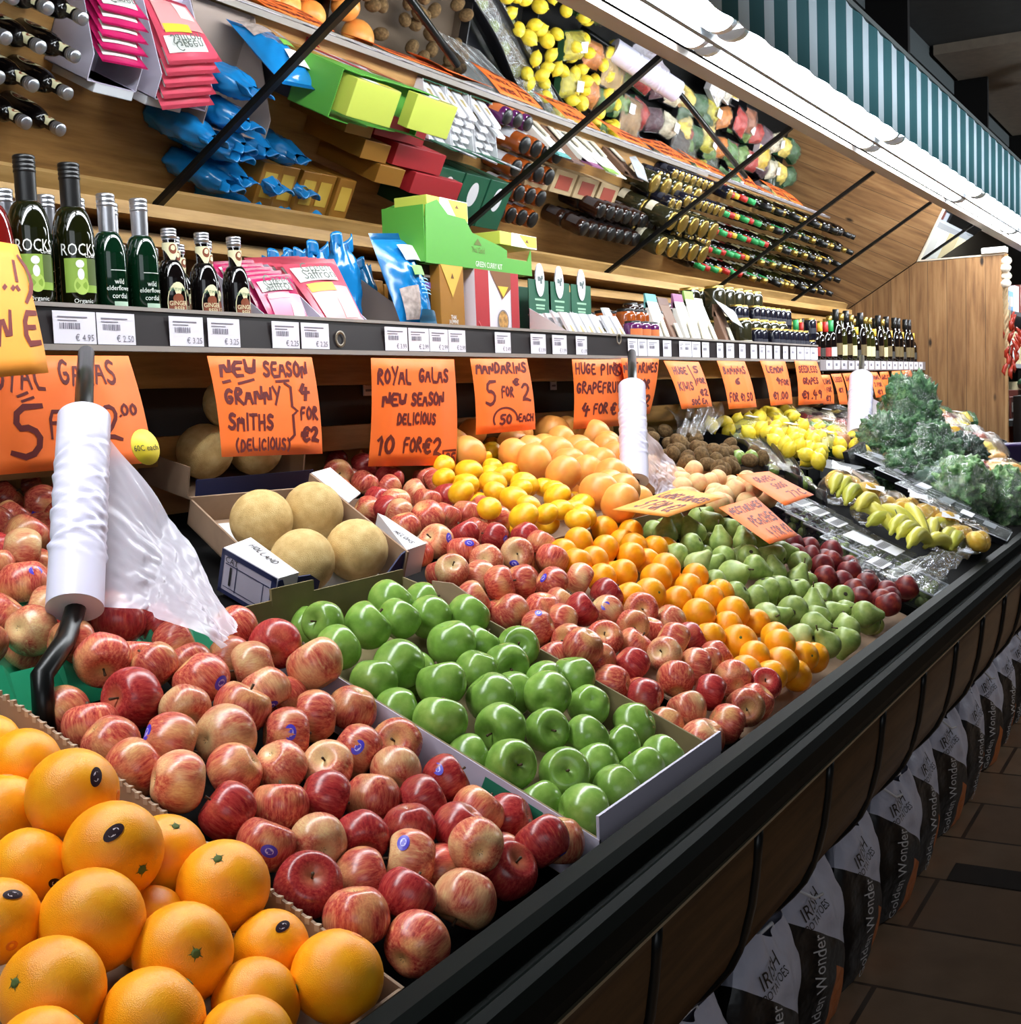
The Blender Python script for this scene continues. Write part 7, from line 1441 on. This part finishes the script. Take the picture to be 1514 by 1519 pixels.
for k in range(54):      # the back half of the far bay
    i, j = k % 18, k//18; x = 5.15 + i*.185 + .03*(j % 2); y = 1.46 + j*.155; c = Vector((x, y, heap_z(y, .012))); Mx = slope_frame(c, .12*((k*7) % 5 - 2)); q = (k*5) % 9
    t = thing('wrapped_pack', f'wrapped vegetable pack at the back of the far bay, {ORD[i]} along the {ORD[j]} row', 'pack', c, 0, 'wrapped packs at the back of the far bay')
    loc_(MB().box((-.08, -.06, -.03), (.08, .06, .0), 0, Mx), 'tray', BLKP if q % 2 else pm('tray_green', (40, 84, 52), .5), t)
    mb = MB(); mb.grid(lambda s, w_: Mx @ Vector((-.078+.156*s, -.058+.116*w_, .002+.045*math.sin(PI*s)**.5*math.sin(PI*w_)**.5+.016*mn.noise(Vector((s*7, w_*7, k))))), 14, 12); loc_(mb, 'contents', pm('rear_fill_%d' % q, [(188, 176, 60), (84, 124, 58), (168, 48, 38), (206, 196, 170), (60, 96, 56), (196, 120, 50), (120, 150, 80), (90, 60, 70), (214, 190, 90)][q], .5, noise=.4, scale=50), t)
    mb = MB(); mb.grid(lambda s, w_: Mx @ Vector((-.08+.16*s, -.06+.12*w_, .008+.05*math.sin(PI*s)**.5*math.sin(PI*w_)**.5)), 12, 8); loc_(mb, 'wrap', WRAP, t)
    if k % 3 == 0: loc_(MB().box((-.03, -.02, .058), (.03, .025, .0592), 0, Mx), 'label', LABEL, t)

# ------------------------------------------------------------------ chillies and garlic on the partition, next bay
st0, st1 = at(1498, 462, 1.215), at(1497, 556, 1.215)
t = thing('chilli_string', 'string of dried red chillies hanging on the edge of the pine partition', 'chilli string', st0)
dr = pm('dried_chilli', (150, 40, 22), .3, noise=.2)
cm_ = MB().tube([(0, 0, 0), (.2, 0, -.35), (.25, 0, -.7), (.1, 0, -1)], [.05, .16, .15, .03], 8).mesh('dried_chilli', dr)
for i in range(18):
    p = st0.lerp(st1, i/17*.85) - st0; o = put('dried_chilli', cm_, t, p + Vector((rnd.uniform(-.03, .03), rnd.uniform(-.035, .02), 0)), (rnd.uniform(-.35, .35), rnd.uniform(-.2, .2), rnd.uniform(0, 6.2))); o.scale = (.085,)*3
loc_(MB().tube([st0 + Vector((0, 0, .09)), st1], .003, 6), 'string', pm('string', (160, 140, 110), .8), t)
g0, g1 = at(1489, 392, 1.238), at(1495, 530, 1.236)
t = thing('garlic_braid', 'pale garlic braid hanging at the top edge of the pine partition', 'garlic braid', g0)
GAR = pm('garlic_skin', (226, 216, 200), .6, noise=.1)
for s in (0, 1, 2): loc_(MB().tube([g0.lerp(g1, i/24) + Vector((.009*math.sin(i*1.1+s*2.09), .009*math.cos(i*1.1+s*2.09), 0)) for i in range(25)], .009, 7), 'braid_strand', pm('dry_garlic_leaf', (206, 180, 140), .8, noise=.2), t)
for i in range(4): loc_(blob(g0 + Vector((.012*(-1)**i, -.012, .02-.045*i)), .03, .03, .026, .12, 2, i, 16, 10, flat=-1), 'garlic_bulb', GAR, t)
# the next bay, beyond the partition
nb = thing('far_display', 'far shelving bay seen past the edge of the pine partition', 'shelf', (10.4, 1.3, 0))
loc_(MB().box((9.0, 1.30, .95), (13.5, 1.9, .99)), 'lower_shelf', GREYP, nb); loc_(MB().box((9.0, 1.45, 1.34), (13.5, 1.9, 1.37)), 'middle_shelf', pm('pale_shelf', (160, 164, 170), .5), nb); loc_(MB().box((9.0, 1.5, 1.74), (13.5, 1.9, 1.77)), 'upper_shelf', GREYP, nb); loc_(MB().box((9.0, 1.9, .4), (13.5, 1.93, 2.0)), 'back_board', pm('dark_back', (58, 52, 48), .7), nb)
fx = random.Random(3)
for row, (z, y) in enumerate(((.99, 1.36), (1.37, 1.5), (1.77, 1.55))):
    for k in range(12):
        x = 9.05 + k*.30; h = fx.uniform(.13, .26); cc = [(196, 202, 214), (170, 190, 210), (90, 130, 170), (206, 190, 150), (120, 60, 50), (214, 214, 210)][fx.randrange(6)]
        t = thing('grocery_carton', f'grocery carton on the {["lower", "middle", "upper"][row]} shelf of the far bay, {ORD[k]} from the partition', 'box', (x+.12, y+.1, z), 0, f'cartons in the far bay, {["lower", "middle", "upper"][row]} shelf')
        loc_(MB().box((x, y, z+.001), (x+.22, y+.22, z+h)), 'carton', pm('grocery_%d_%d_%d' % cc, cc, .5), t); loc_(MB().box((x+.03, y-.0015, z+h*.3), (x+.19, y, z+h*.75)), 'front_panel', pm('grocery_panel', (226, 222, 214), .5), t)
for k, (pa, pb) in enumerate(((1496, 1503), (1505, 1514))):
    a = at(pa, 632, 1.33); o = thing('price_card', f'orange price card on the far bay, {ORD[k]} past the partition', 'price card', a, 0, 'orange cards in the far bay')
    w_ = at(pb, 632, 1.33).x - a.x; MB().box((0, -.002, -.16), (w_*1.0, .002, 0)).build('card', CARD, o)
for k in range(7):
    a = S(1505, 610, 0); o = put('leek', lkm, None, (9.2+.12*k, 1.16, CH-.08), (.1, 0, -1.2 + .05*k)); o.scale = (.40,)*3; tag(o, f'white leek piled in the far bay past the partition, {ORD[k]} from the near end', 'leek', 'leeks in the far bay')
loc_(MB().box((8.95, .95, CH-.5), (13.5, 1.29, CH-.12)), 'bin_front', BLKP, nb)

# ------------------------------------------------------------------ sacks of potatoes hanging below the counter front
ps = NT('sack_print'); sp = ps.n('ShaderNodeSeparateXYZ'); ps.l(ps.obj(), sp.inputs[0])
def mth(op, a, b):
    n = ps.n('ShaderNodeMath', operation=op)
    for i, v in enumerate((a, b)):
        if hasattr(v, 'links'): ps.l(v, n.inputs[i])
        else: n.inputs[i].default_value = v
    return n.outputs[0]
X_, Z_ = sp.outputs[0], sp.outputs[2]
dia = mth('ADD', Z_, mth('MULTIPLY', X_, .55))                    # diagonal that parts white from black
isblack = mth('LESS_THAN', dia, .205); isor = mth('GREATER_THAN', mth('SUBTRACT', X_, mth('MULTIPLY', Z_, .22)), -.012)
isor = mth('MULTIPLY', isor, mth('LESS_THAN', dia, .15)); isside = mth('LESS_THAN', X_, -.135)
wrink = ps.noise(ps.obj(), 14, 3)
c = ps.mix(isblack, lin((196, 196, 214)), lin((18, 16, 18)))
c = ps.mix(isor, c, lin((196, 104, 36)))
ps.base(c); ps.bump(wrink, .6, .02); SACK = ps.set(.42, 0, .4)
SINK = pm('sack_ink_white', (206, 204, 206), .5); SINKB = pm('sack_ink_black', (24, 22, 24), .5); HANDLE = pm('sack_handle', (216, 216, 222), .4)
def sack_y(u, v):               # how far the front bulges towards the aisle
    return -.058*(max(0, math.sin(PI*u))**.5)*(max(0, math.sin(PI*min(1, .06+.90*v)))**.5)
def sack():
    t = thing('potato_sack', 'x', 'sack', (0, 0, 0), 0, 'potato sacks under the counter')
    W_, H_ = .30, .332
    mb = MB()
    def fn(sg):
        def g(u, v):
            pinch = 1 - .32*max(0, v-.72)/.28; x = (u-.5)*W_*pinch; wv = .006*mn.noise(Vector((u*6, v*7, sg)))+.004*math.sin(u*23+v*6)*v
            return Vector((x, sg*(-sack_y(u, v))*-1 + wv + (0 if sg > 0 else 0), .004 + v*H_ + .012*math.sin(u*9)*v)) if sg > 0 else Vector((x, -sack_y(u, v)*.8 + wv, .004 + v*H_ + .012*math.sin(u*9)*v))
        return g
    mb.grid(fn(1), 30, 34); mb.grid(fn(-1), 30, 34); mb.build('sack', SACK, t)
    hd = MB().tube([(-.035, -.012, .335), (-.04, -.022, .30), (-.02, -.028, .285), (.015, -.026, .285), (.035, -.02, .30), (.03, -.012, .335), (-.035, -.012, .335)], .0035, 6); hd.build('handle', HANDLE, t)
    def wrap(o):
        for v in o.data.vertices:
            u = v.co.x/W_ + .5; w_ = max(0, min(1, v.co.z/H_)); v.co.y = sack_y(max(.02, min(.98, u)), w_) - .007 + .006*mn.noise(Vector((u*6, w_*7, 1)))+.004*math.sin(u*23+w_*6)*w_
    o = printed('Golden Wonder', .046, SINK, t, Matrix.Translation((-.062, 0, .122)) @ Matrix.Rotation(PI/2, 4, 'X') @ Matrix.Rotation(PI/2-.06, 4, 'Z'), xs=.70); wrap(o)
    o = printed('IRISH', .042, SINKB, t, Matrix.Translation((-.055, 0, .285)) @ Matrix.Rotation(PI/2, 4, 'X') @ Matrix.Rotation(.35, 4, 'Z'), xs=.8); wrap(o)
    o = printed('POTATOES', .022, SINKB, t, Matrix.Translation((-.045, 0, .260)) @ Matrix.Rotation(PI/2, 4, 'X') @ Matrix.Rotation(.35, 4, 'Z'), xs=.8); wrap(o)
    return t
proto = sack()
for k in range(15):
    x = 1.74 + .325*k; p = Vector((x, .728, .001)); lb = f'white, black and orange potato sack under the counter, {ORD[k]} along from the near end'
    o = proto if k == 0 else dup(proto, p, lb)
    o.location = p; o['label'] = lb; o.rotation_euler = (.03*math.sin(k*2.1), .05*math.sin(k*1.7), .10*math.sin(k*2.9)-.06)
for k in range(6):
    o = MB().tube([(1.55+.65*k, .690, CH-.905), (1.62+.65*k, .676, CH-.945), (1.66+.65*k, .672, CH-.95)], .003, 6).build('tie_cord', HANDLE); tag(o, f'pale tie cord by the sacks below the counter front, {ORD[k]} along', 'cord', 'tie cords of the sacks')
cab = MB().tube([(7.2, .9, 2.868), (7.5, .95, 2.85), (7.7, 1.02, 2.862), (7.9, 1.05, 2.84), (8.0, 1.0, 2.83)], .008, 6).build('loose_cable', BLACKM); tag(cab, 'loose dark cable hanging from the pale ceiling panel', 'cable')
